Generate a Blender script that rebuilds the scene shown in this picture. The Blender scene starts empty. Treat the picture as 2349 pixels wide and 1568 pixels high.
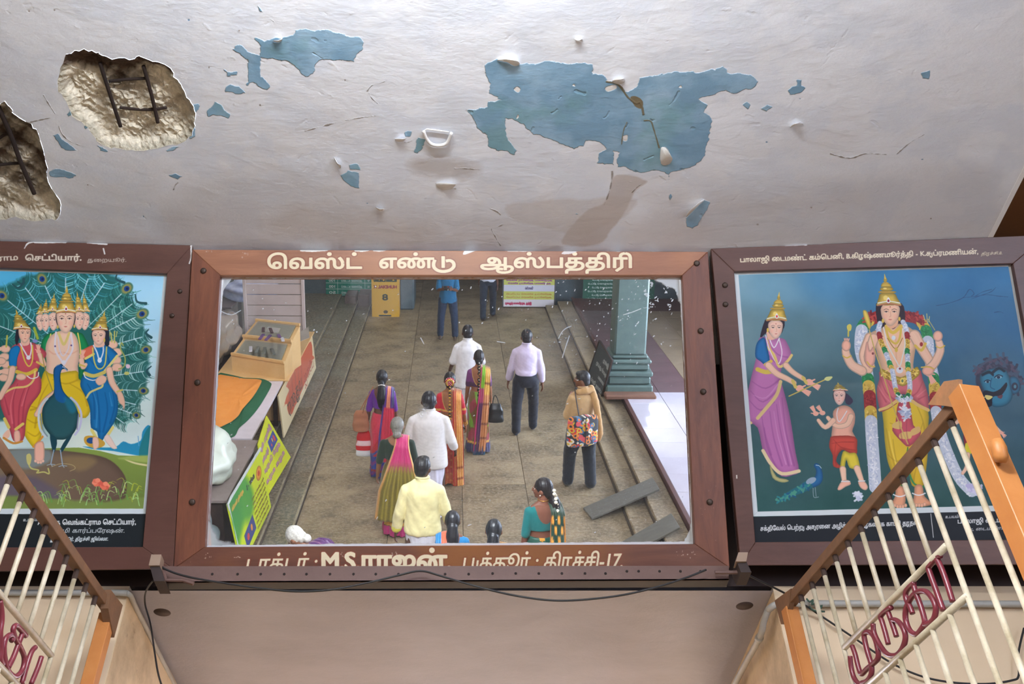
import bpy, bmesh, math, random
import numpy as np
from mathutils import Vector, Matrix, geometry
random.seed(7); RNG = np.random.default_rng(7)
SC = bpy.context.scene; COL = SC.collection
R = math.radians
# ------------------------------------------------------------------ camera
FOC, PX, PY = 2300.0, 1085.0, 784.0           # focal length and principal point for a 2349 x 1568 picture
PITCH = R(42.3); CAM = np.array([0, 0, 1.6])
cam = bpy.data.objects.new('camera', bpy.data.cameras.new('camera')); COL.objects.link(cam)
cam.location = CAM; cam.rotation_euler = (R(90) + PITCH, 0, 0)
cam.data.sensor_width = 36; cam.data.lens = 36 * FOC / 2349; cam.data.shift_x = (1174.5 - PX) / 2349
cam.data.clip_start = .05; cam.data.clip_end = 200
SC.camera = cam
SC.view_settings.view_transform = 'Standard'; SC.view_settings.look = 'None'
SC.view_settings.gamma = 1; SC.view_settings.use_curve_mapping = False
SC.view_settings.exposure = 0.42
# ------------------------------------------------------------------ world and light
W = bpy.data.worlds.new('daylight'); SC.world = W; W.use_nodes = True
W.node_tree.nodes['Background'].inputs[0].default_value = (.62, .72, .95, 1)
W.node_tree.nodes['Background'].inputs[1].default_value = 16.0
def area(name, loc, rot, sx, sy, power, col=(1, 1, 1), spread=180):
    l = bpy.data.lights.new(name, 'AREA'); l.shape = 'RECTANGLE'; l.size = sx; l.size_y = sy
    l.energy = power; l.color = col; l.spread = R(spread)
    o = bpy.data.objects.new(name, l); o.location = loc; o.rotation_euler = [R(a) for a in rot]; COL.objects.link(o); return o
area('window_daylight', (6.3, -7.5, 2.2), (0, 90, 0), 2.4, 7.0, 230, (.80, .88, 1))
TUBES = [  # x, y, z, rotation about z, power, colour, label: the tube lights of the hall
    (-.1, .22, 4.22, 0, 385, (.90, .95, 1), 'ceiling tube light nearest the mirror'), (-1.3, -2.2, 4.3, 90, 26, (1, .95, .88), 'ceiling tube light over the left side, second from the mirror'),
    (1.4, -3.4, 4.3, 90, 26, (1, .95, .88), 'ceiling tube light over the right side, third from the mirror'), (-.2, -6.4, 4.3, 90, 44, (1, .95, .88), 'ceiling tube light over the walking crowd'),
    (.3, -10.4, 4.3, 90, 48, (1, .96, .9), 'ceiling tube light over the middle of the stone walkway'), (0, -14.6, 4.3, 90, 60, (.95, .98, 1), 'ceiling tube light nearest the posters at the far end'),
    (-3.9, -6.5, 3.2, 90, 46, (1, .95, .9), 'tube light above the orange cloth stall'), (-3.9, -12.5, 3.2, 90, 40, (1, .98, .96), 'tube light by the pale folding shutter'),
    (.15, 5.5, 3.22, 0, 290, (.84, .88, 1), 'tube light inside the passage below the mirror'), (2.95, -.82, 3.0, 0, 10, (1, .96, .92), 'small tube light beside the right gate, reflected in the painting')]
# ------------------------------------------------------------------ pixels of the photograph to points of the place
fw = np.array([0, math.cos(PITCH), math.sin(PITCH)]); up = np.array([0, -math.sin(PITCH), math.cos(PITCH)]); rt = np.array([1., 0, 0])
def ray(x, y):
    d = fw * FOC + rt * (x - PX) - up * (y - PY); return d / np.linalg.norm(d)
def hit(x, y, p, n):
    d = ray(x, y); return CAM + d * np.dot(np.asarray(p) - CAM, n) / np.dot(d, n)
MT, MU = R(28.75), R(-.72)                     # tilt and slight turn of the mirror
MN = np.array([math.sin(MU) * math.cos(MT), math.cos(MU) * math.cos(MT), math.sin(MT)]); MP = CAM + 4.15 * MN
def refl(v): return v - 2 * np.dot(v, MN) * MN
def M(x, y, z=0.0):                            # the point of the hall at height z that the mirror shows at pixel (x, y)
    d = refl(ray(x, y)); s = hit(x, y, MP, MN); return s + d * (z - s[2]) / d[2]
def My(x, y, Y):                               # the same, on the upright plane y = Y
    d = refl(ray(x, y)); s = hit(x, y, MP, MN); return s + d * (Y - s[1]) / d[1]
def Mx(x, y, X):
    d = refl(ray(x, y)); s = hit(x, y, MP, MN); return s + d * (X - s[0]) / d[0]
def at_z(x, y, z): return hit(x, y, (0, 0, z), np.array([0, 0, 1.]))
def at_y(x, y, Y): return hit(x, y, (0, Y, 0), np.array([0, 1., 0]))
# ------------------------------------------------------------------ objects
def link(o, parent=None):
    COL.objects.link(o)
    if parent is not None: o.parent = parent
    return o
def tag(o, label=None, cat=None, group=None, kind=None):
    if label: o['label'] = label
    if cat: o['category'] = cat
    if group: o['group'] = group
    if kind: o['kind'] = kind
    return o
def empty(name, loc=(0, 0, 0), rz=0, parent=None):
    o = bpy.data.objects.new(name, None); o.location = Vector(loc); o.rotation_euler = (0, 0, rz); o.empty_display_size = .1
    return link(o, parent)
def build(name, bm, m, parent=None, smooth=False, auto=None):
    me = bpy.data.meshes.new(name)
    bmesh.ops.recalc_face_normals(bm, faces=bm.faces)
    bm.to_mesh(me); bm.free(); o = bpy.data.objects.new(name, me)
    if m: me.materials.append(m)
    if smooth: me.polygons.foreach_set('use_smooth', [True] * len(me.polygons))
    if auto: me.set_sharp_from_angle(angle=R(auto))
    return link(o, parent)
def bx(bm, c, s, rot=None, bev=0):
    mt = Matrix.Translation(Vector(c)) @ (rot.to_4x4() if rot is not None else Matrix()) @ Matrix.Diagonal((s[0], s[1], s[2], 1))
    r = bmesh.ops.create_cube(bm, size=1, matrix=mt)
    if bev: bmesh.ops.bevel(bm, geom=list({e for v in r['verts'] for e in v.link_edges}), offset=bev, segments=1, affect='EDGES')
    return bm
def bx2(bm, a, b, bev=0):
    return bx(bm, [(a[i] + b[i]) / 2 for i in range(3)], [abs(b[i] - a[i]) for i in range(3)], bev=bev)
def prism(bm, pts, d):                         # closed outline extruded by the vector d
    a = [bm.verts.new(Vector(p)) for p in pts]; b = [bm.verts.new(Vector(p) + Vector(d)) for p in pts]
    bm.faces.new(a); bm.faces.new(b[::-1]); n = len(a)
    for i in range(n): bm.faces.new((a[i], a[(i + 1) % n], b[(i + 1) % n], b[i]))
    return bm
def quad(bm, pts): bm.faces.new([bm.verts.new(Vector(p)) for p in pts]); return bm
def tube(bm, pts, r, seg=8, closed=False):
    P = [Vector(p) for p in pts]; n = len(P); rr = r if hasattr(r, '__len__') else [r] * n; rings = []; prev = None
    for i in range(n):
        t = (P[(i + 1) % n] - P[i - 1]) if closed else (P[min(i + 1, n - 1)] - P[max(i - 1, 0)])
        t.normalize()
        if prev is None: a = t.orthogonal().normalized()
        else:
            a = prev - t * prev.dot(t); a.normalize()
        prev = a; b = t.cross(a)
        rings.append([bm.verts.new(P[i] + (a * math.cos(k * 2 * math.pi / seg) + b * math.sin(k * 2 * math.pi / seg)) * rr[i]) for k in range(seg)])
    for i in range(n if closed else n - 1):
        A, B = rings[i], rings[(i + 1) % n]
        for k in range(seg): bm.faces.new((A[k], A[(k + 1) % seg], B[(k + 1) % seg], B[k]))
    if not closed:
        bm.faces.new(rings[0][::-1]); bm.faces.new(rings[-1])
    return bm
def lathe(bm, prof, c=(0, 0, 0), seg=20, mt=None):
    mt = mt or Matrix.Translation(Vector(c)); rings = []
    for r, z in prof: rings.append([bm.verts.new(mt @ Vector((r * math.cos(2 * math.pi * k / seg), r * math.sin(2 * math.pi * k / seg), z))) for k in range(seg)])
    for A, B in zip(rings, rings[1:]):
        for k in range(seg): bm.faces.new((A[k], A[(k + 1) % seg], B[(k + 1) % seg], B[k]))
    bm.faces.new(rings[0][::-1]); bm.faces.new(rings[-1]); return bm
def catmull(pts, n=6, closed=False):
    P = np.array(pts, float); L = len(P); out = []
    rng = range(L) if closed else range(L - 1)
    for i in rng:
        if closed: p0, p1, p2, p3 = P[i - 1], P[i], P[(i + 1) % L], P[(i + 2) % L]
        else: p0, p1, p2, p3 = P[max(i - 1, 0)], P[i], P[i + 1], P[min(i + 2, L - 1)]
        for k in range(n):
            t = k / n; out.append(.5 * ((2 * p1) + (p2 - p0) * t + (2 * p0 - 5 * p1 + 4 * p2 - p3) * t * t + (3 * p1 - p0 - 3 * p2 + p3) * t ** 3))
    if not closed: out.append(P[-1])
    return np.array(out)
BM = bmesh.new
# ------------------------------------------------------------------ materials
def lin(c):
    c = np.array(c[:3], float) / 255.0
    return tuple(np.where(c <= .04045, c / 12.92, ((c + .055) / 1.055) ** 2.4)) + (1.0,)
class N:                                       # short hand for node trees
    def __init__(s, name):
        s.m = bpy.data.materials.new(name); s.m.use_nodes = True; s.t = s.m.node_tree; s.b = s.t.nodes['Principled BSDF']; s.out = s.t.nodes['Material Output']
    def n(s, typ, **kw):
        o = s.t.nodes.new('ShaderNode' + typ)
        for k, v in kw.items():
            if k.startswith('i_'): o.inputs[k[2:].replace('_', ' ')].default_value = v
            else: setattr(o, k, v)
        return o
    def l(s, a, b): s.t.links.new(a, b)
    def ramp(s, fac, stops):
        r = s.n('ValToRGB'); e = r.color_ramp.elements
        while len(e) < len(stops): e.new(.5)
        for i, (p, c) in enumerate(stops): e[i].position = p; e[i].color = c if len(c) == 4 else tuple(c) + (1,)
        s.l(fac, r.inputs[0]); return r.outputs[0]
    def noise(s, scale, detail=4, rough=.6, vec=None, dist=0):
        o = s.n('TexNoise'); o.inputs['Scale'].default_value = scale; o.inputs['Detail'].default_value = detail; o.inputs['Roughness'].default_value = rough; o.inputs['Distortion'].default_value = dist
        if vec is not None: s.l(vec, o.inputs['Vector'])
        return o.outputs[0]
    def co(s, which='Object', scale=None):
        t = s.n('TexCoord').outputs[which]
        if scale:
            mp = s.n('Mapping'); mp.inputs['Scale'].default_value = scale; s.l(t, mp.inputs[0]); t = mp.outputs[0]
        return t
    def mix(s, fac, a, b, mode='MIX'):
        o = s.n('Mix'); o.data_type = 'RGBA'; o.blend_type = mode
        for v, k in ((fac, 0), (a, 6), (b, 7)):
            if isinstance(v, (int, float)): o.inputs[k].default_value = v
            elif isinstance(v, tuple): o.inputs[k].default_value = v
            else: s.l(v, o.inputs[k])
        return o.outputs[2]
    def bump(s, h, strength=.3, dist=.01, prev=None):
        o = s.n('Bump'); o.inputs['Strength'].default_value = strength; o.inputs['Distance'].default_value = dist; s.l(h, o.inputs['Height'])
        if prev is not None: s.l(prev, o.inputs['Normal'])
        s.l(o.outputs[0], s.b.inputs['Normal']); return o.outputs[0]
def mat(name, c, rough=.6, metal=0, c2=None, scale=8, amt=.5, bump=0, bscale=60, bdist=.004, stretch=None, spec=.5):
    k = N(name); k.b.inputs['Roughness'].default_value = rough; k.b.inputs['Metallic'].default_value = metal; k.b.inputs['Specular IOR Level'].default_value = spec
    a = lin(c); co = k.co('Object', stretch)
    if c2 is not None:
        f = k.ramp(k.noise(scale, 6, .65, co), [(.5 - amt / 2, (0, 0, 0)), (.5 + amt / 2, (1, 1, 1))]); k.l(k.mix(f, a, lin(c2)), k.b.inputs['Base Color'])
    else:
        f = k.noise(scale, 5, .6, co); k.l(k.mix(f, tuple(v * .88 for v in a[:3]) + (1,), tuple(min(1, v * 1.1) for v in a[:3]) + (1,)), k.b.inputs['Base Color'])
    if bump: k.bump(k.noise(bscale, 5, .6, co), bump, bdist)
    return k.m
# ------------------------------------------------------------------ a small painter: flat prints, lettering and stains are painted on canvases
def vnoise(h, w, cells, octaves=4, seed=1):
    g = np.random.default_rng(seed); out = np.zeros((h, w), np.float32); amp = 1; tot = 0
    for o in range(octaves):
        n = max(2, int(cells * 2 ** o)); ch = n + 2; cw = max(2, int(n * w / h)) + 2; a = g.random((ch, cw)).astype(np.float32)
        y = np.linspace(0, ch - 1.001, h); x = np.linspace(0, cw - 1.001, w); yi = y.astype(int); xi = x.astype(int)
        fy = (y - yi)[:, None]; fx = (x - xi)[None]; fy = fy * fy * (3 - 2 * fy); fx = fx * fx * (3 - 2 * fx)
        A = a[yi]; B = a[np.minimum(yi + 1, ch - 1)]; x2 = np.minimum(xi + 1, cw - 1)
        out += amp * ((A[:, xi] * (1 - fx) + A[:, x2] * fx) * (1 - fy) + (B[:, xi] * (1 - fx) + B[:, x2] * fx) * fy); tot += amp; amp *= .55
    return (out / tot).astype(np.float32)
class Canvas:
    def __init__(s, u0, v0, u1, v1, res, bg=(255, 255, 255), alpha=1.0, fmap=None):
        s.u0, s.v0, s.u1, s.v1, s.res = u0, v0, u1, v1, res
        s.W = int((u1 - u0) / res); s.H = int((v1 - v0) / res); s.a = np.empty((s.H, s.W, 4), np.float32); s.a[..., :3] = np.array(bg) / 255.; s.a[..., 3] = alpha
        s.fmap = fmap; s.T = (0, 0, 1); s.nz = None; s.jit = 0
    def P(s, pts):
        ox, oy, k = s.T; out = []
        for p in pts:
            x, y = ox + p[0] * k, oy + p[1] * k
            if s.fmap: x, y = s.fmap(x, y)
            out.append(((x - s.u0) / s.res, (y - s.v0) / s.res))
        return np.array(out, np.float32)
    def blend(s, x0, y0, cov, col):
        h, w = cov.shape; t = s.a[y0:y0 + h, x0:x0 + w]
        c = col if isinstance(col, np.ndarray) and col.ndim == 3 else np.array(col, np.float32)[None, None, :3] / 255.
        t[..., :3] += (c - t[..., :3]) * cov[..., None]; t[..., 3] = np.maximum(t[..., 3], cov)
    def grid(s, P, pad):
        x0 = max(0, int(P[:, 0].min() - pad)); x1 = min(s.W, int(P[:, 0].max() + pad) + 2); y0 = max(0, int(P[:, 1].min() - pad)); y1 = min(s.H, int(P[:, 1].max() + pad) + 2)
        if x1 <= x0 or y1 <= y0: return None
        return x0, y0, np.arange(x0, x1, dtype=np.float32)[None, :] + .5, np.arange(y0, y1, dtype=np.float32)[:, None] + .5
    def poly(s, pts, col, smooth=True, soft=.7, alpha=1., rim=None, shade=None, grad=None, rag=0, n=3, light=None):
        P = s.P(pts)
        if smooth and len(P) > 2: P = catmull(P, n, True).astype(np.float32)
        g = s.grid(P, 2 + soft + rag)
        if g is None: return
        x0, y0, X, Y = g; ins = np.zeros((Y.shape[0], X.shape[1]), bool); d2 = np.full(ins.shape, 1e9, np.float32); Q = np.roll(P, -1, 0)
        for (ax, ay), (bx_, by) in zip(P, Q):
            ex, ey = bx_ - ax, by - ay; L = ex * ex + ey * ey
            if L < 1e-9: continue
            t = np.clip(((X - ax) * ex + (Y - ay) * ey) / L, 0, 1); dx = X - ax - t * ex; dy = Y - ay - t * ey; np.minimum(d2, dx * dx + dy * dy, out=d2)
            c = (ay > Y) != (by > Y)
            if c.any(): ins ^= c & (X < (ex * (Y - ay) / (ey if abs(ey) > 1e-9 else 1e-9) + ax))
        d = np.sqrt(d2); sd = np.where(ins, d, -d)
        if rag:
            if s.nz is None: s.nz = vnoise(s.H, s.W, 46, 5, 5) - .5
            sd = sd + rag * 2.6 * s.nz[y0:y0 + ins.shape[0], x0:x0 + ins.shape[1]]
        cov = np.clip(sd / max(soft, .3) + .5, 0, 1) * alpha
        c = np.broadcast_to(np.array(col, np.float32)[:3] / 255., ins.shape + (3,)).copy()
        if grad:
            (g0, g1, c2) = grad; G = s.P([g0, g1]); e = G[1] - G[0]; t = np.clip(((X - G[0][0]) * e[0] + (Y - G[0][1]) * e[1]) / (e @ e), 0, 1)[..., None]
            c = c * (1 - t) + np.array(c2, np.float32) / 255. * t
        if shade:                              # brush modelling: darker towards the outline
            k, w = shade; w = w / s.res * .0018; t = np.clip(d / max(w, .5), 0, 1); c *= (1 - k * (1 - t) ** 1.5)[..., None]
        if rim:
            rc, w = rim; w = w / s.res * .0018; t = np.clip((w - sd) / .8 + .5, 0, 1)[..., None]; c = c * (1 - t) + np.array(rc, np.float32) / 255. * t
        s.blend(x0, y0, cov, c)
    def ell(s, x, y, rx, ry, col, ang=0, **kw):
        a = R(ang); pts = [(x + rx * math.cos(t) * math.cos(a) - ry * math.sin(t) * math.sin(a), y + rx * math.cos(t) * math.sin(a) + ry * math.sin(t) * math.cos(a)) for t in np.linspace(0, 2 * math.pi, 13)[:-1]]
        s.poly(pts, col, **kw)
    def line(s, pts, w, col, alpha=1., smooth=True, taper=(1, 1), soft=.8, n=4, rag=0):
        P = s.P(pts); k = s.T[2] * .0018 / s.res * .98
        if smooth and len(P) > 2: P = catmull(P, n).astype(np.float32)
        W = np.linspace(taper[0], taper[1], len(P)) * w * k / 2
        g = s.grid(P, W.max() + 2 + rag)
        if g is None: return
        x0, y0, X, Y = g; sd = np.full((Y.shape[0], X.shape[1]), -1e9, np.float32)
        for i in range(len(P) - 1):
            (ax, ay), (bx_, by) = P[i], P[i + 1]; ex, ey = bx_ - ax, by - ay; L = max(ex * ex + ey * ey, 1e-6)
            t = np.clip(((X - ax) * ex + (Y - ay) * ey) / L, 0, 1); dx = X - ax - t * ex; dy = Y - ay - t * ey
            np.maximum(sd, W[i] + (W[i + 1] - W[i]) * t - np.sqrt(dx * dx + dy * dy), out=sd)
        if rag:
            if s.nz is None: s.nz = vnoise(s.H, s.W, 46, 5, 5) - .5
            sd = sd + rag * 2.6 * s.nz[y0:y0 + sd.shape[0], x0:x0 + sd.shape[1]]
        s.blend(x0, y0, np.clip(sd / soft + .5, 0, 1) * alpha, col)
    def dabs(s, pts, spread, r, cols, n, seed=3, alpha=.9):          # loose dabs along a path
        g = random.Random(seed); P = catmull(pts, 8)
        for i in range(n):
            p = P[g.randrange(len(P))]; a = g.uniform(0, 6.28); q = g.uniform(0, spread); x, y = p[0] + q * math.cos(a), p[1] + q * math.sin(a); L = r * g.uniform(.6, 1.5); b = g.uniform(0, 6.28)
            s.line([(x, y), (x + L * math.cos(b), y + L * math.sin(b))], r * .8, g.choice(cols), alpha=alpha, smooth=False)
    def text(s, string, a, b, h, col, bold=0, shear=0, alpha=1., halo=None, fit=True, clipv=None):
        items, adv = layout(string); (ax, ay), (bx_, by) = a, b; L = math.hypot(bx_ - ax, by - ay); ux, uy = (bx_ - ax) / L, (by - ay) / L; kx = L / adv if fit else h
        for ps in ((halo, 1), (col, 0)) if halo else ((col, 0),):
            for off, contours in items:
                C = []
                for c in contours:
                    q = [(ax + ux * ((x + off + shear * y) * kx) + uy * (y * h), ay + uy * ((x + off + shear * y) * kx) - ux * (y * h)) for x, y in c]; C.append(s.P(q))
                s.glyph(C, ps[0], bold + (halo_w if ps[1] else 0), alpha)
    def glyph(s, C, col, bold, alpha):
        A = np.concatenate(C); g = s.grid(A, 3 + bold)
        if g is None: return
        x0, y0, X, Y = g; wn = np.zeros((Y.shape[0], X.shape[1]), np.int16); d2 = np.full(wn.shape, 1e9, np.float32)
        for P in C:
            for (ax, ay), (bx_, by) in zip(P, np.roll(P, -1, 0)):
                ex, ey = bx_ - ax, by - ay; Lq = ex * ex + ey * ey
                if Lq < 1e-9: continue
                t = np.clip(((X - ax) * ex + (Y - ay) * ey) / Lq, 0, 1); dx = X - ax - t * ex; dy = Y - ay - t * ey; np.minimum(d2, dx * dx + dy * dy, out=d2)
                if abs(ey) > 1e-9:
                    cr = X < (ex * (Y - ay) / ey + ax); wn += ((ay <= Y) & (by > Y) & cr).astype(np.int16); wn -= ((ay > Y) & (by <= Y) & cr).astype(np.int16)
        sd = np.where(wn != 0, 1, -1) * np.sqrt(d2) + bold
        s.blend(x0, y0, np.clip(sd / .8 + .5, 0, 1) * alpha, col)
    def image(s, name, data=False):
        im = bpy.data.images.new(name, s.W, s.H, alpha=True, float_buffer=False)
        if data: im.colorspace_settings.name = 'Non-Color'
        im.pixels.foreach_set(np.clip(s.a, 0, 1).ravel()); im.update(); im.pack(); return im
halo_w = 2.0
# lettering: outlines of the letters come from Blender's own type; Tamil vowel signs are put in writing order and joined letters are drawn here
_G = {}
def outline(ch):
    if ch in _G: return _G[ch]
    cu = bpy.data.curves.new('glyph', 'FONT'); cu.fill_mode = 'NONE'; cu.resolution_u = 3; cu.body = ch + '.'
    o = bpy.data.objects.new('glyph', cu); COL.objects.link(o); dg = bpy.context.evaluated_depsgraph_get(); dg.update()
    me = bpy.data.meshes.new_from_object(o.evaluated_get(dg)); V = [(v.co.x, v.co.y) for v in me.vertices]; nb = {}
    for e in me.edges: nb.setdefault(e.vertices[0], []).append(e.vertices[1]); nb.setdefault(e.vertices[1], []).append(e.vertices[0])
    seen = set(); cont = []
    for i in range(len(V)):
        if i in seen: continue
        st = [i]; comp = []
        while st:
            k = st.pop()
            if k in seen: continue
            seen.add(k); comp.append(k); st += nb.get(k, [])
        comp.sort(); cont.append([V[k] for k in comp])
    COL.objects.unlink(o); bpy.data.objects.remove(o); bpy.data.curves.remove(cu); bpy.data.meshes.remove(me)
    dot = cont.pop() if len(cont) > 0 else [(0, 0)]
    adv = min(p[0] for p in dot) - .07
    _G[ch] = (cont, adv); return _G[ch]
PRE = 'ெேை'; JOIN = {}
def stroke(pts, w):                            # a pen stroke as one closed outline
    P = catmull(pts, 5); t = np.gradient(P, axis=0); t /= np.linalg.norm(t, axis=1)[:, None] + 1e-9; nrm = np.stack([-t[:, 1], t[:, 0]], 1) * w / 2
    L = P + nrm; Q = (P - nrm)[::-1]; c = np.concatenate([L, Q]); return [tuple(p) for p in c]
def joined(base):                              # consonant with the sign for u drawn as a loop under it
    c, adv = outline(base); w = .085
    if base == 'ட': return [stroke([(.05, .42), (.0, .22), (.03, .0), (.2, -.17), (.45, -.22), (.72, -.14), (.88, .06), (.86, .28), (.72, .40), (.56, .38)], .1), stroke([(.42, .62), (.42, .3), (.42, .02)], .1)], 1.0
    if base in 'டமழ': pts = [(.10, .0), (-.02, -.08), (.06, -.24), (.36, -.28), (adv + .02, -.14), (adv + .03, .18), (adv - .1, .32)]
    elif base in 'ரகத': pts = [(adv * .72, .1), (adv * .9, -.05), (adv * .62, -.24), (.16, -.22), (.02, -.05)]
    else: pts = [(adv - .1, .02), (adv - .08, -.18), (adv + .06, -.24), (adv + .16, -.1), (adv + .16, .42)]
    far = max(p[0] for p in pts); return c + [stroke(pts, w)], max(adv, far + .12)
def layout(string):
    seq = []; i = 0; S = []
    for ch in string.replace('ொ', 'ெ\u0001').replace('ோ', 'ே\u0001'):
        if ch in PRE and S: S.insert(len(S) - 1, ch)
        elif ch == '\u0001': S.append('ா')
        else: S.append(ch)
    x = 0; items = []
    while i < len(S):
        ch = S[i]
        if ch == ' ': x += .32; i += 1; continue
        if i + 1 < len(S) and S[i + 1] == 'ு': c, adv = joined(ch); i += 1
        else: c, adv = outline(ch)
        if ch == '்' and items:
            pc = [p for k in items[-1][1] for p in k]; cx = (min(p[0] for p in pc) + max(p[0] for p in pc)) / 2 + items[-1][0]; top = max(p[1] for p in pc)
            a = np.linspace(0, 2 * math.pi, 11)[:-1]; items.append((0, [[(cx + .075 * math.cos(t), max(.78, top + .1) + .075 * math.sin(t)) for t in a]])); i += 1; continue
        items.append((x, c)); x += adv; i += 1
    return [(o, c) for o, c in items if c and len(c[0]) > 2], x
class Board:                                   # a flat panel: point, normal, axes; converts pixels to metres on the panel
    def __init__(s, p, n, uax=None):
        s.p = np.array(p, float); s.n = np.array(n, float) / np.linalg.norm(n)
        u = np.array(uax, float) if uax is not None else np.cross([0, 0, 1.], -s.n); u -= np.dot(u, s.n) * s.n; s.u = u / np.linalg.norm(u); s.v = np.cross(s.n, s.u) * 1.0
        if s.v[2] < 0: s.v = -s.v
    def uv(s, x, y): q = hit(x, y, s.p, s.n) - s.p; return float(q @ s.u), float(q @ s.v)
    def w(s, u, v, d=0): return s.p + s.u * u + s.v * v - s.n * d    # d metres towards the viewer
def paint_mat(name, im, rough=.5, bump=0, spec=.5, coat=0):
    k = N(name); t = k.n('TexImage'); t.image = im; t.interpolation = 'Linear'; t.extension = 'EXTEND'
    uvn = k.n('UVMap'); uvn.uv_map = 'UVMap'; k.l(uvn.outputs[0], t.inputs[0]); k.l(t.outputs[0], k.b.inputs['Base Color']); k.b.inputs['Roughness'].default_value = rough
    k.b.inputs['Specular IOR Level'].default_value = spec; k.b.inputs['Coat Weight'].default_value = coat
    if bump: k.bump(k.noise(120, 4, .6, k.co('Object')), bump, .002)
    return k.m
def uvs(o, f):                                 # UVs from a function of the local point
    me = o.data; uvl = me.uv_layers.new(name='UVMap') if not me.uv_layers else me.uv_layers[0]
    for lp in me.loops: uvl.data[lp.index].uv = f(me.vertices[lp.vertex_index].co)
# ================================================================== THE SETTING
ZC = 4.836; WY = 3.72; ZS = 3.61; XL, XR = -1.41, 1.23     # ceiling height, front wall, soffit height, sides of the passage
def sc_pts(pts, k=.357, ox=0, oy=0): return [(ox + x * k, oy + y * k) for x, y in pts]
HOLES = [sc_pts([(370,520),(400,400),(450,340),(540,320),(620,335),(660,355),(760,378),(860,372),(910,365),(980,392),(1090,430),(1120,490),(1160,540),(1200,620),(1245,680),(1250,760),(1240,840),(1190,905),(1100,930),(960,965),(850,970),(740,950),(650,930),(590,860),(540,800),(470,740),(430,650),(380,590)]),
         sc_pts([(0,660),(60,690),(110,750),(200,800),(240,860),(280,1000),(300,1080),(320,1170),(380,1290),(385,1350),(370,1410),(300,1405),(200,1420),(100,1395),(0,1405),(-150,1350),(-220,1100),(-150,800)])]
BLUE = [
 [(530,112),(550,104),(571,118),(593,123),(596,104),(586,89),(607,94),(636,89),(661,84),(675,84),(679,71),(700,65),(721,70),(743,68),(761,71),(782,77),(804,84),(825,84),(837,95),(832,111),(818,123),(812,141),(796,139),(786,136),(768,137),(750,134),(734,141),(721,157),(711,171),(704,175),(693,171),(675,150),(661,141),(636,137),(600,134),(595,150),(600,175),(620,195),(614,209),(600,204),(579,189),(568,193),(568,168),(571,143),(557,129),(536,118)],
 [(1109,150),(1118,141),(1139,135),(1164,141),(1182,150),(1200,145),(1229,145),(1261,139),(1289,145),(1307,146),(1332,145),(1357,148),(1362,168),(1380,171),(1392,187),(1413,186),(1422,202),(1435,208),(1453,205),(1464,196),(1465,178),(1490,172),(1514,172),(1533,167),(1569,166),(1606,166),(1637,158),(1658,152),(1670,164),(1692,170),(1722,169),(1738,186),(1725,201),(1704,205),(1682,213),(1655,208),(1630,218),(1606,227),(1621,242),(1615,257),(1630,267),(1633,291),(1624,319),(1615,343),(1618,358),(1594,380),(1560,390),(1539,395),(1535,413),(1526,395),(1496,389),(1471,395),(1447,389),(1428,383),(1416,383),(1415,367),(1422,349),(1407,346),(1408,377),(1386,377),(1373,371),(1375,352),(1392,343),(1389,334),(1367,325),(1343,320),(1337,334),(1318,341),(1300,334),(1286,330),(1254,318),(1225,307),(1200,286),(1175,273),(1161,271),(1159,296),(1164,321),(1184,345),(1179,353),(1157,345),(1143,346),(1121,332),(1116,311),(1093,293),(1087,271),(1075,254),(1096,250),(1120,246),(1121,234),(1139,232),(1150,229),(1139,221),(1125,214),(1125,200),(1118,179)],
 [(515,160),(530,164),(545,163),(543,172),(522,174)], [(517,198),(530,194),(548,198),(562,212),(540,214),(518,208)],
 [(472,252),(484,247),(493,233),(508,238),(513,252),(526,262),(524,272),(508,266),(490,263),(478,268)], [(112,393),(130,386),(148,388),(174,401),(160,410),(148,405),(128,406),(114,404)],
 [(388,402),(402,398),(420,404),(408,409)], [(122,310),(134,302),(143,318),(160,332),(176,345),(150,344),(140,338)], [(152,262),(160,252),(166,262),(156,270)], [(192,282),(199,278),(202,290),(196,294)],
 [(430,242),(455,240),(455,250),(444,262),(434,256)], [(436,310),(446,296),(446,312),(436,316)], [(380,344),(400,334),(410,336),(396,346),(384,348)], [(222,332),(236,336),(244,346),(230,346)],
 [(783,402),(800,392),(822,396),(823,430),(806,428),(792,418)], [(801,378),(812,373),(824,376),(827,390),(804,388)], [(947,349),(960,316),(974,320),(966,344),(958,352)], [(930,304),(936,299),(943,301),(940,311),(931,312)],
 [(1808,207),(1818,198),(1828,196),(1828,184),(1838,184),(1840,196),(1850,201),(1836,212),(1822,216),(1812,216)], [(2115,168),(2124,166),(2134,160),(2130,181),(2117,179)], [(1703,240),(1713,233),(1723,240),(1716,250)], [(1744,249),(1760,240),(1771,245),(1758,256)],
 [(1574,500),(1586,485),(1601,470),(1616,459),(1627,464),(1622,480),(1610,497),(1600,515),(1588,523),(1575,519)], [(1316,491),(1322,488),(1328,491)], [(1538,442),(1541,450),(1537,462),(1535,455)], [(592,14),(604,28),(598,26)]]
cv = Canvas(-2.25, 1.68, 2.24, 3.0, .0019, (229, 231, 237), 1, lambda x, y: tuple(at_z(x, y, ZC)[:2]))
n1 = vnoise(cv.H, cv.W, 3, 5, 11); n2 = vnoise(cv.H, cv.W, 10, 5, 12)
vv = np.linspace(0, 1, cv.H, dtype=np.float32)[:, None]
dirt = np.clip((n1 - .38) * 1.5, 0, 1) * (.12 + .55 * np.clip((vv - .30) * 1.6, 0, 1)); cv.a[..., :3] += (np.array([168, 157, 151], np.float32) / 255 - cv.a[..., :3]) * (np.clip(dirt, 0, 1) * .75)[..., None]
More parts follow.
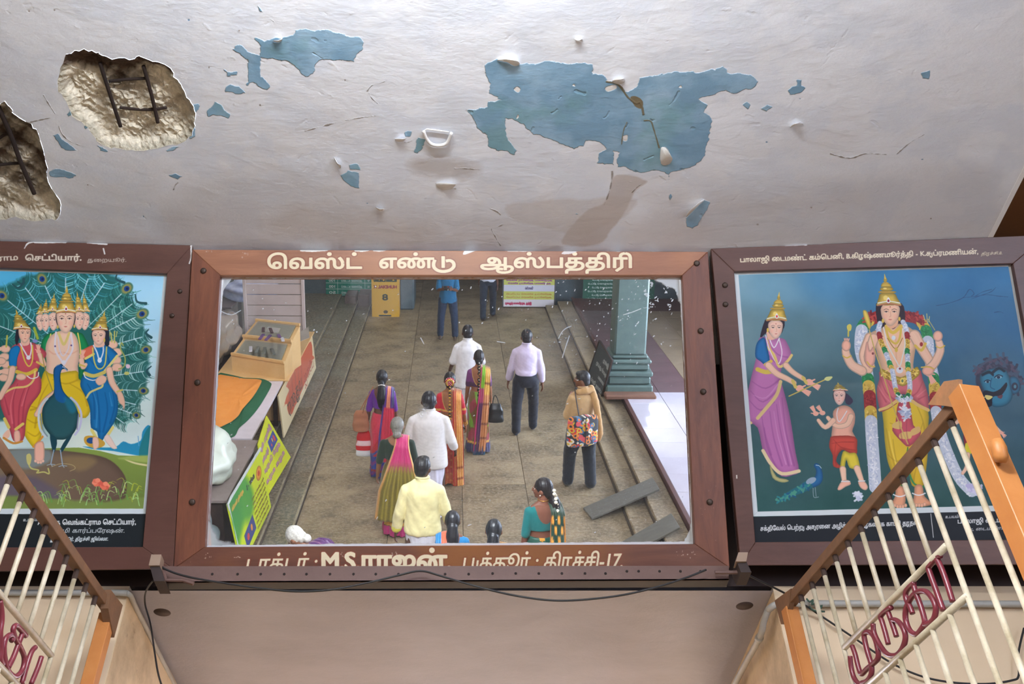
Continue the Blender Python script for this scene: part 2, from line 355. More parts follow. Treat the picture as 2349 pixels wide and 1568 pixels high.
cv.a[..., :3] += (np.array([205, 212, 226], np.float32) / 255 - cv.a[..., :3]) * (np.clip((n2 - .45) * 2, 0, .35))[..., None]
hv = Canvas(-2.25, 1.68, 2.24, 3.0, .0019, (150, 150, 150), 1, cv.fmap)
# stains with an outline of their own
cv.poly([(1290,560),(1310,520),(1350,480),(1385,465),(1400,430),(1408,405),(1440,400),(1480,412),(1482,420),(1455,440),(1440,475),(1400,530),(1370,560)], (176,160,150), rag=2, soft=5, alpha=.55)
cv.poly([(1160,470),(1230,462),(1290,455),(1350,458),(1400,450),(1460,458),(1440,490),(1400,510),(1330,540),(1250,520),(1180,505)], (186,175,168), rag=2, soft=8, alpha=.4)
cv.poly([(940,370),(1000,360),(1080,372),(1100,392),(1050,410),(1000,405),(950,392)], (170,158,150), rag=4, soft=24, alpha=.55)
cv.poly([(440,420),(700,400),(1000,470),(1290,500),(1290,560),(440,560)], (176,170,168), rag=8, soft=60, alpha=.35)
cv.poly([(1500,480),(1800,440),(2200,380),(2290,430),(2260,545),(1500,560)], (182,172,168), rag=8, soft=60, alpha=.3)
cv.poly([(700,470),(900,500),(1000,520),(960,560),(760,555),(600,520)], (176,164,156), rag=6, soft=40, alpha=.3)
for b in BLUE:
    big = len(b) > 30
    cv.poly(b, (128,160,182), smooth=False, rag=4.6 if big else 3.2, soft=.8); hv.poly(b, (60,60,60), smooth=False, rag=4.6 if big else 3.2, soft=1.2)
msk = (np.abs(cv.a[..., 0] - 128 / 255) < .02) & (np.abs(cv.a[..., 2] - 182 / 255) < .02)
t = np.clip((n2 - .35) * 2.2, 0, 1)[..., None]; bl = np.array([122,158,184], np.float32) / 255 * (1 - t) + np.array([160,190,212], np.float32) / 255 * t
n3 = vnoise(cv.H, cv.W, 6, 5, 19); t = np.clip((n3 - .56) * 4, 0, .7)[..., None]; bl = bl * (1 - t) + np.array([116,158,166], np.float32) / 255 * t
cv.a[..., :3] = np.where(msk[..., None], bl, cv.a[..., :3])
for e in ([(1178,205),(1186,198),(1194,204),(1188,212)], [(1388,200),(1410,194),(1414,202),(1394,210)], [(1428,312),(1440,309),(1438,322),(1430,322)], [(1516,342),(1528,337),(1540,358),(1534,375),(1516,372)], [(1312,196),(1317,192),(1320,198)], [(1556,200),(1562,195),(1564,201)], [(1188,262),(1190,268),(1184,272)]):
    cv.poly(e, (228,225,222), rag=.6); hv.poly(e, (150,150,150), rag=.6)
for ln, w in (([(1392,187),(1420,195),(1440,222),(1458,236),(1470,236),(1476,262)], 4), ([(1478,276),(1492,277),(1498,290),(1512,338)], 3), ([(1438,280),(1430,300),(1426,330)], 2)):
    cv.line(ln, w, (112,98,70), alpha=.85, rag=.8); hv.line(ln, w, (20,20,20), rag=.8)
cv.poly([(1446,222),(1462,222),(1475,234),(1472,248),(1460,246),(1452,236)], (120,108,84), rag=1)
CR = [([(842,208),(852,196),(870,190),(883,186)], 3.5), ([(846,212),(854,226),(868,238)], 2), ([(1125,478),(1140,484),(1148,492)], 4), ([(1152,514),(1140,520),(1128,524),(1138,545),(1148,562)], 4), ([(100,218),(118,248),(132,270),(136,292),(146,312),(170,328),(206,338)], 2.5),
      ([(1450,440),(1462,428),(1482,414)], 2.5), ([(1405,392),(1400,430),(1386,470)], 2), ([(912,318),(930,326),(945,322)], 2), ([(1000,420),(1020,430),(1045,432)], 2), ([(1043,386),(1070,386),(1100,388)], 4), ([(612,38),(630,50),(650,60)], 2), ([(1905,352),(1950,362),(1985,352),(2035,354)], 2),
      ([(2058,352),(2090,325),(2135,300)], 1.5), ([(408,418),(402,424),(398,434)], 2), ([(0,300),(60,282),(150,262)], 1.0), ([(700,300),(790,276),(880,262)], 1.0)]
for ln, w in CR:
    cv.line(ln, w * .6, (128,116,106), alpha=.7, rag=2.4, taper=(1, .3)); hv.line(ln, w, (60,60,60), rag=2.4, taper=(1, .3))
for i in range(190):                            # small lumps, chips and specks
    x, y = random.uniform(0, 2300), random.uniform(10, 560); a = random.uniform(-1.6, 1.2); L = random.choice([3, 5, 8, 12, 20])
    hv.line([(x, y), (x + L * .5, y + L * a * .4 + random.uniform(-2, 2)), (x + L, y + L * a)], random.uniform(1.5, 6), random.choice([(180,180,180), (190,190,190), (120,120,120)]), alpha=.6, soft=3, rag=2.5)
    if i % 9 == 0: cv.ell(x, y, random.uniform(1, 3), random.uniform(1, 2.4), random.choice([(96,130,160), (140,125,115), (120,108,98)]), alpha=.8)
im_c = cv.image('ceiling_paint'); im_h = hv.image('ceiling_relief', True)
k = N('ceiling_plaster'); tc = k.n('TexImage'); tc.image = im_c; th = k.n('TexImage'); th.image = im_h; tc.extension = th.extension = 'EXTEND'
g = k.n('UVMap'); g.uv_map = 'UVMap'; k.l(g.outputs[0], tc.inputs[0]); k.l(g.outputs[0], th.inputs[0]); k.l(tc.outputs[0], k.b.inputs['Base Color']); k.b.inputs['Roughness'].default_value = .62
b1 = k.bump(k.noise(3.5, 7, .62, k.co('Object', (1, 1.5, 1))), .28, .03); b2 = k.bump(k.noise(26, 5, .65, k.co('Object', (1, 1.8, 1))), .28, .006, b1); k.bump(th.outputs[0], .7, .012, b2)
CEILM = k.m
PLAIN = mat('whitewash', (214,210,206), .7, c2=(190,184,178), scale=1.5, bump=.3, bscale=20, bdist=.02)
# the ceiling slab with the two spalled hollows cut out of it
hl = [[tuple(at_z(x, y, ZC)[:2]) for x, y in catmull(h, 3, True)] for h in HOLES]
def jag(lp, a=.006): return [(x + random.uniform(-a, a), y + random.uniform(-a, a)) for x, y in lp]
hl = [jag(h) for h in hl]
def inside(p, poly):
    r = False; x, y = p
    for (ax, ay), (bx_, by) in zip(poly, poly[1:] + poly[:1]):
        if (ay > y) != (by > y) and x < (bx_ - ax) * (y - ay) / (by - ay) + ax: r = not r
    return r
pts = [Vector(p) for p in [(-2.6, .9), (2.22, .9), (2.22, WY), (-2.6, WY)]]; edges = [(0, 1), (1, 2), (2, 3), (3, 0)]
for h in hl:
    b = len(pts); pts += [Vector(p) for p in h]; edges += [(b + i, b + (i + 1) % len(h)) for i in range(len(h))]
vs, es, fs, *_ = geometry.delaunay_2d_cdt(pts, edges, [], 1, 1e-5)
bm = BM(); V = [bm.verts.new((p[0], p[1], ZC)) for p in vs]
for f in fs:
    cx = sum(vs[i][0] for i in f) / len(f); cy = sum(vs[i][1] for i in f) / len(f)
    if not any(inside((cx, cy), h) for h in hl): bm.faces.new([V[i] for i in f])
ceil = build('ceiling', bm, CEILM); tag(ceil, kind='structure'); uvs(ceil, lambda c: ((c.x + 2.25) / 4.49, (c.y - 1.68) / 1.32))
def colattr(o, cols, name='col'):
    a = o.data.color_attributes.new(name, 'FLOAT_COLOR', 'POINT'); a.data.foreach_set('color', np.concatenate([cols, np.ones((len(cols), 1))], 1).astype(np.float32).ravel())
def attr_mat(name, rough=.7, bump=.2, bscale=80, bdist=.003, spec=.4, sheen=0, amp=.12, nscale=90):
    k = N(name); a = k.n('VertexColor'); a.layer_name = 'col'; nz = k.noise(nscale, 3, .6, k.co('Object')); f = k.ramp(nz, [(.3, (1 - amp,) * 3), (.7, (1 + amp,) * 3)])
    k.l(k.mix(1.0, a.outputs[0], f, 'MULTIPLY'), k.b.inputs['Base Color']); k.b.inputs['Roughness'].default_value = rough; k.b.inputs['Specular IOR Level'].default_value = spec; k.b.inputs['Sheen Weight'].default_value = sheen
    if bump: k.bump(k.noise(bscale, 4, .6, k.co('Object')), bump, bdist)
    return k.m
CONC = attr_mat('broken_concrete', .95, .8, 45, .012, .2)
RUST = mat('rusted_bar', (52,36,30), .9, c2=(30,22,20), bump=.5)
nzr = np.random.default_rng(4)
PH = nzr.uniform(0, 6.28, 8)
def nz2(x, y): return sum(math.sin(x * f + PH[i]) * math.cos(y * f * 1.13 + PH[-1 - i]) / (1 + i * .5) for i, f in enumerate((23, 41, 77, 131))) / 2.4
for hi, h in enumerate(hl):
    xs = [p[0] for p in h]; ys = [p[1] for p in h]; st = .010; inn = []; y = min(ys)
    while y < max(ys):
        x = min(xs)
        while x < max(xs):
            q = (x + random.uniform(-.3, .3) * st, y + random.uniform(-.3, .3) * st)
            if inside(q, h) and min(math.hypot(q[0] - a[0], q[1] - a[1]) for a in h) > st * .6: inn.append(q)
            x += st
        y += st
    pts = [Vector(p) for p in h] + [Vector(p) for p in inn]
    vs, es, fs, *_ = geometry.delaunay_2d_cdt(pts, [(i, (i + 1) % len(h)) for i in range(len(h))], [], 1, 1e-6)
    bm = BM(); VV = []; cols = []; y0, y1 = min(ys), max(ys); H_ = np.array(h)
    for p in vs:
        d = float(np.min(np.hypot(H_[:, 0] - p[0], H_[:, 1] - p[1]))); s_ = min(1, d / .045); s_ = s_ * s_ * (3 - 2 * s_); n_ = nz2(p[0], p[1])
        z = ZC - .001 + s_ * (.038 + .016 * n_ + random.uniform(-.006, .006)); VV.append(bm.verts.new((p[0], p[1], z)))
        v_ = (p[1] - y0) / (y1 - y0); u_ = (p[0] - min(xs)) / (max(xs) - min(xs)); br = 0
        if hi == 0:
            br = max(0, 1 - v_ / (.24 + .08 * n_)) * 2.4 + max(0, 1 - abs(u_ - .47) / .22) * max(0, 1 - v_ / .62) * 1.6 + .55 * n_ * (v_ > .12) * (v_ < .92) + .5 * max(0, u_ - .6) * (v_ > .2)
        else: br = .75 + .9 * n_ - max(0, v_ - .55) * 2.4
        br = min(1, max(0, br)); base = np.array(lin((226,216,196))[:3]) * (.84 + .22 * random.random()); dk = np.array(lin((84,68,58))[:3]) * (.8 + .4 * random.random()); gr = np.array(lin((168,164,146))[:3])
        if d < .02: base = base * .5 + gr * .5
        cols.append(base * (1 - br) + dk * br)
    for f in fs:
        if inside((sum(vs[i][0] for i in f) / 3, sum(vs[i][1] for i in f) / 3), h): bm.faces.new([VV[i] for i in f])
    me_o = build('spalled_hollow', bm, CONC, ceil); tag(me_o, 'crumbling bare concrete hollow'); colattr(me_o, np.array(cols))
def rod(pts, z, r=.0075, name='reinforcing_bar'):
    P = [at_z(x * .357, y * .357, ZC) for x, y in pts]; bm = BM(); tube(bm, [(p[0], p[1], ZC + z) for p in catmull(P, 6)], r, 7); o = build(name, bm, RUST, ceil, True); return o
rod([(636,420),(660,500),(712,660),(768,830)], .018); rod([(915,440),(955,580),(990,720),(1008,805)], .018); rod([(690,548),(800,536),(935,528)], .026, .006); rod([(760,716),(880,728),(985,728),(1060,716)], .026, .006)
rod([(-40,640),(0,740),(70,900),(120,1040),(175,1170),(214,1258)], .014, .009); rod([(-120,1010),(0,900),(60,890)], .026, .006); rod([(-100,1090),(40,1075),(130,1070)], .022, .006)
FLAKE = mat('peeling_paint', (236,234,232), .6)
def flake(pts, dz=.02, curl=.5):                # a curled chip of paint hanging off the ceiling
    P = [at_z(x, y, ZC) for x, y in catmull(pts, 3, True)]; c = np.mean(P, 0); bm = BM(); n = len(P); q = [bm.verts.new((p[0], p[1], ZC - .0015 - dz * max(0, math.sin(i / n * 2 * math.pi)) ** 1.5)) for i, p in enumerate(P)]
    m_ = bm.verts.new((c[0], c[1], ZC - dz * .35))
    for i in range(n): bm.faces.new((q[i], q[(i + 1) % n], m_))
    o = build('paint_flake', bm, FLAKE, ceil, True); md = o.modifiers.new('s', 'SOLIDIFY'); md.thickness = .0015
for f in ([(1140,137),(1160,128),(1185,132),(1192,146),(1180,150),(1162,141)], [(1404,186),(1412,174),(1428,176),(1434,184),(1424,192)], [(1812,292),(1818,276),(1832,276),(1842,284),(1822,286)], [(1574,496),(1580,476),(1600,458),(1616,457),(1600,472),(1586,486)],
          [(767,360),(774,364),(782,374),(781,384),(772,374)], [(906,318),(920,310),(932,312),(926,322),(912,324)], [(1516,338),(1528,336),(1542,360),(1534,376),(1516,374)], [(1318,88),(1326,84),(1336,88),(1334,94)], [(862,474),(872,470),(882,478),(874,484)],
          [(626,92),(640,84),(648,88),(640,96)], [(1000,420),(1030,412),(1046,418),(1036,432),(1012,434)]): flake(f, .022)
bm = BM(); P = [at_z(x, y, ZC) for x, y in catmull([(972,296),(978,312),(990,326),(1010,329),(1026,322),(1036,300)], 5)]; tube(bm, [(p[0], p[1], ZC - .012) for p in P], .007, 6)
P = [at_z(x, y, ZC) for x, y in [(968,300),(980,293),(1010,297),(1030,300)]]; tube(bm, [(p[0], p[1], ZC - .008) for p in P], .003, 6); build('paint_clad_ring', bm, FLAKE, ceil, True)
bm = BM(); bx2(bm, (2.215, .9, ZC - .004), (2.235, WY, ZC + .16)); tag(build('trim_1', bm, FLAKE), kind='structure')
bm = BM(); bx2(bm, (2.235, -1, ZC + .13), (6.6, WY, ZC + .2)); tag(build('ceiling', bm, mat('brown_board', (120,74,34), .55, c2=(86,50,26), scale=3, bump=.2)), kind='structure')
bm = BM(); quad(bm, [(-6.5, .9, ZC + .2), (6.6, .9, ZC + .2), (6.6, -21.5, ZC + .2), (-6.5, -21.5, ZC + .2)]); quad(bm, [(-6.5, .9, ZC), (-2.6, .9, ZC), (-2.6, WY, ZC), (-6.5, WY, ZC)]); tag(build('ceiling', bm, PLAIN), kind='structure')
# front wall, passage and its soffit
CREAM = mat('cream_wall', (228,204,172), .6, c2=(212,186,152), scale=1.6, amt=.7, bump=.12, bscale=14, bdist=.01)
k = N('stained_cream'); co = k.co('Object'); g1 = k.ramp(k.noise(1.1, 7, .7, co), [(.44, (0, 0, 0)), (.66, (1, 1, 1))]); b_ = k.mix(g1, lin((216,192,158)), lin((150,128,100))); k.l(k.mix(k.ramp(k.noise(9, 8, .8, co), [(.62, (0, 0, 0)), (.74, (1, 1, 1))]), b_, lin((120,98,78))), k.b.inputs['Base Color']); k.b.inputs['Roughness'].default_value = .7; k.bump(k.noise(30, 6, .6, co), .15, .006); STAIN = k.m
k = N('mauve_soffit'); co = k.co('Object', (1, 1.6, 1)); b_ = k.mix(k.ramp(k.noise(1.3, 6, .6, co), [(.35, (0, 0, 0)), (.7, (1, 1, 1))]), lin((168,166,178)), lin((150,148,158))); sp_ = k.ramp(k.noise(75, 3, .8, co), [(.68, (0, 0, 0)), (.78, (1, 1, 1))]); k.l(k.mix(sp_, b_, lin((120,98,90))), k.b.inputs['Base Color']); k.b.inputs['Roughness'].default_value = .42
x_ = k.bump(k.noise(5, 5, .6, co), .3, .02); k.bump(k.noise(60, 5, .6, k.co('Object', (1, 3, 1))), .35, .004, x_); SOF = k.m
DARK = mat('dark_wood_and_shade', (58,40,34), .6, c2=(40,28,26), scale=4, bump=.2)
def wallbox(name, a, b, m, **kw): bm = BM(); bx2(bm, a, b); o = build(name, bm, m); tag(o, kind='structure'); return o
wallbox('wall_front_left', (-6.5, WY, 0), (XL, WY + .28, ZS + .02), CREAM); wallbox('wall_front_right', (XR, WY, 0), (6.6, WY + .28, ZS + .02), CREAM)
wallbox('wall_front_upper', (-6.5, WY, ZS + .02), (6.6, WY + .28, ZC + .2), DARK)  # dark colour stands in for the shade in the gap under the ledge
wallbox('wall_passage_left', (XL - .25, WY + .28, 0), (XL, 7.5, ZS + .02), STAIN); wallbox('wall_passage_right', (XR, WY + .28, 0), (XR + .25, 7.5, ZS + .02), STAIN); wallbox('wall_passage_end', (XL - .3, 7.5, 0), (XR + .3, 7.7, ZS + .3), CREAM)
for s, xx in ((-1, XL), (1, XR)):
    bm = BM(); bx2(bm, (xx - .002 if s > 0 else xx - .03, WY + .004, 0), (xx + .03 if s > 0 else xx + .002, WY + .279, ZS - .002)); tag(build('trim_2' if s < 0 else 'trim_3', bm, STAIN), kind='structure')
SOFH = [at_z(372, 1404, ZS), at_z(1708, 1389, ZS)]
pts = [Vector(p) for p in [(XL, WY), (XR, WY), (XR, 7.5), (XL, 7.5)]]; edges = [(0, 1), (1, 2), (2, 3), (3, 0)]
for c in SOFH:
    b = len(pts); pts += [Vector((c[0] + .036 * math.cos(a), c[1] + .036 * math.sin(a))) for a in np.linspace(0, 2 * math.pi, 21)[:-1]]; edges += [(b + i, b + (i + 1) % 20) for i in range(20)]
vs, es, fs, *_ = geometry.delaunay_2d_cdt(pts, edges, [], 1, 1e-5); bm = BM(); V = [bm.verts.new((p[0], p[1], ZS)) for p in vs]
for f in fs:
    cx = sum(vs[i][0] for i in f) / 3; cy = sum(vs[i][1] for i in f) / 3
    if not any(math.hypot(cx - c[0], cy - c[1]) < .035 for c in SOFH): bm.faces.new([V[i] for i in f])
sof = build('ceiling', bm, SOF); tag(sof, kind='structure')
for c in SOFH:
    bm = BM(); lathe(bm, [(.036, ZS), (.034, ZS + .035), (.012, ZS + .06)], (c[0], c[1], 0), 20); bmesh.ops.reverse_faces(bm, faces=bm.faces); build('hook_socket', bm, mat('socket_dark', (70,56,52), .8), sof, True)
bm = BM(); bx2(bm, (XL, WY + .001, ZS + .0), (XR, WY + .3, ZS + .0005)); bm.free()
# floor of the hall: slabs with recessed joints
k = N('worn_stone'); inf = k.n('ObjectInfo'); co = k.co('Object'); ad = k.n('VectorMath', operation='ADD'); cb = k.n('CombineXYZ'); mm = k.n('Math', operation='MULTIPLY'); mm.inputs[1].default_value = 37; k.l(inf.outputs['Random'], mm.inputs[0]); k.l(mm.outputs[0], cb.inputs[0]); k.l(mm.outputs[0], cb.inputs[1]); k.l(co, ad.inputs[0]); k.l(cb.outputs[0], ad.inputs[1]); co2 = ad.outputs[0]
base = k.ramp(inf.outputs['Random'], [(0, lin((144,126,98))), (.5, lin((158,140,110))), (1, lin((130,112,86)))])
b_ = k.mix(k.ramp(k.noise(1.6, 7, .65, co2), [(.38, (0, 0, 0)), (.66, (1, 1, 1))]), base, lin((92,78,58))); b_ = k.mix(k.ramp(k.noise(22, 6, .8, co2), [(.45, (0, 0, 0)), (.66, (.8, .8, .8))]), b_, lin((172,160,134)))
k.l(k.mix(k.ramp(k.noise(4, 7, .75, co2), [(.56, (0, 0, 0)), (.68, (.75, .75, .75))]), b_, lin((92,80,68))), k.b.inputs['Base Color']); k.b.inputs['Roughness'].default_value = .5; k.bump(k.noise(40, 6, .65, co2), .45, .012); STONE = k.m
GSTONE = STONE.copy(); GSTONE.name = 'grey_green_paving'
for nd in GSTONE.node_tree.nodes:
    if nd.type == 'VALTORGB' and len(nd.color_ramp.elements) == 3:
        for e_, c_ in zip(nd.color_ramp.elements, ((104,104,92), (116,116,102), (96,98,88))): e_.color = lin(c_)
PALE = mat('worn_pale_highlight', (170,160,134), .6, c2=(120,112,94), scale=3, amt=.3)  # worn step edges, with their bright highlight put into the colour
JOINT = mat('joint_dirt', (84,74,62), .9); floor = wallbox('floor', (-6.5, -21.5, -.2), (6.6, 7.5, -.018), JOINT)
def slab(parent, x0, x1, y0, y1, z, m=STONE, h=.05, name='stone_slab', bev=.005, gap=.003, tilt=.0025):
    bm = BM(); bx2(bm, (x0 + gap, y0 + gap, z - h), (x1 - gap, y1 - gap, z), bev=bev)
    for v in bm.verts:
        if v.co.z > z - h * .5: v.co.z += random.uniform(-tilt, tilt)
    c = Vector(((x0 + x1) / 2, (y0 + y1) / 2, z)); bmesh.ops.translate(bm, verts=bm.verts, vec=-c); o = build(name, bm, m, parent); o.location = c; return o
XS = [-2.05, -.87, .065, .95, 2.18]
for ci in range(4):
    y = 3.7 - random.uniform(0, .8); js = {3: [-6.8, -5.35, -9.6], 2: [-5.73, -4.1, -9.0], 1: [-7.4, -5.2]}.get(ci, [])
    while y > -21.3:
        L = random.uniform(1.25, 2.1); yn = y - L
        for j in js:
            if abs(yn - j) < .8: yn = j; break
        slab(floor, XS[ci], XS[ci + 1], yn, y, 0); y = yn
for x0, x1, z in ((-2.36, -2.05, .07), (-2.80, -2.36, .15)):   # kerb steps along the stalls, left
    st = wallbox('floor_step_left', (x0, -17.0, -.018), (x1, 1.0, z - .05), JOINT); y = 1.0
    while y > -16.9: L = random.uniform(2.0, 3.2); slab(st, x0 - .01, x1, max(y - L, -17), y, z, m=GSTONE, bev=.012); y -= L
    bm = BM(); bx2(bm, (x1 - .022, -17, z - .002), (x1 + .003, 1.0, z + .003), bev=.002); build('worn_edge_highlight', bm, PALE, st)
sl = wallbox('floor_stall_left', (-6.4, -17.0, -.018), (-2.80, 1.0, .22), GSTONE); bm = BM(); bx2(bm, (-2.822, -17, .218), (-2.797, 1.0, .223), bev=.002); build('worn_edge_highlight', bm, PALE, sl)
for x0, x1, z in ((2.18, 2.47, .1), (2.47, 2.80, .2)):
    st = wallbox('floor_step_right', (x0, -16.4, -.018), (x1, 1.0, z - .05), JOINT); y = 1.0
    while y > -16.3: L = random.uniform(1.2, 2.4); slab(st, x0, x1 + .01, max(y - L, -16.4), y, z, bev=.012); y -= L
RED = mat('red_oxide_edge', (92,56,50), .5, c2=(74,48,44), scale=3)
pf = wallbox('floor_platform_right', (2.82, -16.4, -.018), (6.4, 1.0, .27), RED)
k = N('polished_tile'); inf = k.n('ObjectInfo'); k.l(k.mix(k.noise(2, 5, .6, k.co('Object')), lin((196,190,198)), lin((178,170,178))), k.b.inputs['Base Color']); k.b.inputs['Roughness'].default_value = .07; k.b.inputs['Specular IOR Level'].default_value = 1.0; TILE = k.m
bm = BM(); bx2(bm, (-.298, -.298, -.02), (.298, .298, 0), bev=.003); t0 = build('floor_tile', bm, TILE, pf); first = True
FAR1, FAR2 = mat('wine_floor', (104,78,80), .35, c2=(84,62,62), scale=2), mat('tan_floor', (146,128,104), .4, c2=(120,104,84), scale=2)
t1, t2 = t0.copy(), t0.copy()
for t_, m_ in ((t1, FAR1), (t2, FAR2)): t_.data = t0.data.copy(); t_.data.materials[0] = m_
for i in range(6):
    for j in range(26):
        src_ = t0 if j < 16 else (t1 if i < 2 else t2); o = t0 if first else src_.copy()
        if not first: link(o, pf)
        first = False; o.location = (3.16 + i * .6, .6 - j * .6 - .3, .295 + random.uniform(-.0008, .0008))
pf.data.materials.append(RED)
bm = BM(); bx2(bm, (2.8, -16.4, .27), (2.858, 1.0, .297), bev=.004); tag(build('trim_4', bm, RED), kind='structure')
# hall walls
WALLST = mat('grey_green_stone', (96,112,116), .7, c2=(70,84,90), scale=2, bump=.4, bscale=8, bdist=.03)
BROWNW = mat('dull_brown_wall', (140,124,108), .7, c2=(112,98,88), scale=1.2, bump=.2)
wallbox('wall_left', (-6.6, -21.5, -.1), (-6.4, WY, ZC + .3), BROWNW)
for a, b in (((6.4, -21.5, -.1), (6.6, -11.2, ZC + .3)), ((6.4, -3.8, -.1), (6.6, WY, ZC + .3)), ((6.4, -11.2, -.1), (6.6, -3.8, 1.0)), ((6.4, -11.2, 3.4), (6.6, -3.8, ZC + .3))): wallbox('wall_right', a, b, BROWNW)
GRL = mat('window_grille', (90,92,96), .5)
wn = BM(); bx2(wn, (6.46, -11.2, 1.0), (6.54, -11.12, 3.4)); bx2(wn, (6.46, -3.88, 1.0), (6.54, -3.8, 3.4)); win = build('window_1', wn, GRL); tag(win, kind='structure')
for i in range(1, 30):
    bm = BM(); bx2(bm, (6.49, -11.2 + i * 7.4 / 30 - .012, 1.0), (6.51, -11.2 + i * 7.4 / 30 + .012, 3.4)); build('window_bar', bm, GRL, win)
for i in range(0, 13):
    bm = BM(); bx2(bm, (6.488, -11.2, 1.0 + i * .2 - .01), (6.512, -3.8, 1.0 + i * .2 + .01)); build('window_bar', bm, GRL, win)
wallbox('wall_back_left', (-6.5, -17.6, -.1), (-1.0, -17.0, ZC + .3), WALLST)
for a, b in (((1.25, -17.4, -.1), (6.5, -16.8, 3.2)), ((1.25, -17.4, 4.7), (6.5, -16.8, ZC + .3)), ((1.25, -17.4, 3.2), (4.3, -16.8, 4.7))): wallbox('wall_back_right', a, b, WALLST)
wallbox('wall_back_far', (-6.5, -21.6, -.1), (1.6, -21.4, ZC + .3), BROWNW); wallbox('wall_back_side', (1.25, -21.4, -.1), (1.5, -17.4, ZC + .3), BROWNW)
w2 = BM(); bx2(w2, (4.3, -17.02, 3.2), (4.36, -16.96, 4.7)); bx2(w2, (6.34, -17.02, 3.2), (6.4, -16.96, 4.7)); w2 = build('window_2', w2, GRL); tag(w2, kind='structure')
for i in range(1, 14): bm = BM(); bx2(bm, (4.3 + i * .15 - .009, -17.0, 3.2), (4.3 + i * .15 + .009, -16.98, 4.7)); build('window_bar', bm, GRL, w2)
for i in range(0, 9): bm = BM(); bx2(bm, (4.3, -17.002, 3.2 + i * .1875 - .009), (6.4, -16.978, 3.2 + i * .1875 + .009)); build('window_bar', bm, GRL, w2)
# ================================================================== THE MIRROR, THE PAINTINGS AND THE IRONWORK
TH = .032                                       # the frames stand this far proud of the glass
FB = Board(MP - MN * TH, MN)                    # front plane of the mirror's frame
GB = Board(MP, MN)                              # the glass
LT = Canvas(-1.26, .02, 1.16, 1.46, .0016, (120, 60, 40), 0, lambda x, y: FB.uv(x, y))
def wood(name, c1, c2, c3, im=None, sc=(1, 1, 1), rough=.42):
    k = N(name); co = k.co('Object', sc); b_ = k.mix(k.ramp(k.noise(3, 8, .7, co, dist=.6), [(.3, (0, 0, 0)), (.7, (1, 1, 1))]), lin(c1), lin(c2)); b_ = k.mix(k.ramp(k.noise(1.3, 3, .5, k.co('Object')), [(.5, (0, 0, 0)), (.72, (1, 1, 1))]), b_, lin(c3))
    if im:
        t = k.n('TexImage'); t.image = im; t.extension = 'EXTEND'; u = k.n('UVMap'); u.uv_map = 'UVMap'; k.l(u.outputs[0], t.inputs[0]); b_ = k.mix(t.outputs[1], b_, t.outputs[0])
    k.l(b_, k.b.inputs['Base Color']); k.b.inputs['Roughness'].default_value = rough; k.bump(k.noise(14, 6, .6, co), .12, .004); return k.m
CRM = (240, 224, 190); HALO = (150, 72, 58)
def two(s, a, b, h, bold=.6, **kw):
    LT.text(s, a, b, h, HALO, bold + 3.2, alpha=.5, **kw); LT.text(s, a, b, h, CRM, bold, **kw)
two('வெஸ்ட்', (611, 616), (829, 616), 42, 1.9); two('எண்டு', (868, 615), (1047, 614), 40, 1.9); two('ஆஸ்பத்திரி', (1101, 614), (1452, 614), 40, 1.9)
two('டாக்டர் :', (560, 1308), (725, 1305), 46, .9, shear=.25); two('M.S.ராஜன்.', (735, 1306), (1035, 1305), 56, 2.6); two('புத்தூர் : திருச்சி-17.', (1058, 1305), (1428, 1301), 46, .9, shear=.2)
for x, y, w in ((720,575,60),(830,575,30),(870,575,26),(1200,575,70),(1500,575,40),(1420,575,20)): LT.line([(x - w / 2, 575), (x, 576), (x + w / 2, 574)], 5, (236,232,226), rag=1.2, smooth=False)
LT.poly([(1062,585),(1068,573),(1095,573),(1080,580)], (236,234,230), rag=.6); LT.poly([(1288,583),(1300,574),(1330,573),(1312,582)], (225,216,214), rag=.6)
for x, y in ((482,577),(560,584),(478,1275),(545,1282),(1560,1268),(1585,1272),(790,1270),(905,1272)):
    for _ in range(6): LT.ell(x + random.uniform(-9, 9), y + random.uniform(-7, 7), random.uniform(.6, 2.2), random.uniform(.6, 2.4), (226,212,196), alpha=.7)
for _ in range(90): LT.ell(random.choice([random.uniform(440, 1630), random.uniform(400, 470), random.uniform(1600, 1660)]), random.uniform(575, 1300), .9, .9, random.choice([(214,190,168), (70,36,30)]), alpha=.6)
IM_LT = LT.image('frame_lettering')
def fuv(o, cvs, bd): uvs(o, lambda c: (lambda q: ((float(q @ bd.u) - cvs.u0) / (cvs.u1 - cvs.u0), (float(q @ bd.v) - cvs.v0) / (cvs.v1 - cvs.v0)))(np.array(c) - bd.p))
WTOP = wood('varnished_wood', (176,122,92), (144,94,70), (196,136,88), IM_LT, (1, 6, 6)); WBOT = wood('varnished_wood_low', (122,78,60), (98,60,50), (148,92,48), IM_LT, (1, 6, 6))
WSL = wood('reddish_wood', (142,88,64), (104,62,50), (120,68,54), IM_LT, (6, 1, 1)); BOLT = mat('iron_bolt', (84,70,62), .5, .6)
def rail(name, bd, quadpx, m, parent, cvs, th=TH + .004, label=None, uvq=None):
    q = [bd.w(*bd.uv(x, y)) for x, y in quadpx] if uvq is None else [bd.w(u, v) for u, v in uvq]; bm = BM(); prism(bm, q, bd.n * th); bmesh.ops.bevel(bm, geom=[e for e in bm.edges], offset=.0022, segments=1, affect='EDGES')
    o = build(name, bm, m, parent); fuv(o, cvs, bd)
    if label: tag(o, label)
    return o
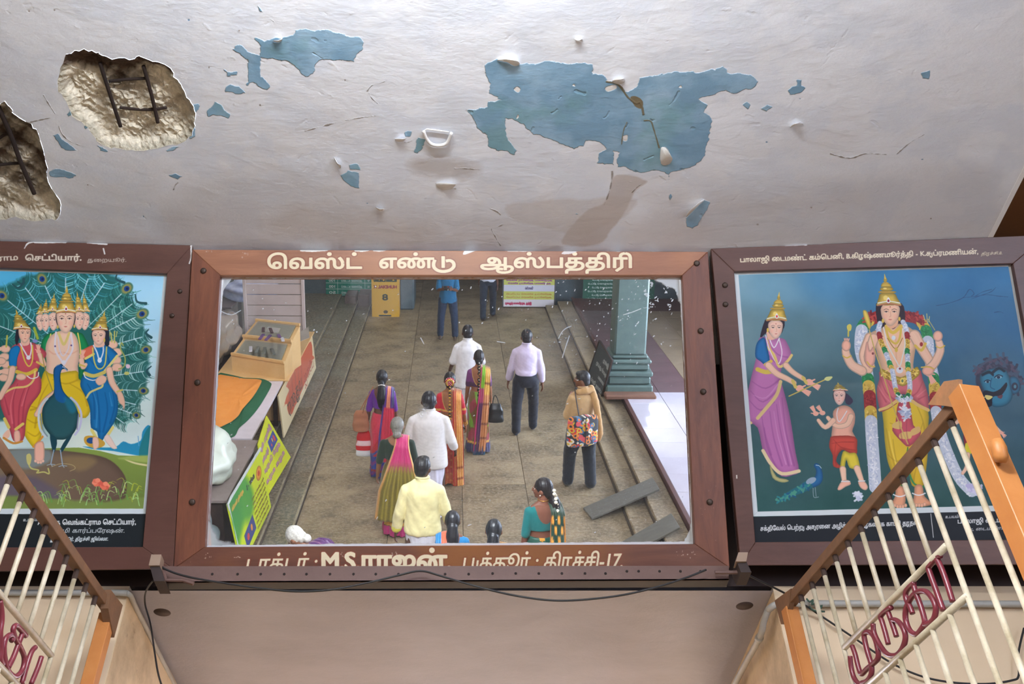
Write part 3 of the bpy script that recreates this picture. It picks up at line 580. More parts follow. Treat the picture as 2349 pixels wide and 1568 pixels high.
def bolt(x, y, bd, parent, r=.013):
    u, v = bd.uv(x, y); mt = Matrix.Translation(Vector(bd.w(u, v, -.002))) @ Vector(-bd.n).to_track_quat('Z', 'Y').to_matrix().to_4x4(); bm = BM(); lathe(bm, [(r, 0), (r, .006), (r * .75, .010), (r * .3, .011)], seg=12, mt=mt); build('bolt', bm, BOLT, parent, True)
mirror = tag(empty('wall_mirror', FB.w(0, 0)), 'large wood-framed tilted mirror with cream lettering, between the two painted panels', 'mirror')
mirror.location = (0, 0, 0)
TLo, TRo, BRo, BLo = (441, 572), (1624, 577), (1674, 1302), (398, 1304); TLi, TRi, BRi, BLi = (505, 631), (1565, 631), (1594, 1247), (470, 1254)
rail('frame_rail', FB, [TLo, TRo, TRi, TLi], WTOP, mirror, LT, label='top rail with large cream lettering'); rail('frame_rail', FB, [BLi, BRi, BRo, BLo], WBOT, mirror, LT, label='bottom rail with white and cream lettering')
rail('frame_stile', FB, [TLo, TLi, BLi, BLo], WSL, mirror, LT); rail('frame_stile', FB, [TRi, TRo, BRo, BRi], WSL, mirror, LT)
for p in ((467,621),(453,877),(441,1151),(1598,604),(1607,759),(1613,898),(1628,1151)): bolt(*p, FB, mirror)
# the silvered glass with its dust, scratches, lost silver along the edges and painted haze
GC = Canvas(-1.2, .0, 1.05, 1.46, .0016, (255, 255, 255), 0, lambda x, y: GB.uv(x, y))
WHT = (226, 234, 240)
GC.line([(508,640),(503,760),(496,900),(489,1010),(480,1120),(473,1250)], 5, WHT, rag=1.5, smooth=False, alpha=.9); GC.line([(1563,640),(1568,760),(1576,900),(1580,1000),(1584,1080),(1590,1245)], 7, (236,238,242), rag=1.6, alpha=.9)
GC.line([(474,1254),(800,1250),(1200,1248),(1592,1245)], 7, (222,222,226), rag=1.4, smooth=False); GC.line([(506,638),(760,637),(900,638),(1200,637),(1562,638)], 3, WHT, rag=2.4, smooth=False, alpha=.7)
GC.poly([(1500,640),(1566,638),(1568,700),(1560,690),(1548,664),(1520,652)], WHT, rag=5, soft=5, alpha=.75); GC.poly([(1570,1244),(1594,1246),(1588,1180),(1582,1215)], (214,220,220), rag=3, alpha=.7); GC.poly([(506,638),(530,640),(516,660),(508,690)], WHT, rag=3, alpha=.7); GC.poly([(476,1190),(500,1235),(540,1252),(474,1254)], (190,204,210), rag=5, soft=8, alpha=.5)
g = random.Random(9)
for _ in range(230):
    if g.random() < .45: x, y = g.gauss(1420, 70), g.gauss(720, 60)
    elif g.random() < .5: x, y = g.uniform(510, 1560), g.gauss(690, 60)
    else: x, y = g.uniform(490, 1580), g.uniform(640, 1240)
    if 500 < x < 1570 and 640 < y < 1245:
        L = abs(g.gauss(0, 2.4)); a = g.uniform(-1.4, -.2); GC.line([(x, y), (x + L * math.cos(a), y + L * math.sin(a))], g.uniform(.9, 2.6), WHT, smooth=False, alpha=g.uniform(.5, 1))
for _ in range(10): x, y = g.uniform(1470, 1560), g.uniform(642, 700); GC.dabs([(x, y), (x + 6, y + 9)], 5, 2.2, [WHT], 9, seed=_, alpha=.8)
for ln in ([(1281,776),(1290,760),(1300,752),(1310,748)], [(1290,820),(1296,800),(1306,770)], [(503,712),(530,722),(552,712)], [(1430,722),(1450,716),(1470,708)], [(965,775),(972,788)], [(1140,783),(1158,786)]): GC.line(ln, 2.2, WHT, alpha=.7)
for px_, w_, al in (((1294,770), 34, .10), ((1290,790), 60, .07), ((1500,790), 40, .05), ((970,945), 12, .25), ((520,720), 60, .08), ((880,640), 70, .06), ((700,880), 40, .07)):
    for s_ in range(5): GC.ell(px_[0], px_[1], w_ * (1 - s_ * .16), w_ * 1.5 * (1 - s_ * .16), (200,212,222), ang=25, alpha=al, soft=14)  # bright haze on the glass, painted as soft pale patches
for x, y in ((905,640),(912,652),(720,700),(716,720)): pass
IMG = GC.image('glass_dust_haze')
k = N('mirror_glass'); t = k.n('TexImage'); t.image = IMG; u = k.n('UVMap'); u.uv_map = 'UVMap'; k.l(u.outputs[0], t.inputs[0]); k.b.inputs['Metallic'].default_value = 1; k.b.inputs['Roughness'].default_value = 0.0; k.b.inputs['Base Color'].default_value = (.86, .87, .87, 1)
df = k.n('BsdfDiffuse'); k.l(t.outputs[0], df.inputs[0]); mxs = k.n('MixShader'); k.l(t.outputs[1], mxs.inputs[0]); k.l(k.b.outputs[0], mxs.inputs[1]); k.l(df.outputs[0], mxs.inputs[2])
d2 = k.n('BsdfDiffuse'); d2.inputs[0].default_value = (.62, .64, .68, 1); m2 = k.n('MixShader'); m2.inputs[0].default_value = .045; k.l(mxs.outputs[0], m2.inputs[1]); k.l(d2.outputs[0], m2.inputs[2]); k.l(m2.outputs[0], k.out.inputs[0])
q = [GB.w(*GB.uv(x, y)) for x, y in ((490,618),(1580,618),(1612,1262),(452,1270))]; bm = BM(); prism(bm, q, MN * .004)
bmesh.ops.recalc_face_normals(bm, faces=bm.faces); o = build('mirror_glass', bm, k.m, mirror); fuv(o, GC, GB); tag(o, 'speckled old mirror glass losing silver at its edges')
q = [FB.w(*FB.uv(x, y), -.038) for x, y in (TLo, TRo, BRo, BLo)]; bm = BM(); prism(bm, q, MN * .012); build('backing_board', bm, DARK, mirror)
# the two painted panels
DW = wood('dark_brown_wood', (104,72,62), (88,58,50), (96,62,52), None, (1, 5, 5), .4)
cz = np.array([0, 0, 1.])
def plane3(a, b, c_):
    n_ = np.cross(b - a, c_ - a); n_ /= np.linalg.norm(n_); return n_ if n_[1] > 0 else -n_
A_, B_, C_ = at_z(1630, 570, ZC - .004), at_z(2349, 540, ZC - .004), hit(1697, 1294, FB.p, FB.n); nR = plane3(A_, B_, C_); RB = Board(A_, nR, B_ - A_)
A_, B_, C_ = at_z(441, 562, ZC - .004), at_z(0, 549, ZC - .004), hit(397, 1304, FB.p, FB.n); nL = plane3(A_, B_, C_); LB = Board(A_, nL, A_ - B_)
def panel(bd, outer, inner, name, label, paint, res, txt, extra):
    root = tag(empty('framed_painting'), label, 'painting'); O = [bd.uv(*p) if p[2:] == () else p[:2] for p in outer]; I = [bd.uv(*p) if p[2:] == () else p[:2] for p in inner]
    us = [p[0] for p in O]; vs_ = [p[1] for p in O]; rc = Canvas(min(us), min(vs_), max(us), max(vs_), .002, (90, 60, 50), 0, lambda x, y: bd.uv(x, y)); txt(rc); im = rc.image(name + '_lettering')
    wd = wood(name + '_wood', (106,72,62), (88,58,50), (98,62,54), im, (1, 5, 5), .4); o4 = O; i4 = I
    for i in range(4): rail('frame_rail' if i % 2 == 0 else 'frame_stile', bd, None, wd, root, rc, uvq=[o4[i], o4[(i + 1) % 4], i4[(i + 1) % 4], i4[i]])
    pb = Board(bd.w(0, 0, -.024), bd.n, bd.u); m_ = .02
    ui = [p[0] for p in I]; vi = [p[1] for p in I]; pc = Canvas(min(ui) - m_, min(vi) - m_, max(ui) + m_, max(vi) + m_, res, (30, 34, 38), 1, lambda x, y: pb.uv(x, y)); paint(pc)
    bm = BM(); prism(bm, [pb.w(u_, v_) for u_, v_ in ((pc.u0, pc.v0), (pc.u1, pc.v0), (pc.u1, pc.v1), (pc.u0, pc.v1))], pb.n * .006); o = build('painted_sheet', bm, paint_mat(name + '_paint', pc.image(name + '_print'), .5, .05, .22, coat=.03), root); fuv(o, pc, pb); tag(o, extra)
    bm = BM(); prism(bm, [bd.w(u_, v_, -.04) for u_, v_ in O], bd.n * .012); build('backing_board', bm, DARK, root)
    return root
# ------------------------------------------------------------------ what the two panels show
def field(c, pts):                              # soft ground colours through scattered points
    P = c.P([p[:2] for p in pts]); C = np.array([p[2] for p in pts], np.float32) / 255; Y, X = np.mgrid[0:c.H, 0:c.W].astype(np.float32); acc = np.zeros((c.H, c.W, 3), np.float32); w = np.zeros((c.H, c.W), np.float32)
    for p, col in zip(P, C): q = 1 / ((X - p[0]) ** 2 + (Y - p[1]) ** 2 + 900) ** 1.6; w += q; acc += q[..., None] * col
    nz = (vnoise(c.H, c.W, 8, 5, 31) - .5) * .09; c.a[..., :3] = acc / w[..., None] + nz[..., None]
SK, SKD, LIP, GOLD, GOLD2, BLK = (236,186,156), (206,140,112), (196,98,88), (214,176,70), (150,104,34), (40,30,36)
def face(c, x, y, w, h, yaw=0, skin=SK, detail=True, hair=True):
    if hair: c.ell(x, y - h * .10, w * .55, h * .50, BLK)
    c.poly([(x - w * .46, y - h * .30), (x, y - h * .46), (x + w * .46, y - h * .30), (x + w * .48, y), (x + w * .36, y + h * .28), (x + w * .12, y + h * .48), (x - w * .12, y + h * .48), (x - w * .36, y + h * .28), (x - w * .48, y)], skin, shade=(.22, w * c.T[2] * .22))
    dx = yaw * w * .16
    for s_ in (-1, 1):
        ex = x + dx + s_ * w * .21; c.line([(ex - w * .13, y - h * .12), (ex, y - h * .165), (ex + w * .13, y - h * .125)], max(.9 / c.T[2], w * .035), (90,60,52), alpha=.75)
        c.ell(ex, y - h * .055, w * .10, h * .028, (226,206,194)); c.ell(ex, y - h * .057, w * .045, h * .03, (54,34,34)); c.line([(ex - w * .11, y - h * .055), (ex, y - h * .082), (ex + w * .11, y - h * .055)], max(.7 / c.T[2], w * .025), (70,46,42), alpha=.9)
    c.line([(x + dx * 1.3, y - h * .06), (x + dx * 1.5 + w * .03, y + h * .11), (x + dx * 1.4 - w * .03, y + h * .14)], max(.8 / c.T[2], w * .035), SKD, alpha=.8)
    c.poly([(x + dx - w * .10, y + h * .245), (x + dx, y + h * .232), (x + dx + w * .10, y + h * .245), (x + dx, y + h * .275)], LIP); c.ell(x - w * .27, y + h * .12, w * .12, h * .09, (240,160,136), soft=3, alpha=.35); c.ell(x + w * .27, y + h * .12, w * .12, h * .09, (240,160,136), soft=3, alpha=.35); c.ell(x + dx * .8, y - h * .24, w * .028, h * .02, (150,40,40))
def crown(c, x, y, w, h, lean=0, gem=(130,30,50)):   # (x, y) middle of the band
    L = lambda t: x + lean * t; HI = (244,222,130); n_ = dict(n=2)
    c.poly([(L(0) - w * .44, y), (L(.2) - w * .40, y - h * .22), (L(.36) - w * .27, y - h * .38), (L(.36) + w * .27, y - h * .38), (L(.2) + w * .40, y - h * .22), (L(0) + w * .44, y)], GOLD, shade=(.45, w * c.T[2] * .25)); c.ell(L(.2) - w * .1, y - h * .22, w * .10, h * .08, HI, soft=2, alpha=.7)
    c.poly([(L(.38) - w * .33, y - h * .385), (L(.42) - w * .30, y - h * .44), (L(.42) + w * .30, y - h * .44), (L(.38) + w * .33, y - h * .385)], (198,154,60), shade=(.3, 3)); c.ell(L(.52), y - h * .51, w * .29, h * .075, GOLD, shade=(.45, w * c.T[2] * .16)); c.ell(L(.52) - w * .07, y - h * .53, w * .08, h * .025, HI, alpha=.8)
    c.poly([(L(.6) - w * .20, y - h * .575), (L(.62) - w * .22, y - h * .62), (L(.72) - w * .14, y - h * .70), (L(.72) + w * .14, y - h * .70), (L(.62) + w * .22, y - h * .62), (L(.6) + w * .20, y - h * .575)], GOLD, shade=(.4, w * c.T[2] * .12)); c.ell(L(.74), y - h * .71, w * .13, h * .025, (190,146,60))
    c.ell(L(.82), y - h * .80, w * .075, h * .085, GOLD, shade=(.35, w * .08)); c.line([(L(.86), y - h * .86), (L(1), y - h)], w * .07, GOLD, taper=(1.2, .3), smooth=False)
    c.poly([(L(0) - w * .5, y + h * .05), (L(0) - w * .46, y - h * .07), (L(0), y - h * .13), (L(0) + w * .46, y - h * .07), (L(0) + w * .5, y + h * .05), (L(0), y - h * .01)], (226,196,110), shade=(.35, w * .08))
    c.line([(L(0) - w * .48, y + h * .03), (L(0), y - h * .03), (L(0) + w * .48, y + h * .03)], w * .04, (176,80,60)); c.line([(L(0) - w * .47, y - h * .05), (L(0), y - h * .11), (L(0) + w * .47, y - h * .05)], w * .045, (240,236,220))
    c.poly([(L(.1) - w * .09, y - h * .11), (L(.1), y - h * .25), (L(.1) + w * .09, y - h * .11), (L(.1), y - h * .04)], (232,232,236), **n_); c.ell(L(.1), y - h * .125, w * .045, h * .045, gem)
def limb(c, pts, w, col=SK, taper=(1, .7)):
    c.line(pts, w * 1.12, tuple(int(v * .78) for v in col), taper=taper); c.line(pts, w * .86, col, taper=taper, soft=1.6); P = [(p[0] - w * .12, p[1] - w * .12) for p in pts]; c.line(P, w * .35, tuple(min(255, v + 14) for v in col), taper=taper, alpha=.5, soft=2)
def fold(c, lines, w, col, alpha=.45):
    for l_ in lines: c.line(l_, w, col, alpha=alpha, soft=2.2, taper=(.5, 1.2))
def hand(c, x, y, ang, s_, col=(242,170,146), n=4, spread=.2):
    for i in range(n):
        a = ang + (i - (n - 1) / 2) * spread; c.line([(x, y), (x + s_ * .6 * math.cos(a), y + s_ * .6 * math.sin(a)), (x + s_ * math.cos(a), y + s_ * math.sin(a))], s_ * .2, col, taper=(1.2, .6))
    c.ell(x, y, s_ * .34, s_ * .28, col); a = ang - .95; c.line([(x, y), (x + s_ * .55 * math.cos(a), y + s_ * .55 * math.sin(a))], s_ * .17, col, taper=(1.2, .7))
def paint_right(c):
    field(c, [(1690,640,(110,150,168)),(1760,640,(96,142,166)),(1900,630,(66,124,166)),(2050,630,(44,108,160)),(2200,630,(34,98,150)),(2320,630,(38,104,158)),(2320,720,(36,92,138)),(2200,760,(40,88,124)),(1700,760,(92,124,134)),(1850,780,(78,112,124)),(1900,900,(58,88,96)),(1760,960,(48,78,84)),
              (1740,1150,(30,66,66)),(1850,1100,(38,72,74)),(1900,1160,(26,64,62)),(2060,1160,(24,62,58)),(2200,1100,(36,70,72)),(2300,950,(54,86,104)),(2330,1100,(40,70,82)),(2240,860,(48,90,118)),(2100,1000,(44,76,84)),(2400,1150,(34,62,70)),(1720,1060,(40,72,74)),(2180,1160,(28,64,62))])
    c.T = (1620, 540, .3103); p, l, e = c.poly, c.line, c.ell
    for ln in ([(1700,520),(1800,500),(1900,460),(1945,400),(1980,430),(1960,450)], [(1900,460),(2000,450),(2100,420),(2140,385)], [(1960,470),(2060,440),(2160,450),(2230,455)], [(2130,570),(2170,565),(2195,575)], [(1990,450),(2040,420),(2110,400)]): l(ln, 5, (22,52,84), alpha=.6, rag=.8)
    # long garlands behind the standing figure
    def garland(path, w, bands, seed):
        P = catmull(path, 8); n = len(P); i0 = 0
        for frac, cols in bands:
            i1 = min(n - 1, int(n * frac)); seg = [tuple(q) for q in P[i0:i1 + 1]]
            if len(seg) > 1: l(seg, w, cols[0], smooth=False); c.dabs(seg, w * .42, 10, cols, int(90 * len(seg) / n * 8), seed=seed, alpha=.75); l(seg, w * .3, cols[-1], alpha=.25, smooth=False, soft=4)
            i0 = i1
    WT = [(188,196,214), (224,228,240), (150,164,196), (240,240,246)]; RD = [(140,34,36), (176,54,50), (104,22,28)]; GD = [(206,170,60), (232,204,104), (150,104,34)]; GR = [(30,120,64), (52,156,84), (18,84,48)]
    garland([(1270,600),(1190,640),(1150,700),(1142,850),(1185,1000),(1205,1150),(1215,1300),(1225,1500),(1240,1700),(1250,1860)], 92, [(.10, RD), (.15, GD), (.22, GR), (.48, WT), (.53, GR), (.58, GD), (.66, RD), (.70, GD), (1, WT)], 1)
    garland([(1470,600),(1560,620),(1620,690),(1640,780),(1650,900),(1680,1050),(1690,1180),(1700,1300),(1730,1450),(1790,1620),(1870,1790),(1960,1890)], 84, [(.14, RD), (.2, GD), (.27, GR), (.46, WT), (.50, GR), (.56, GD), (.64, RD), (1, WT)], 2)
    e(1470, 640, 120, 60, (120,30,34), alpha=.0)
    c.dabs([(1180,620),(1260,590)], 26, 18, RD, 40, 5); c.dabs([(1470,580),(1560,600),(1600,640)], 28, 18, RD, 60, 6); c.dabs([(1950,1880),(1990,1850),(2010,1900)], 30, 22, [(176,170,214), (206,204,232)], 40, 7); c.dabs([(1110,1910),(1130,1940)], 24, 18, [(196,200,226), (220,224,240)], 30, 8)
    # standing crowned figure
    p([(1255,520),(1275,500),(1440,500),(1470,600),(1460,660),(1420,690),(1290,690),(1258,600)], (36,26,34))
    c.T = (1620, 840, .3103)
    p([(1300,300),(1330,240),(1560,240),(1640,330),(1640,470),(1640,600),(1628,740),(1610,860),(1590,900),(1520,880),(1500,790),(1470,800),(1450,880),(1380,880),(1375,800),(1340,700),(1320,560),(1310,420)], (226,190,44), shade=(.28, 14), grad=((1300,300),(1640,700),(214,170,30)))
    fold(c, [[(1330,460),(1360,620),(1400,760)], [(1380,540),(1400,680),(1430,800)], [(1600,420),(1560,560),(1540,700)], [(1640,560),(1590,640),(1540,650)], [(1340,650),(1400,700),(1450,690)], [(1360,420),(1420,450),(1460,540)], [(1560,300),(1600,400),(1620,520)], [(1560,720),(1540,800),(1530,860)]], 12, (150,110,14)); fold(c, [[(1350,480),(1375,620),(1410,740)], [(1610,560),(1580,620),(1555,720)]], 9, (252,230,120))
    l([(1380,855),(1420,890),(1460,870)], 12, (40,110,50)); l([(1490,600),(1470,720),(1440,850)], 9, (50,110,40)); l([(1500,790),(1540,870),(1620,890)], 13, (40,120,60)); l([(1378,868),(1420,905),(1460,888)], 5, (240,220,140))
    for fx, fy, s_ in ((1430, 960, -1), (1570, 950, 1)):
        p([(fx - 26,fy - 70),(fx + 26,fy - 70),(fx + 44,fy + 10),(fx + 66 * (s_ > 0) + 36,fy + 66),(fx + 20,fy + 88),(fx - 30,fy + 80),(fx - 44 - 20 * (s_ < 0),fy + 60),(fx - 34,fy)], (222,146,108), shade=(.3, 8))
        for t in range(5): e(fx - 36 + t * 20, fy + 68 + (t in (1, 2, 3)) * 8, 11, 15, (240,172,136), shade=(.25, 3))
        for t in range(10): e(fx - 44 + t * 10, fy - 12 + 14 * math.sin(t / 9 * 3.14), 6, 5, (230,228,232))
    c.T = (1620, 540, .3103)
    # torso
    p([(1290,690),(1340,660),(1440,655),(1530,700),(1560,760),(1545,850),(1530,960),(1540,1030),(1500,1060),(1300,1060),(1290,980),(1270,900),(1240,800),(1200,780),(1215,720)], (240,186,146), shade=(.26, 20)); e(1330, 820, 60, 40, (246,200,164), soft=12, alpha=.6); e(1470, 820, 60, 40, (248,204,168), soft=12, alpha=.6); l([(1400,760),(1405,900),(1410,1000)], 8, (206,142,104), alpha=.5, soft=4)
    # arms
    limb(c, [(1215,760),(1170,880),(1190,960),(1200,990)], 84); limb(c, [(1150,1000),(1080,960),(1040,890),(1030,850)], 66, taper=(1.1, .8)); hand(c, 1035, 820, -1.5, 60); e(1035, 815, 34, 42, (244,178,150), shade=(.3, 6)); l([(1010,890),(1040,905),(1070,890)], 10, GOLD)
    limb(c, [(1240,760),(1195,900),(1220,960)], 70); p([(1170,900),(1180,800),(1195,790),(1210,850),(1235,820),(1250,870),(1245,940),(1215,975),(1185,960)], (246,172,150), shade=(.28, 8)); l([(1190,935),(1215,965),(1245,970)], 10, GOLD); e(1232, 873, 9, 9, (120,60,60))
    limb(c, [(1540,740),(1590,830),(1650,930),(1660,980)], 84); limb(c, [(1640,990),(1690,940),(1730,850),(1720,790)], 62, taper=(1, .85)); e(1712, 745, 36, 40, (244,178,150), shade=(.3, 6)); l([(1700,820),(1730,832),(1762,815)], 10, GOLD)
    l([(1545,815),(1590,850),(1620,800)], 20, GOLD); e(1590, 805, 12, 16, (150,40,40)); hand(c, 1645, 1020, 1.1, 80, n=4, spread=.16); e(1640, 1000, 44, 36, (244,176,150), shade=(.25, 6)); l([(1590,975),(1640,972),(1680,985)], 10, GOLD)
    l([(1050,745),(1052,700),(1062,665)], 12, (200,180,70)); p([(1045,700),(1040,670),(1060,655),(1075,670),(1068,705)], (206,190,80)); l([(1690,700),(1665,660),(1640,620)], 6, (170,160,90)); 
    for a_ in ((1605,590,1620,640), (1630,580,1635,650), (1650,600,1645,640)): l([(a_[0], a_[1]), (a_[2], a_[3])], 6, (190,186,110))
    # hips: rose sash with gold hem
    p([(1290,1000),(1280,1060),(1260,1140),(1270,1230),(1290,1300),(1330,1290),(1400,1240),(1440,1180),(1480,1180),(1560,1240),(1640,1300),(1640,1180),(1600,1060),(1570,990),(1440,1050)], (208,96,106), shade=(.32, 14)); fold(c, [[(1290,1060),(1330,1160),(1400,1220)], [(1280,1150),(1330,1230)], [(1600,1080),(1560,1160),(1500,1200)], [(1630,1180),(1570,1210)], [(1330,1060),(1380,1140),(1430,1180)]], 11, (150,48,62)); fold(c, [[(1270,1110),(1320,1190),(1370,1240)], [(1620,1140),(1560,1190)]], 8, (236,140,146))
    l([(1285,1290),(1340,1270),(1400,1230),(1440,1190)], 26, (222,180,104)); l([(1480,1190),(1560,1250),(1640,1290)], 26, (222,180,104)); l([(1285,1300),(1345,1282),(1408,1240)], 5, (150,60,50))
    p([(1420,1240),(1500,1230),(1530,1400),(1580,1430),(1580,1480),(1500,1560),(1440,1520),(1375,1440),(1400,1380)], (196,70,84), shade=(.3, 10)); p([(1380,1390),(1440,1370),(1440,1430),(1378,1420)], (216,176,96)); p([(1435,1460),(1510,1450),(1512,1500),(1432,1500)], (216,176,96)); p([(1512,1440),(1570,1410),(1582,1450),(1520,1480)], (216,170,96)); fold(c, [[(1440,1260),(1430,1400),(1450,1520)], [(1490,1260),(1480,1440),(1500,1540)]], 9, (140,40,56))
    p([(1285,1010),(1300,985),(1440,1050),(1545,975),(1570,985),(1575,1030),(1500,1090),(1450,1115),(1400,1090),(1310,1050)], (204,166,50), shade=(.35, 8)); c.dabs([(1310,1020),(1440,1080),(1550,1010)], 22, 12, [(240,216,110), (140,96,30), (226,190,80)], 90, 9); e(1450, 1075, 18, 24, (236,206,90)); e(1450, 1075, 8, 11, (90,110,70))
    # front garland and chains
    F1 = [(1285,650),(1275,700),(1290,780),(1320,850),(1350,930),(1375,1000),(1390,1080),(1405,1150),(1440,1210)]; F2 = [(1455,640),(1480,700),(1485,780),(1485,860),(1490,940),(1495,1020),(1505,1100),(1500,1160),(1480,1210)]
    for F_ in (F1, F2):
        P = catmull(F_, 8); n = len(P); i0 = 0
        for fr, cols in ((.17, WT), (.26, RD), (.36, GD), (.42, GR), (.52, WT), (.57, GR), (.63, GD), (.86, WT), (.92, GD), (1, GR)):
            i1 = int(n * fr); seg = [tuple(q) for q in P[i0:i1 + 1]]; i0 = i1
            if len(seg) > 1: l(seg, 38, cols[0], smooth=False); c.dabs(seg, 15, 8, cols, 60, seed=i1, alpha=.75)
    c.dabs([(1420,1200),(1470,1220),(1510,1195)], 18, 14, WT, 50, 4); c.dabs([(1465,1230),(1465,1290)], 12, 12, WT, 26, 4); c.dabs([(1450,1300),(1490,1310),(1470,1330)], 26, 18, WT, 60, 4)
    l([(1310,680),(1340,800),(1400,920),(1430,965),(1450,900),(1470,800),(1450,690)], 9, (224,220,214)); l([(1330,690),(1350,760),(1400,800),(1430,760),(1440,690)], 16, GOLD); l([(1330,670),(1380,720),(1440,670)], 24, (220,180,70)); l([(1340,760),(1400,840),(1450,760)], 6, GOLD2); e(1385, 757, 15, 17, (220,226,232)); e(1430, 995, 26, 24, (224,222,226)); e(1432, 985, 8, 8, (120,40,60)); e(1405, 845, 12, 18, GOLD)
    l([(1335,655),(1380,690),(1415,655)], 6, (70,30,34))
    p([(1330,600),(1330,660),(1370,690),(1415,660),(1410,600)], (226,166,130)); face(c, 1360, 575, 142, 190, 0, (238,186,154)); p([(1270,530),(1285,500),(1430,500),(1446,530),(1430,600),(1442,560),(1400,505),(1310,510),(1280,570)], (36,26,34)); e(1306, 632, 9, 16, GOLD); e(1428, 618, 9, 16, GOLD); crown(c, 1350, 512, 172, 225, -32)
    l([(1205,700),(1250,860),(1310,1040),(1380,1260),(1440,1420),(1490,1540)], 9, (196,164,84)); p([(1205,695),(1170,620),(1158,560),(1180,555),(1200,590),(1218,660)], (226,192,80), shade=(.35, 5))
    # woman in a rose sari
    c.T = (1620, 540, .3103)
    p([(430,640),(450,620),(560,620),(580,650),(560,700),(450,720),(400,760),(410,700)], (34,26,36))
    p([(385,780),(420,750),(560,760),(600,800),(632,890),(600,950),(560,970),(550,1060),(560,1100),(600,1250),(630,1400),(660,1600),(686,1740),(640,1770),(560,1780),(470,1700),(420,1600),(380,1420),(300,1370),(290,1250),(320,1100),(350,980),(370,900)], (186,108,168), shade=(.26, 18), grad=((350,900),(600,1700),(176,96,158)))
    fold(c, [[(330,1150),(420,1230),(540,1130)], [(320,1220),(400,1290),(500,1230)], [(470,1300),(500,1500),(560,1700)], [(520,1250),(550,1450),(610,1700)], [(560,1200),(590,1450),(650,1700)], [(430,1420),(450,1560),(520,1720)], [(460,800),(530,880),(600,900)], [(440,850),(500,930),(560,960)], [(340,1080),(440,1130),(550,1060)], [(410,1330),(430,1450),(480,1620)]], 12, (124,56,120)); fold(c, [[(500,1300),(530,1480),(590,1690)], [(540,1220),(570,1420),(630,1690)], [(350,1180),(440,1200),(530,1100)]], 8, (218,156,206))
    l([(550,1080),(520,1180),(440,1280),(380,1350)], 26, (214,184,120)); l([(440,820),(500,880),(540,970),(600,930),(632,885)], 20, (220,190,110)); l([(380,990),(440,1010),(500,1000)], 34, (210,178,70)); l([(420,1590),(480,1690),(560,1760),(686,1740)], 26, (222,196,150)); l([(305,1375),(330,1385)], 22, (214,184,120))
    p([(385,780),(430,755),(450,820),(470,930),(440,960),(400,930),(365,900),(365,830)], (28,96,160), shade=(.35, 8)); l([(436,955),(480,930)], 24, GOLD)
    limb(c, [(460,960),(520,1020),(600,1060),(650,1090)], 50); limb(c, [(590,960),(640,1010),(720,1060)], 46); hand(c, 690, 1130, .5, 86, n=4, spread=.13); hand(c, 760, 1085, .5, 86, n=4, spread=.13); l([(640,1075),(660,1120)], 26, (214,184,90)); l([(715,1050),(740,1090)], 24, (214,184,90))
    l([(612,1188),(760,1120),(925,1045)], 9, (196,170,80)); p([(872,1065),(890,1045),(935,1045),(905,1075)], (206,210,130)); l([(440,740),(470,850),(530,950),(560,870),(540,770)], 8, (226,210,220)); l([(450,760),(500,900),(530,955)], 6, GOLD); l([(460,740),(500,830),(540,760)], 8, (236,230,236))
    p([(470,1690),(520,1780),(590,1800),(610,1815),(560,1825),(490,1790)], (176,170,110), shade=(.3, 5)); p([(450,700),(540,700),(520,760),(460,770)], (226,172,144)); face(c, 512, 690, 108, 150, .25, (236,190,168)); e(455, 700, 8, 16, GOLD); crown(c, 520, 625, 146, 205, 20, (190,40,30))
    # praying child
    c.T = (1620, 840, .3103)
    p([(1030,200),(1070,230),(1085,260),(1060,285),(1030,270)], (46,40,60)); p([(940,330),(1000,290),(1060,300),(1098,350),(1098,420),(1080,480),(1100,540),(940,540),(930,470),(940,400)], (236,166,140), shade=(.28, 12)); p([(915,540),(940,515),(1100,520),(1115,600),(1110,650),(1060,640),(1000,620),(960,700),(1010,750),(940,740),(935,660),(910,600)], (196,62,48), shade=(.32, 10)); fold(c, [[(940,540),(1000,600),(1100,620)], [(960,560),(950,650),(960,730)], [(930,570),(1000,560),(1090,560)]], 9, (130,26,26))
    p([(1010,630),(1060,640),(1110,645),(1136,740),(1120,758),(1060,750),(1035,690),(1020,765),(990,755)], (220,196,50), shade=(.3, 8)); limb(c, [(1010,760),(1020,850)], 40, taper=(1.1, .8)); limb(c, [(1115,755),(1150,850)], 42, taper=(1.1, .8))
    p([(1000,850),(1050,840),(1070,870),(1030,890),(990,915),(970,905)], (238,176,150), shade=(.25, 4)); p([(1125,850),(1170,850),(1195,890),(1180,915),(1150,905),(1130,880)], (238,176,150), shade=(.25, 4)); l([(1000,850),(1060,850)], 8, (220,220,226)); l([(1125,848),(1172,846)], 8, (220,220,226))
    limb(c, [(1070,370),(1040,430),(960,440),(900,380)], 40); limb(c, [(940,400),(880,450),(830,400)], 38); hand(c, 860, 345, -2.2, 62, n=4, spread=.14); hand(c, 810, 350, -2.1, 62, n=4, spread=.14); l([(975,310),(965,360),(985,410),(1040,330)], 6, (230,230,236)); face(c, 985, 225, 88, 124, -.2, (240,194,178)); crown(c, 992, 178, 108, 58, -20, (190,40,60))
    # small peacock
    p([(860,790),(840,730),(810,715),(795,735),(812,770),(800,820),(740,850),(700,880),(760,900),(830,880),(860,840)], (24,84,140), shade=(.3, 8)); p([(740,850),(690,880),(600,930),(520,1000),(560,1000),(640,960),(720,930),(790,890)], (22,88,104), alpha=.9, soft=3); e(775, 845, 40, 22, (130,150,170), ang=-25); l([(812,730),(835,735),(850,752)], 5, (180,200,210)); l([(790,900),(795,965),(830,965)], 5, (120,140,150)); l([(805,895),(812,962)], 5, (120,140,150)); c.dabs([(540,990),(640,940),(740,890)], 22, 16, [(30,110,120), (20,70,110), (60,130,110)], 60, 3)
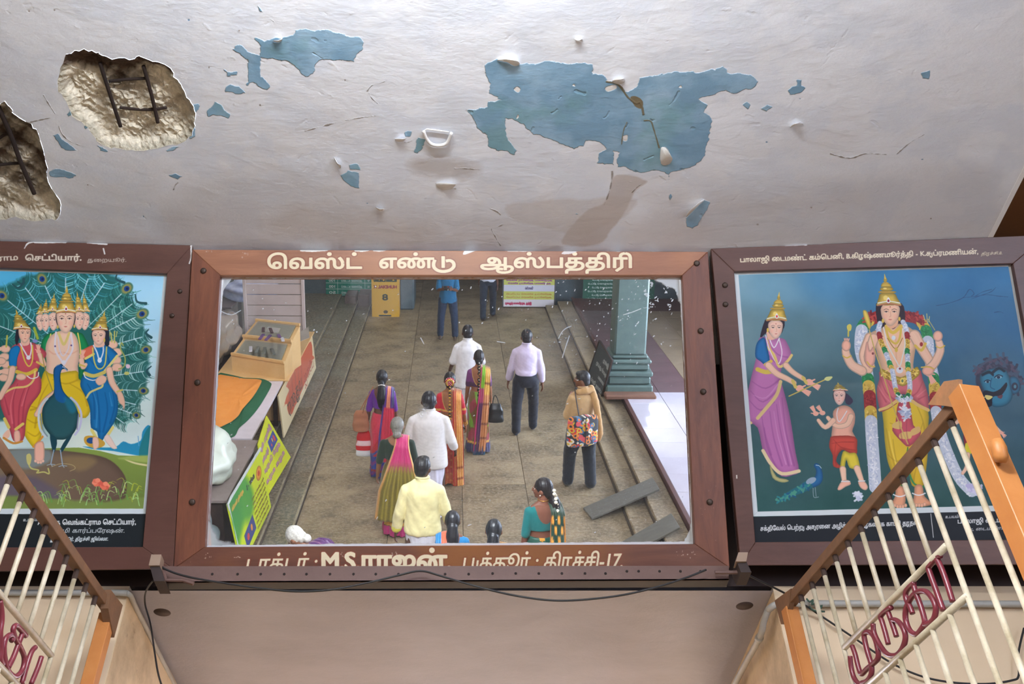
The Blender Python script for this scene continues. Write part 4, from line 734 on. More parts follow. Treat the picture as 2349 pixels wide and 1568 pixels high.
    # blue moustached head and the small figure behind the post
    p([(1995,60),(2030,-10),(2100,-50),(2200,-60),(2270,-10),(2310,60),(2325,160),(2290,200),(2240,220),(2060,240),(2000,150)], (46,48,66), soft=3); c.dabs([(2010,40),(2080,-20),(2200,-30),(2280,40),(2310,150)], 40, 24, [(40,40,58), (70,60,80), (56,70,92)], 130, 5)
    p([(2030,60),(2100,20),(2200,20),(2240,80),(2262,160),(2262,230),(2230,280),(2170,302),(2110,290),(2060,200),(2025,120)], (42,116,150), shade=(.45, 12)); p([(2240,90),(2290,80),(2320,130),(2310,190),(2260,200)], (36,96,132), shade=(.4, 8)); e(2280, 150, 24, 30, (34,40,58)); e(2282, 150, 10, 14, (70,120,140))
    l([(2040,70),(2090,50),(2120,70)], 10, (16,30,46)); l([(2110,60),(2160,20),(2200,40)], 12, (16,30,46)); e(2078, 115, 17, 9, (140,184,200)); e(2080, 115, 10, 9, (20,30,50)); l([(2056,112),(2078,101),(2100,108)], 7, (14,26,42)); e(2160, 80, 24, 12, (120,172,192)); e(2160, 81, 13, 11, (20,34,60)); l([(2132,82),(2158,64),(2190,74)], 8, (14,26,42)); l([(2040,62),(2090,40),(2120,62)], 14, (12,24,38)); l([(2108,52),(2160,14),(2204,36)], 16, (12,24,38)); l([(2110,90),(2100,150),(2130,170)], 8, (24,80,116)); p([(2040,215),(2060,180),(2120,190),(2170,170),(2215,120),(2222,150),(2180,215),(2120,225),(2110,290),(2060,300),(2045,260)], (22,20,30), rag=1); p([(2150,225),(2190,210),(2180,240)], (90,50,60)); l([(2025,238),(2060,228)], 6, (200,190,110)); p([(2060,215),(2090,215),(2118,226),(2090,248),(2068,240)], (226,206,120))
    p([(1800,300),(1870,290),(1880,360),(1850,420),(1810,400)], (58,88,100)); limb(c, [(1870,310),(1875,380),(1840,420),(1800,370)], 30); p([(1905,440),(1975,430),(1990,560),(1940,600),(1905,570)], (132,30,40), shade=(.3, 6)); p([(1915,570),(1960,575),(1960,640),(1920,660)], (214,196,40)); limb(c, [(1935,650),(1925,740),(1895,790)], 30); limb(c, [(2080,390),(2140,450),(2190,500)], 28); hand(c, 2180, 490, .8, 44); p([(2050,800),(2090,780),(2110,880),(2070,910)], (120,34,44))
    # white margin, black caption strip
    c.T = (0, 0, 1); c.a[..., :3] = np.clip(c.a[..., :3] ** .84 * 1.05, 0, 1)
    W1, W2 = (222,230,234), (30,34,40); o_ = [(1676,612), (2332,596), (2440,1172), (1726,1184)]; i_ = [(1694,631), (2313,612), (2408,1156), (1738,1173)]
    for a_ in range(4): b_ = (a_ + 1) % 4; c.poly([o_[a_], o_[b_], i_[b_], i_[a_]], W1, smooth=False, soft=.8)
    c.poly([(1700,1186),(1728,1185),(2460,1168),(2480,1290),(1700,1290)], W2, smooth=False)
    c.text('சக்திவேல் பெற்று அசுரனை அழித்து திருமுருகனாக காட்சி தருதல்', (1744, 1217), (2106, 1203), 14, (224,226,228), .5); c.line([(2135,1178),(2141,1232)], 1.6, (220,220,220), smooth=False)
    c.text('உபயம்:', (2168, 1188), (2200, 1187), 9, (214,216,220), .3, shear=.2); c.text('பாலாஜி டைமண்ட்', (2196, 1200), (2330, 1196), 14, (224,226,228), .6); c.text('B/c, டைமண்ட் பஜார்', (2214, 1217), (2350, 1212), 10, (214,216,220), .2, shear=.2)
def feather(c, x0, y0, x1, y1, w, eye=True, tone=0):
    dx, dy = x1 - x0, y1 - y0; L = math.hypot(dx, dy); ux, uy = dx / L, dy / L; g = random.Random(int(x1 * 7 + y1)); pal = [[(60,150,170), (30,104,112), (110,200,214), (24,84,84)], [(50,130,120), (28,92,84), (120,190,180), (20,70,66)], [(90,150,150), (40,100,96), (170,214,210), (34,84,80)]][tone]
    for i in range(46):
        t = .18 + .82 * i / 45; s_ = 1 if i % 2 else -1; q = w * (.5 + .5 * t) * g.uniform(.8, 1.15) * (1 if t < .9 else .8); bx_, by = x0 + dx * t, y0 + dy * t
        ex, ey = bx_ + ux * q * .8 - uy * q * s_, by + uy * q * .8 + ux * q * s_; mx, my = bx_ + ux * q * .25 - uy * q * .7 * s_, by + uy * q * .25 + ux * q * .7 * s_
        c.line([(bx_, by), (mx, my), (ex, ey)], g.uniform(2, 4.2), g.choice(pal), alpha=.8, taper=(1, .3), n=3)
    c.line([(x0 + dx * .2, y0 + dy * .2), (x0 + dx * .92, y0 + dy * .92)], 2.2, (190,220,226), taper=(.7, 1.2), alpha=.85, smooth=False)
    if eye: e = c.ell; a = math.degrees(math.atan2(dy, dx)); e(x1, y1, w * .55, w * .42, (60,110,90), ang=a, soft=3); e(x1, y1, w * .42, w * .32, (128,128,70), ang=a, soft=2); e(x1, y1, w * .22, w * .2, (24,56,120), ang=a); e(x1 + 1, y1, w * .1, w * .1, (20,30,70))
def paint_left(c):
    field(c, [(0,640,(70,170,214)),(60,700,(60,160,205)),(200,640,(90,190,224)),(330,640,(150,206,236)),(370,720,(160,212,238)),(360,820,(186,222,232)),(340,940,(206,228,222)),(300,1000,(210,230,226)),(200,1010,(214,228,214)),(20,1000,(206,228,226)),(-60,900,(150,200,214)),(-100,700,(70,170,210)),(100,900,(30,90,80)),(-200,800,(120,190,214)),(-300,700,(120,190,220)),(-250,1000,(200,226,226)),(-100,1040,(206,226,216))])
    p, l, e = c.poly, c.line, c.ell
    p([(20,650),(100,625),(200,622),(270,640),(310,700),(335,760),(340,830),(330,900),(300,960),(270,975),(230,960),(200,940),(60,960),(-20,960),(-120,900),(-150,800),(-60,700)], (28,88,82), soft=10, rag=6, alpha=.95)
    for f in ((150,760,96,640,30,1,0),(150,760,150,628,34,0,0),(160,760,205,630,34,0,0),(165,760,245,640,34,0,0),(150,780,50,650,32,0,0),(140,790,4,678,30,1,0),(130,800,-20,740,30,0,1),(130,820,-60,790,30,1,1),(180,770,290,662,30,1,1),(185,790,325,720,30,1,2),(190,780,312,690,26,0,1),(190,810,336,770,22,0,2),(200,840,334,802,26,1,1),(200,870,340,850,24,0,2),(200,890,328,896,24,1,2),(200,900,320,930,24,0,2),(200,910,312,952,20,1,2),(200,910,290,975,20,0,1)): feather(c, *f)
    for cr in ([(40,646),(52,652),(54,640)], [(28,652),(42,660),(54,648)], [(268,628),(266,640),(284,648)], [(310,676),(314,692),(334,696)], [(340,756),(334,764),(346,774)], [(346,840),(336,850),(342,860)]): l(cr, 7, (30,70,76), taper=(.4, 1))
    # ground
    p([(-400,1040),(20,1034),(100,1028),(180,1026),(230,1034),(270,1044),(345,1046),(360,1190),(-400,1190)], (122,146,62), smooth=False, grad=((0,1050),(0,1180),(92,110,48)))
    p([(190,1024),(215,1030),(260,1034),(345,1044),(345,985),(338,975),(326,990),(322,1010),(300,1018),(282,1012),(266,1024),(240,1026),(200,1024)], (30,132,176), soft=2); p([(330,996),(348,978),(350,1050),(318,1046)], (28,110,120), soft=2); l([(316,1000),(318,1022)], 1.6, (90,160,200))
    l([(345,1068),(310,1062),(286,1052),(300,1048)], 5, (206,196,140), taper=(1, .5)); p([(270,1050),(345,1044),(345,1060),(300,1056)], (150,168,80), soft=5)
    p([(-400,1060),(-100,1034),(20,1030),(100,1030),(170,1036),(230,1046),(262,1062),(285,1090),(290,1120),(276,1150),(200,1160),(100,1170),(-400,1180)], (112,94,74), soft=3, grad=((60,1040),(220,1150),(92,72,60)), shade=(.2, 20))
    p([(20,1032),(100,1030),(118,1040),(110,1060),(60,1075),(10,1060)], (116,132,134), soft=10, alpha=.8); p([(-60,1100),(60,1090),(110,1110),(150,1140),(100,1150),(-60,1150)], (84,76,92), soft=14, alpha=.8); p([(140,1050),(200,1046),(220,1060),(180,1080)], (132,108,70), soft=14, alpha=.7); p([(-40,1140),(60,1138),(160,1146),(240,1150),(330,1140),(335,1172),(-400,1172)], (106,126,58), soft=8, rag=2)
    g = random.Random(5)
    for i in range(70):
        x = g.uniform(60, 325); y = g.uniform(1118, 1160) if x > 150 else g.uniform(1130, 1162); h = g.uniform(8, 24); s_ = g.choice((-1, 1)); l([(x, y), (x + s_ * h * .3, y - h), (x + s_ * h * .9, y - h * .8)], g.uniform(1.4, 3.4), g.choice([(136,190,110), (112,160,70), (170,204,120), (90,140,60), (160,170,50)]), taper=(1, .4), alpha=.9)
    for x, y in ((222,1106),(240,1114)):
        for a_ in range(6): e(x + 6 * math.cos(a_), y + 5 * math.sin(a_), 6, 5, g.choice([(226,106,80), (214,84,66), (236,130,100)]))
    l([(62,1046),(70,1050),(66,1064),(72,1074),(88,1078),(84,1084),(100,1082),(112,1086),(110,1074)], 3.2, (180,176,96)); p([(60,1044),(68,1040),(72,1050),(68,1066),(62,1062)], (196,186,106)); l([(118,1070),(140,1063),(165,1066),(172,1074),(160,1080)], 1.4, (170,150,104))
    # far-side hands and emblems
    for i, (x, y) in enumerate(((12,800),(10,818),(14,836),(14,852),(2,828),(8,866))): e(x, y, 12, 9, SK, shade=(.3, 4)); l([(x - 12, y), (x - 26, y + 8)], 9, SK)
    for (a, b) in (((-8,790),(-4,770)), ((14,795),(16,770)), ((-2,815),(-8,800))): l([a, b], 4, (180,176,70))
    for x, y in ((258,790),(268,808),(266,826),(268,842)): e(x, y, 12, 10, SK, shade=(.3, 4)); l([(x - 10, y + 4), (x - 24, y + 8)], 10, SK)
    l([(256,784),(254,764)], 3, (190,186,90)); l([(262,786),(262,760)], 3, (190,186,90)); l([(250,772),(252,760)], 2, (190,186,90)); l([(266,772),(268,760)], 2, (190,186,90)); l([(282,792),(278,786),(276,800),(286,820),(284,840),(272,846)], 3, (150,160,80)); e(293, 840, 5, 5, (226,190,206)); e(290, 856, 6, 4, (190,190,100))
    # middle figure: green shawl, body, yellow cloth
    p([(94,790),(104,770),(124,762),(180,762),(194,774),(204,800),(196,820),(190,860),(180,880),(176,800),(110,800),(108,860),(100,830)], (22,128,70), shade=(.35, 8)); l([(178,764),(184,800),(182,840)], 3, (226,206,90)); l([(116,766),(108,800)], 3, (226,206,90))
    p([(118,768),(140,758),(166,762),(178,780),(182,810),(178,840),(174,862),(110,866),(106,830),(104,800),(108,782)], (244,196,166), shade=(.22, 12)); l([(112,804),(124,812),(140,808)], 3, (214,150,120), alpha=.6, soft=3); l([(146,808),(160,812),(178,804)], 3, (214,150,120), alpha=.6, soft=3)
    p([(102,850),(120,858),(174,850),(180,868),(192,880),(208,930),(196,958),(170,950),(150,930),(110,930),(100,960),(94,1000),(82,1028),(66,1014),(54,990),(56,950),(62,920),(90,880)], (224,186,36), shade=(.25, 10), grad=((180,860),(60,1000),(232,196,30))); fold(c, [[(110,880),(90,920),(80,980)], [(130,900),(100,930),(70,940)], [(60,960),(80,970),(94,960)], [(160,880),(190,900),(200,930)], [(120,870),(150,880),(176,872)], [(66,930),(90,936),(110,930)], [(62,990),(80,1000),(92,990)]], 4, (170,120,20)); l([(76,1024),(90,1010),(98,1000)], 5, (220,140,50))
    limb(c, [(130,900),(104,920),(88,945),(84,950)], 17); p([(80,1018),(98,1012),(102,1036),(100,1056),(92,1060),(80,1058),(78,1044)], (240,176,150), shade=(.28, 5))
    for x, y in ((81,1057),(87,1060),(93,1060),(98,1057)): e(x, y, 3.4, 3.6, (244,186,160), shade=(.2, 2))
    l([(128,762),(126,800),(140,826),(146,836),(152,826),(166,800),(162,764)], 4.5, (226,214,220)); l([(132,768),(136,800),(144,816),(156,800),(160,770)], 2.6, (220,206,216)); l([(134,764),(140,780),(146,790),(152,780),(158,764)], 6, (222,196,110)); e(146, 830, 4, 4, (224,222,228)); e(126,794,2,2,(90,60,120)); e(163,792,2,2,(90,60,120))
    # heads
    for x, y, w, h, yaw in ((92,738,20,40,-.9),(104,738,21,42,-.8),(122,736,24,44,-.6),(194,736,22,42,.6),(181,734,25,44,.5)):
        face(c, x, y, w, h, yaw, (242,196,172), hair=False)
    for x, y, w, h in ((90,720,15,24),(102,717,18,32),(120,714,24,42),(197,714,17,42),(182,714,22,46)): crown(c, x, y, w, h, 4 if x < 150 else -6)
    face(c, 150, 734, 42, 60, 0, (244,196,168)); crown(c, 151, 716, 45, 60, 2)
    e(132,750,2,4,GOLD); e(170,748,2,4,GOLD)
    # consort in red, left
    p([(24,800),(44,786),(76,786),(98,800),(106,812),(98,830),(90,842),(86,856),(94,870),(92,900),(70,930),(60,960),(56,1000),(46,1014),(30,1010),(20,980),(4,940),(0,920),(6,900),(30,878),(38,856),(34,836)], (200,74,86), shade=(.28, 10)); fold(c, [[(40,880),(30,920),(32,980)], [(56,890),(44,930),(42,990)], [(70,880),(56,920),(50,980)], [(50,800),(64,820),(84,830)], [(10,910),(20,950)]], 4, (140,34,54)); fold(c, [[(34,890),(24,930),(28,970)], [(62,890),(50,930)]], 3, (236,130,140))
    p([(24,800),(38,792),(46,800),(40,820),(36,842),(22,842),(20,816)], (14,110,176), shade=(.3, 4)); l([(21,842),(36,843)], 7, (176,150,60)); l([(38,852),(60,858),(82,848)], 9, (214,180,60)); l([(6,904),(30,890),(60,886),(76,872),(80,852)], 5, (230,196,110)); l([(10,960),(20,980)], 7, (220,196,90)); l([(36,984),(52,972)], 7, (220,196,90))
    limb(c, [(28,846),(22,872),(8,896),(0,912)], 15); limb(c, [(96,826),(100,836),(90,812)], 13); hand(c, 88, 806, -1.6, 16); l([(84,830),(98,838)], 5, (214,180,80)); l([(62,862),(72,868),(86,864),(88,854)], 2.5, (230,226,230)); e(48, 864, 12, 8, SK, shade=(.25, 4)); p([(6,998),(20,984),(22,1000),(10,1008)], SK); p([(32,990),(44,988),(46,1010),(34,1016)], (240,180,156), shade=(.25, 4)); l([(8,1004),(30,1016),(50,1012)], 5, (200,130,50))
    l([(46,788),(56,806),(66,820),(72,800),(70,786)], 3.4, (226,214,222)); l([(48,796),(56,826),(66,840),(74,826),(74,792)], 3.2, (220,190,70)); e(65, 820, 5, 5, (230,230,236)); p([(34,780),(38,752),(48,744),(40,790)], (30,30,40)); p([(48,774),(66,774),(66,790),(50,792)], (230,176,150)); face(c, 56, 766, 28, 42, .3, (240,188,158)); crown(c, 50, 754, 38, 44, -14); l([(96,812),(104,850),(120,896)], 2, (150,130,60)); l([(86,776),(78,752)], 6, (150,170,50)); e(80,782,6,4,(120,130,190))
    # consort in blue, right
    p([(196,806),(206,794),(216,790),(240,790),(260,802),(270,816),(256,834),(242,850),(244,870),(262,888),(270,920),(268,950),(256,978),(240,1000),(228,1020),(222,990),(208,980),(206,940),(196,910),(184,886),(186,868),(194,850)], (20,104,168), shade=(.3, 10)); fold(c, [[(220,890),(226,930),(228,990)], [(240,900),(246,940),(236,990)], [(200,880),(214,910),(216,960)], [(256,890),(262,930),(252,970)], [(230,800),(246,816),(250,836)], [(204,820),(216,836),(236,842)]], 4, (8,60,118)); fold(c, [[(210,890),(222,930),(220,980)], [(250,900),(256,930)]], 3, (70,156,208))
    p([(186,806),(200,796),(214,792),(214,812),(202,822),(190,824)], (220,96,70), shade=(.25, 4)); l([(196,822),(214,812)], 6, (226,206,110)); l([(268,816),(252,836),(240,850)], 6, (222,206,120)); l([(194,856),(214,862),(238,854)], 9, (206,186,90)); l([(198,912),(206,900),(222,892),(234,886),(234,872)], 5, (214,200,120)); l([(210,986),(220,1004)], 7, (220,206,110)); l([(258,980),(244,1002)], 7, (220,206,110)); l([(192,856),(196,866),(212,872),(226,868)], 2.5, (220,228,236))
    limb(c, [(250,848),(256,876),(270,898),(276,906)], 15); p([(268,900),(278,898),(286,920),(284,940),(280,930),(272,922)], SK, shade=(.2, 3)); l([(268,898),(280,894)], 4, (214,190,90)); limb(c, [(186,826),(190,842),(196,836)], 12); hand(c, 188, 818, -1.4, 16); l([(182,836),(194,840)], 4, (214,180,80)); p([(218,872),(232,860),(244,866),(240,878),(226,884)], SK, shade=(.2, 3))
    p([(192,1010),(196,1000),(216,1000),(238,1012),(238,1022),(220,1028),(200,1022)], (200,150,50)); e(208, 1010, 10, 7, (30,70,130)); p([(212,1004),(224,1004),(226,1024),(214,1030)], (240,190,166), shade=(.2, 3)); p([(238,1006),(248,996),(264,1020),(268,1028),(256,1028)], (234,206,190), shade=(.15, 3))
    l([(214,792),(222,808),(228,826),(236,808),(236,790)], 3.4, (210,222,236)); l([(212,798),(216,830),(226,846),(240,836),(244,796)], 3.2, (206,196,90)); e(228, 826, 5, 6, (228,234,240)); p([(238,760),(248,750),(250,790),(240,790)], (28,34,46)); p([(216,780),(236,780),(238,794),(218,796)], (232,180,156)); face(c, 226, 772, 31, 40, -.3, (242,194,168)); crown(c, 228, 756, 36, 42, 12); e(239, 780, 2, 5, GOLD)
    # peacock in front
    p([(134,838),(140,834),(146,840),(156,848),(146,846),(140,850),(138,866),(142,890),(150,904),(164,918),(174,934),(180,954),(176,978),(166,996),(152,1006),(140,1008),(124,1006),(112,994),(100,976),(96,954),(98,934),(110,914),(122,902),(124,880),(122,860),(124,844)], (22,76,92), shade=(.38, 10), grad=((130,840),(140,960),(34,78,84)))
    p([(128,840),(138,836),(144,842),(138,852),(136,872),(142,894),(152,910),(146,924),(128,916),(124,890),(124,856)], (16,84,160), alpha=.85, soft=4); p([(146,912),(168,916),(176,940),(160,946)], (24,116,150), alpha=.6, soft=8); e(146, 841, 3.4, 2, (220,230,230)); e(146, 841, 1.4, 1.4, (20,20,30)); l([(146,842),(154,850)], 2.4, (120,150,190))
    l([(108,914),(94,930),(88,954),(92,984),(104,1002)], 7, (200,210,214), taper=(.8, .7)); l([(162,912),(176,926),(186,950),(182,980),(172,996)], 7, (196,198,222), taper=(.7, .8)); l([(92,950),(98,984),(108,1000)], 3, (120,140,146)); l([(180,950),(176,984)], 3, (130,130,160))
    p([(114,996),(130,1008),(126,1034),(120,1034)], (20,56,66)); p([(166,996),(150,1008),(136,1034),(144,1034)], (20,56,66)); l([(123,1032),(116,1064)], 2.6, (140,160,180)); l([(138,1032),(143,1066)], 2.6, (140,160,180))
    for (x, y) in ((116,1064),(143,1067)):
        for a_ in (.3, 1.2, 2.6): l([(x, y), (x + 10 * math.cos(a_), y + 5 * math.sin(a_))], 1.8, (140,160,176), smooth=False)
    c.a[..., :3] = np.clip(c.a[..., :3] ** .86 * 1.06, 0, 1)
    o_ = [(-300,598), (392,622), (338,1182), (-380,1182)]; i_ = [(-290,613), (375,633), (328,1166), (-370,1166)]; W1 = (218,228,232)
    for a_ in range(4): b_ = (a_ + 1) % 4; c.poly([o_[a_], o_[b_], i_[b_], i_[a_]], W1, smooth=False)
    c.poly([(-420,1179),(350,1178),(345,1275),(-420,1275)], (32,38,42), smooth=False)
    c.text('உபயம்:', (52,1195), (88,1194), 9, (214,220,222), .3, shear=.2); c.text('A. முத்து வெங்கட்ராம செட்டியார்,', (86,1203), (311,1202), 15, (226,230,230), .7); c.text('லட்சுமி கார்ப்பரேஷன்.', (100,1221), (285,1221), 13, (214,222,224), .2, shear=.15); c.text('துறையூர், திருச்சி ஜில்லா.', (115,1240), (247,1239), 11, (214,222,224), .5, shear=.3)
def rtxt(c):
    c.text('பாலாஜி டைமண்ட் கம்பெனி, B.கிருஷ்ணமூர்த்தி - K.சுப்ரமணியன்,', (1697,601), (2244,582), 15, (236,220,190), .55); c.text('திருச்சி.8.', (2250,585), (2299,583), 9, (214,196,160), .2, shear=.2)
    for x, y, w in ((1815,560,70),(1865,557,50)): c.line([(x - w / 2, y + 2), (x + w / 2, y)], 5, (226,222,220), rag=1.2, smooth=False)
    c.line([(1690,1090),(1690,1096)], 3, (226,222,210), smooth=False)
def ltxt(c):
    c.text('ராம', (-8,598), (42,596), 16, (226,214,196), .6); c.text('செட்டியார்.', (57,597), (187,597), 17, (226,214,196), .8); c.text('துறையூர்.', (200,600), (290,600), 11, (206,192,178), .2)
    c.line([(56,569),(66,557),(90,554)], 4, (230,228,226), rag=1); c.line([(200,556),(245,560)], 4, (230,228,226), rag=1, smooth=False); c.line([(80,556),(150,556)], 4, (230,228,226), rag=1.4, smooth=False); c.line([(438,564),(438,590),(434,604)], 3.4, (226,224,222), rag=.6); c.line([(237,570),(240,582)], 3.5, (226,224,222), smooth=False)
right_panel = panel(RB, [(1631,570), (2402,538), (2490,1294), (1699,1296)], [(1684,622), (2324,604), (2440,1236), (1733,1243)], 'painted_panel', 'framed painting right of the mirror, standing crowned figure in garlands on dark blue', paint_right, .0015, rtxt, 'glossy painted sheet with white margin and black caption strip')
left_panel = panel(LB, [(-340,545), (441,562), (397,1304), (-440,1316)], [(-272,604), (383,627), (327,1254), (-372,1256)], 'painted_panel', 'framed painting left of the mirror, of a many-headed crowned figure behind a peacock', paint_left, .0015, ltxt, 'painted sheet with white margin and black caption strip')
for x, y in ((1663,654), (1664,698)): bolt(x, y, RB, right_panel, .012)
for x, y in ((413,668), (395,724)): bolt(x, y, LB, left_panel, .010)
# ------------------------------------------------------------------ ledge, brackets, wires, pipes
STEELB = mat('painted_angle_iron', (112,84,76), .55, c2=(92,66,60), scale=9, amt=.8, bump=.15); HOLEM = mat('dark_hole', (36,26,24), .9)
LY = 3.50
def ypt(x, y, Y=LY): return at_y(x, y, Y)
a, b, c_, d = ypt(366, 1298), ypt(1672, 1297), ypt(1672, 1330), ypt(366, 1336)
ledge = tag(empty('angle_iron_ledge'), 'long brown angle iron with a row of holes under the mirror', 'ledge')
bm = BM(); prism(bm, [a, b, c_, d], (0, .006, 0)); build('upright_flange', bm, STEELB, ledge)
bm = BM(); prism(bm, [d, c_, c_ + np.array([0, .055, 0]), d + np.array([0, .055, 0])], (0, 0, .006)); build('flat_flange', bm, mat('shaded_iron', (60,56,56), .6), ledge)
for x in (487,545,598,652,703,757,811,862,914,1021,1075,1130,1183,1236,1289,1342,1389,1438,1465,1513,1561,1607):
    p_ = ypt(x, 1316 - (x > 1100) * 1.5 - (x > 1400) * 5, LY - .001); mt = Matrix.Translation(Vector(p_)) @ Matrix.Rotation(R(90), 4, 'X'); bm = BM(); lathe(bm, [(.0052, -.001), (.0052, .001)], seg=10, mt=mt); build('bolt_hole', bm, HOLEM, ledge)
def bracket(x0, x1, y0, y1, y2, label):
    r = tag(empty('hook_bracket'), label, 'bracket'); bm = BM(); prism(bm, [ypt(x0 + 6, y0, 3.42), ypt(x1 + 4, y0, 3.42), ypt(x1, y1, 3.42), ypt(x0, y1, 3.42)], (0, .05, 0)); build('face_plate', bm, mat('worn_plate', (150,126,108), .5), r)
    bm = BM(); prism(bm, [ypt(x0 + 2, y1, 3.43), ypt(x1, y1, 3.43), ypt(x1 + 12, y2, 3.43), ypt(x0 + 12, y2, 3.43)], (0, .1, 0)); build('iron_body', bm, mat('dark_iron', (50,36,34), .7), r); return r
bracket(341, 366, 1271, 1296, 1332, 'iron bracket with pale face at the left end of the ledge'); bracket(1688, 1712, 1266, 1287, 1312, 'iron bracket with pale face at the right end of the ledge')
for q_ in (((372,1300),(380,1330),(420,1330),(444,1338)), ((1640,1312),(1690,1312),(1700,1296))): bm = BM(); tube(bm, [ypt(x, y, 3.47) for x, y in q_], .008, 6); build('tie_strap', bm, STEELB, ledge)
WIRE = mat('black_cable', (32,30,32), .5); PIPE = mat('white_conduit', (186,184,178), .45, c2=(150,146,138), scale=6); 
def wire(pts, Y, label, r=.0042, m=WIRE, name='hanging_cable', cat='cable', seg=7):
    P = [ypt(p[0], p[1], Y if len(p) < 3 else p[2]) for p in pts]; bm = BM(); tube(bm, catmull(P, 6), r, seg); o = build(name, bm, m, None, True); tag(o, label, cat); return o
wire([(362,1290),(380,1305),(430,1322),(520,1338),(600,1349),(680,1356),(760,1352),(840,1337),(910,1320),(964,1309),(1010,1320),(1080,1341),(1160,1361),(1230,1373),(1290,1377),(1360,1373),(1440,1362),(1520,1342),(1580,1322),(1620,1306)], 3.46, 'long black cable looping below the mirror ledge')
wire([(352,1330,3.46),(335,1355,3.6),(333,1385,3.68),(345,1430,3.70),(354,1490,3.6),(362,1540,3.5),(372,1575,3.4),(392,1640,3.3)], 3.7, 'thin black cable hanging from the left bracket past the round socket', .0036)
wire([(1700,1310,3.44),(1740,1330,3.5),(1800,1360,3.6),(1850,1390,3.66),(1885,1413,3.69),(1960,1463,3.69),(2040,1517,3.69),(2110,1549,3.69),(2180,1564,3.69),(2260,1568,3.69),(2320,1560,3.69),(2337,1548,3.69),(2336,1500,3.69),(2349,1440,3.69)], 3.69, 'black cable sagging across the cream wall behind the right gate')
CW = WY - .022
P = [ypt(2460, 1386, CW), ypt(2349, 1385, CW), ypt(1960, 1384, CW), ypt(1830, 1384, CW), ypt(1795, 1384, CW), ypt(1776, 1388, CW), ypt(1762, 1398, CW + .03)]; Q = [at_z(1752, 1425, 3.50), at_z(1742, 1462, 3.47), at_z(1700, 1540, 3.50), at_z(1660, 1620, 3.52)]
bm = BM(); tube(bm, catmull(P, 5), .014, 10); tube(bm, catmull([P[-1]] + Q, 5), .013, 10); tube(bm, [Q[1] + (Q[1] - Q[2]) * .02, Q[1] - (Q[1] - Q[2]) * .04], .017, 10); tag(build('conduit_pipe', bm, PIPE, None, True), 'white conduit pipe along the cream wall turning into the passage, right', 'pipe')
P = [ypt(-120, 1358, CW), ypt(0, 1359, CW), ypt(150, 1359, CW), ypt(270, 1359, CW), ypt(292, 1360, CW)]; Q = [at_z(300, 1366, ZS - .02), at_z(312, 1395, ZS - .02), at_z(350, 1470, ZS - .02), at_z(400, 1572, ZS - .02), at_z(440, 1650, ZS - .02)]
bm = BM(); tube(bm, P, .0125, 10); tube(bm, [P[-1]] + Q, .011, 10); tag(build('conduit_pipe', bm, PIPE, None, True), 'white conduit pipe along the cream wall turning along the soffit edge, left', 'pipe')
P = [at_z(x, y, ZS - .012) for x, y in ((298,1372),(330,1452),(368,1530),(400,1600))]; bm = BM(); tube(bm, P, .007, 8); tag(build('thin_conduit', bm, mat('grey_conduit', (120,104,94), .6), None, True), 'thin grey conduit beside the left white pipe under the soffit', 'pipe')
bm = BM(); P = [ypt(x, y, CW - .03) for x, y in ((1850,1372),(1858,1380),(1866,1374),(1862,1386),(1876,1380),(1872,1394),(1886,1388),(1880,1400),(1892,1402),(1868,1400),(1856,1390))]; tube(bm, catmull(P, 3), .0035, 6); tag(build('cord_knot', bm, mat('green_cord', (60,84,70), .8), None, True), 'knotted green cord tied round the white conduit', 'cord')
bm = BM(); P = [at_z(x, y, 3.5) for x, y in ((1772,1400),(1768,1412))]
# ------------------------------------------------------------------ the two open gates
ZG = 3.40
ORG = mat('orange_paint', (196,130,70), .5, c2=(172,104,48), scale=5, bump=.1); ORG2 = mat('worn_brown_paint', (132,92,62), .6, c2=(92,68,50), scale=14, amt=.7, bump=.25)
CRMB = mat('cream_bar_paint', (216,204,182), .38, c2=(160,146,118), scale=9, amt=.35, bump=.2); MAR = mat('maroon_paint', (124,48,58), .32, c2=(100,36,46), scale=12)
class Gate:
    def __init__(s, far, near, label):
        s.a = at_z(*far, ZG); s.b = at_z(*near, ZG); d = s.b - s.a; s.L = np.linalg.norm(d); s.d = d / s.L; s.n = np.cross(s.d, [0, 0, 1.]); s.root = tag(empty('iron_gate'), label, 'gate')
    def pt(s, x, y, off=0): return hit(x, y, s.a, s.n) + s.n * off
    def sz(s, x, y): q = s.pt(x, y) - s.a; return float(q @ s.d), float(q[2])
    def w(s, t, z, off=0): return s.a + s.d * t + np.array([0, 0, z]) + s.n * off
    def bar(s, top, bot, r=.0085, m=None, name='bar'):
        P = [s.pt(*top), s.pt(*bot)]; bm = BM(); tube(bm, P, r, 8); return build(name, bm, m or CRMB, s.root, True)
    def vbar(s, t, z0, z1, r=.0085, name='bar'):
        bm = BM(); tube(bm, [s.w(t, z0 - s.a[2]), s.w(t, z1 - s.a[2])], r, 8); return build(name, bm, CRMB, s.root, True)
    def beam(s, t0, z0, t1, z1, w, h, m, name, off=0):
        bm = BM(); A, B = s.w(t0, z0 - s.a[2], off), s.w(t1, z1 - s.a[2], off); ax = (B - A) / np.linalg.norm(B - A); up_ = np.cross(s.n, ax); q = [A - up_ * h / 2 - s.n * w / 2, A + up_ * h / 2 - s.n * w / 2, A + up_ * h / 2 + s.n * w / 2, A - up_ * h / 2 + s.n * w / 2]; prism(bm, q, B - A); bmesh.ops.bevel(bm, geom=list(bm.edges), offset=.002, segments=1, affect='EDGES'); return build(name, bm, m, s.root)
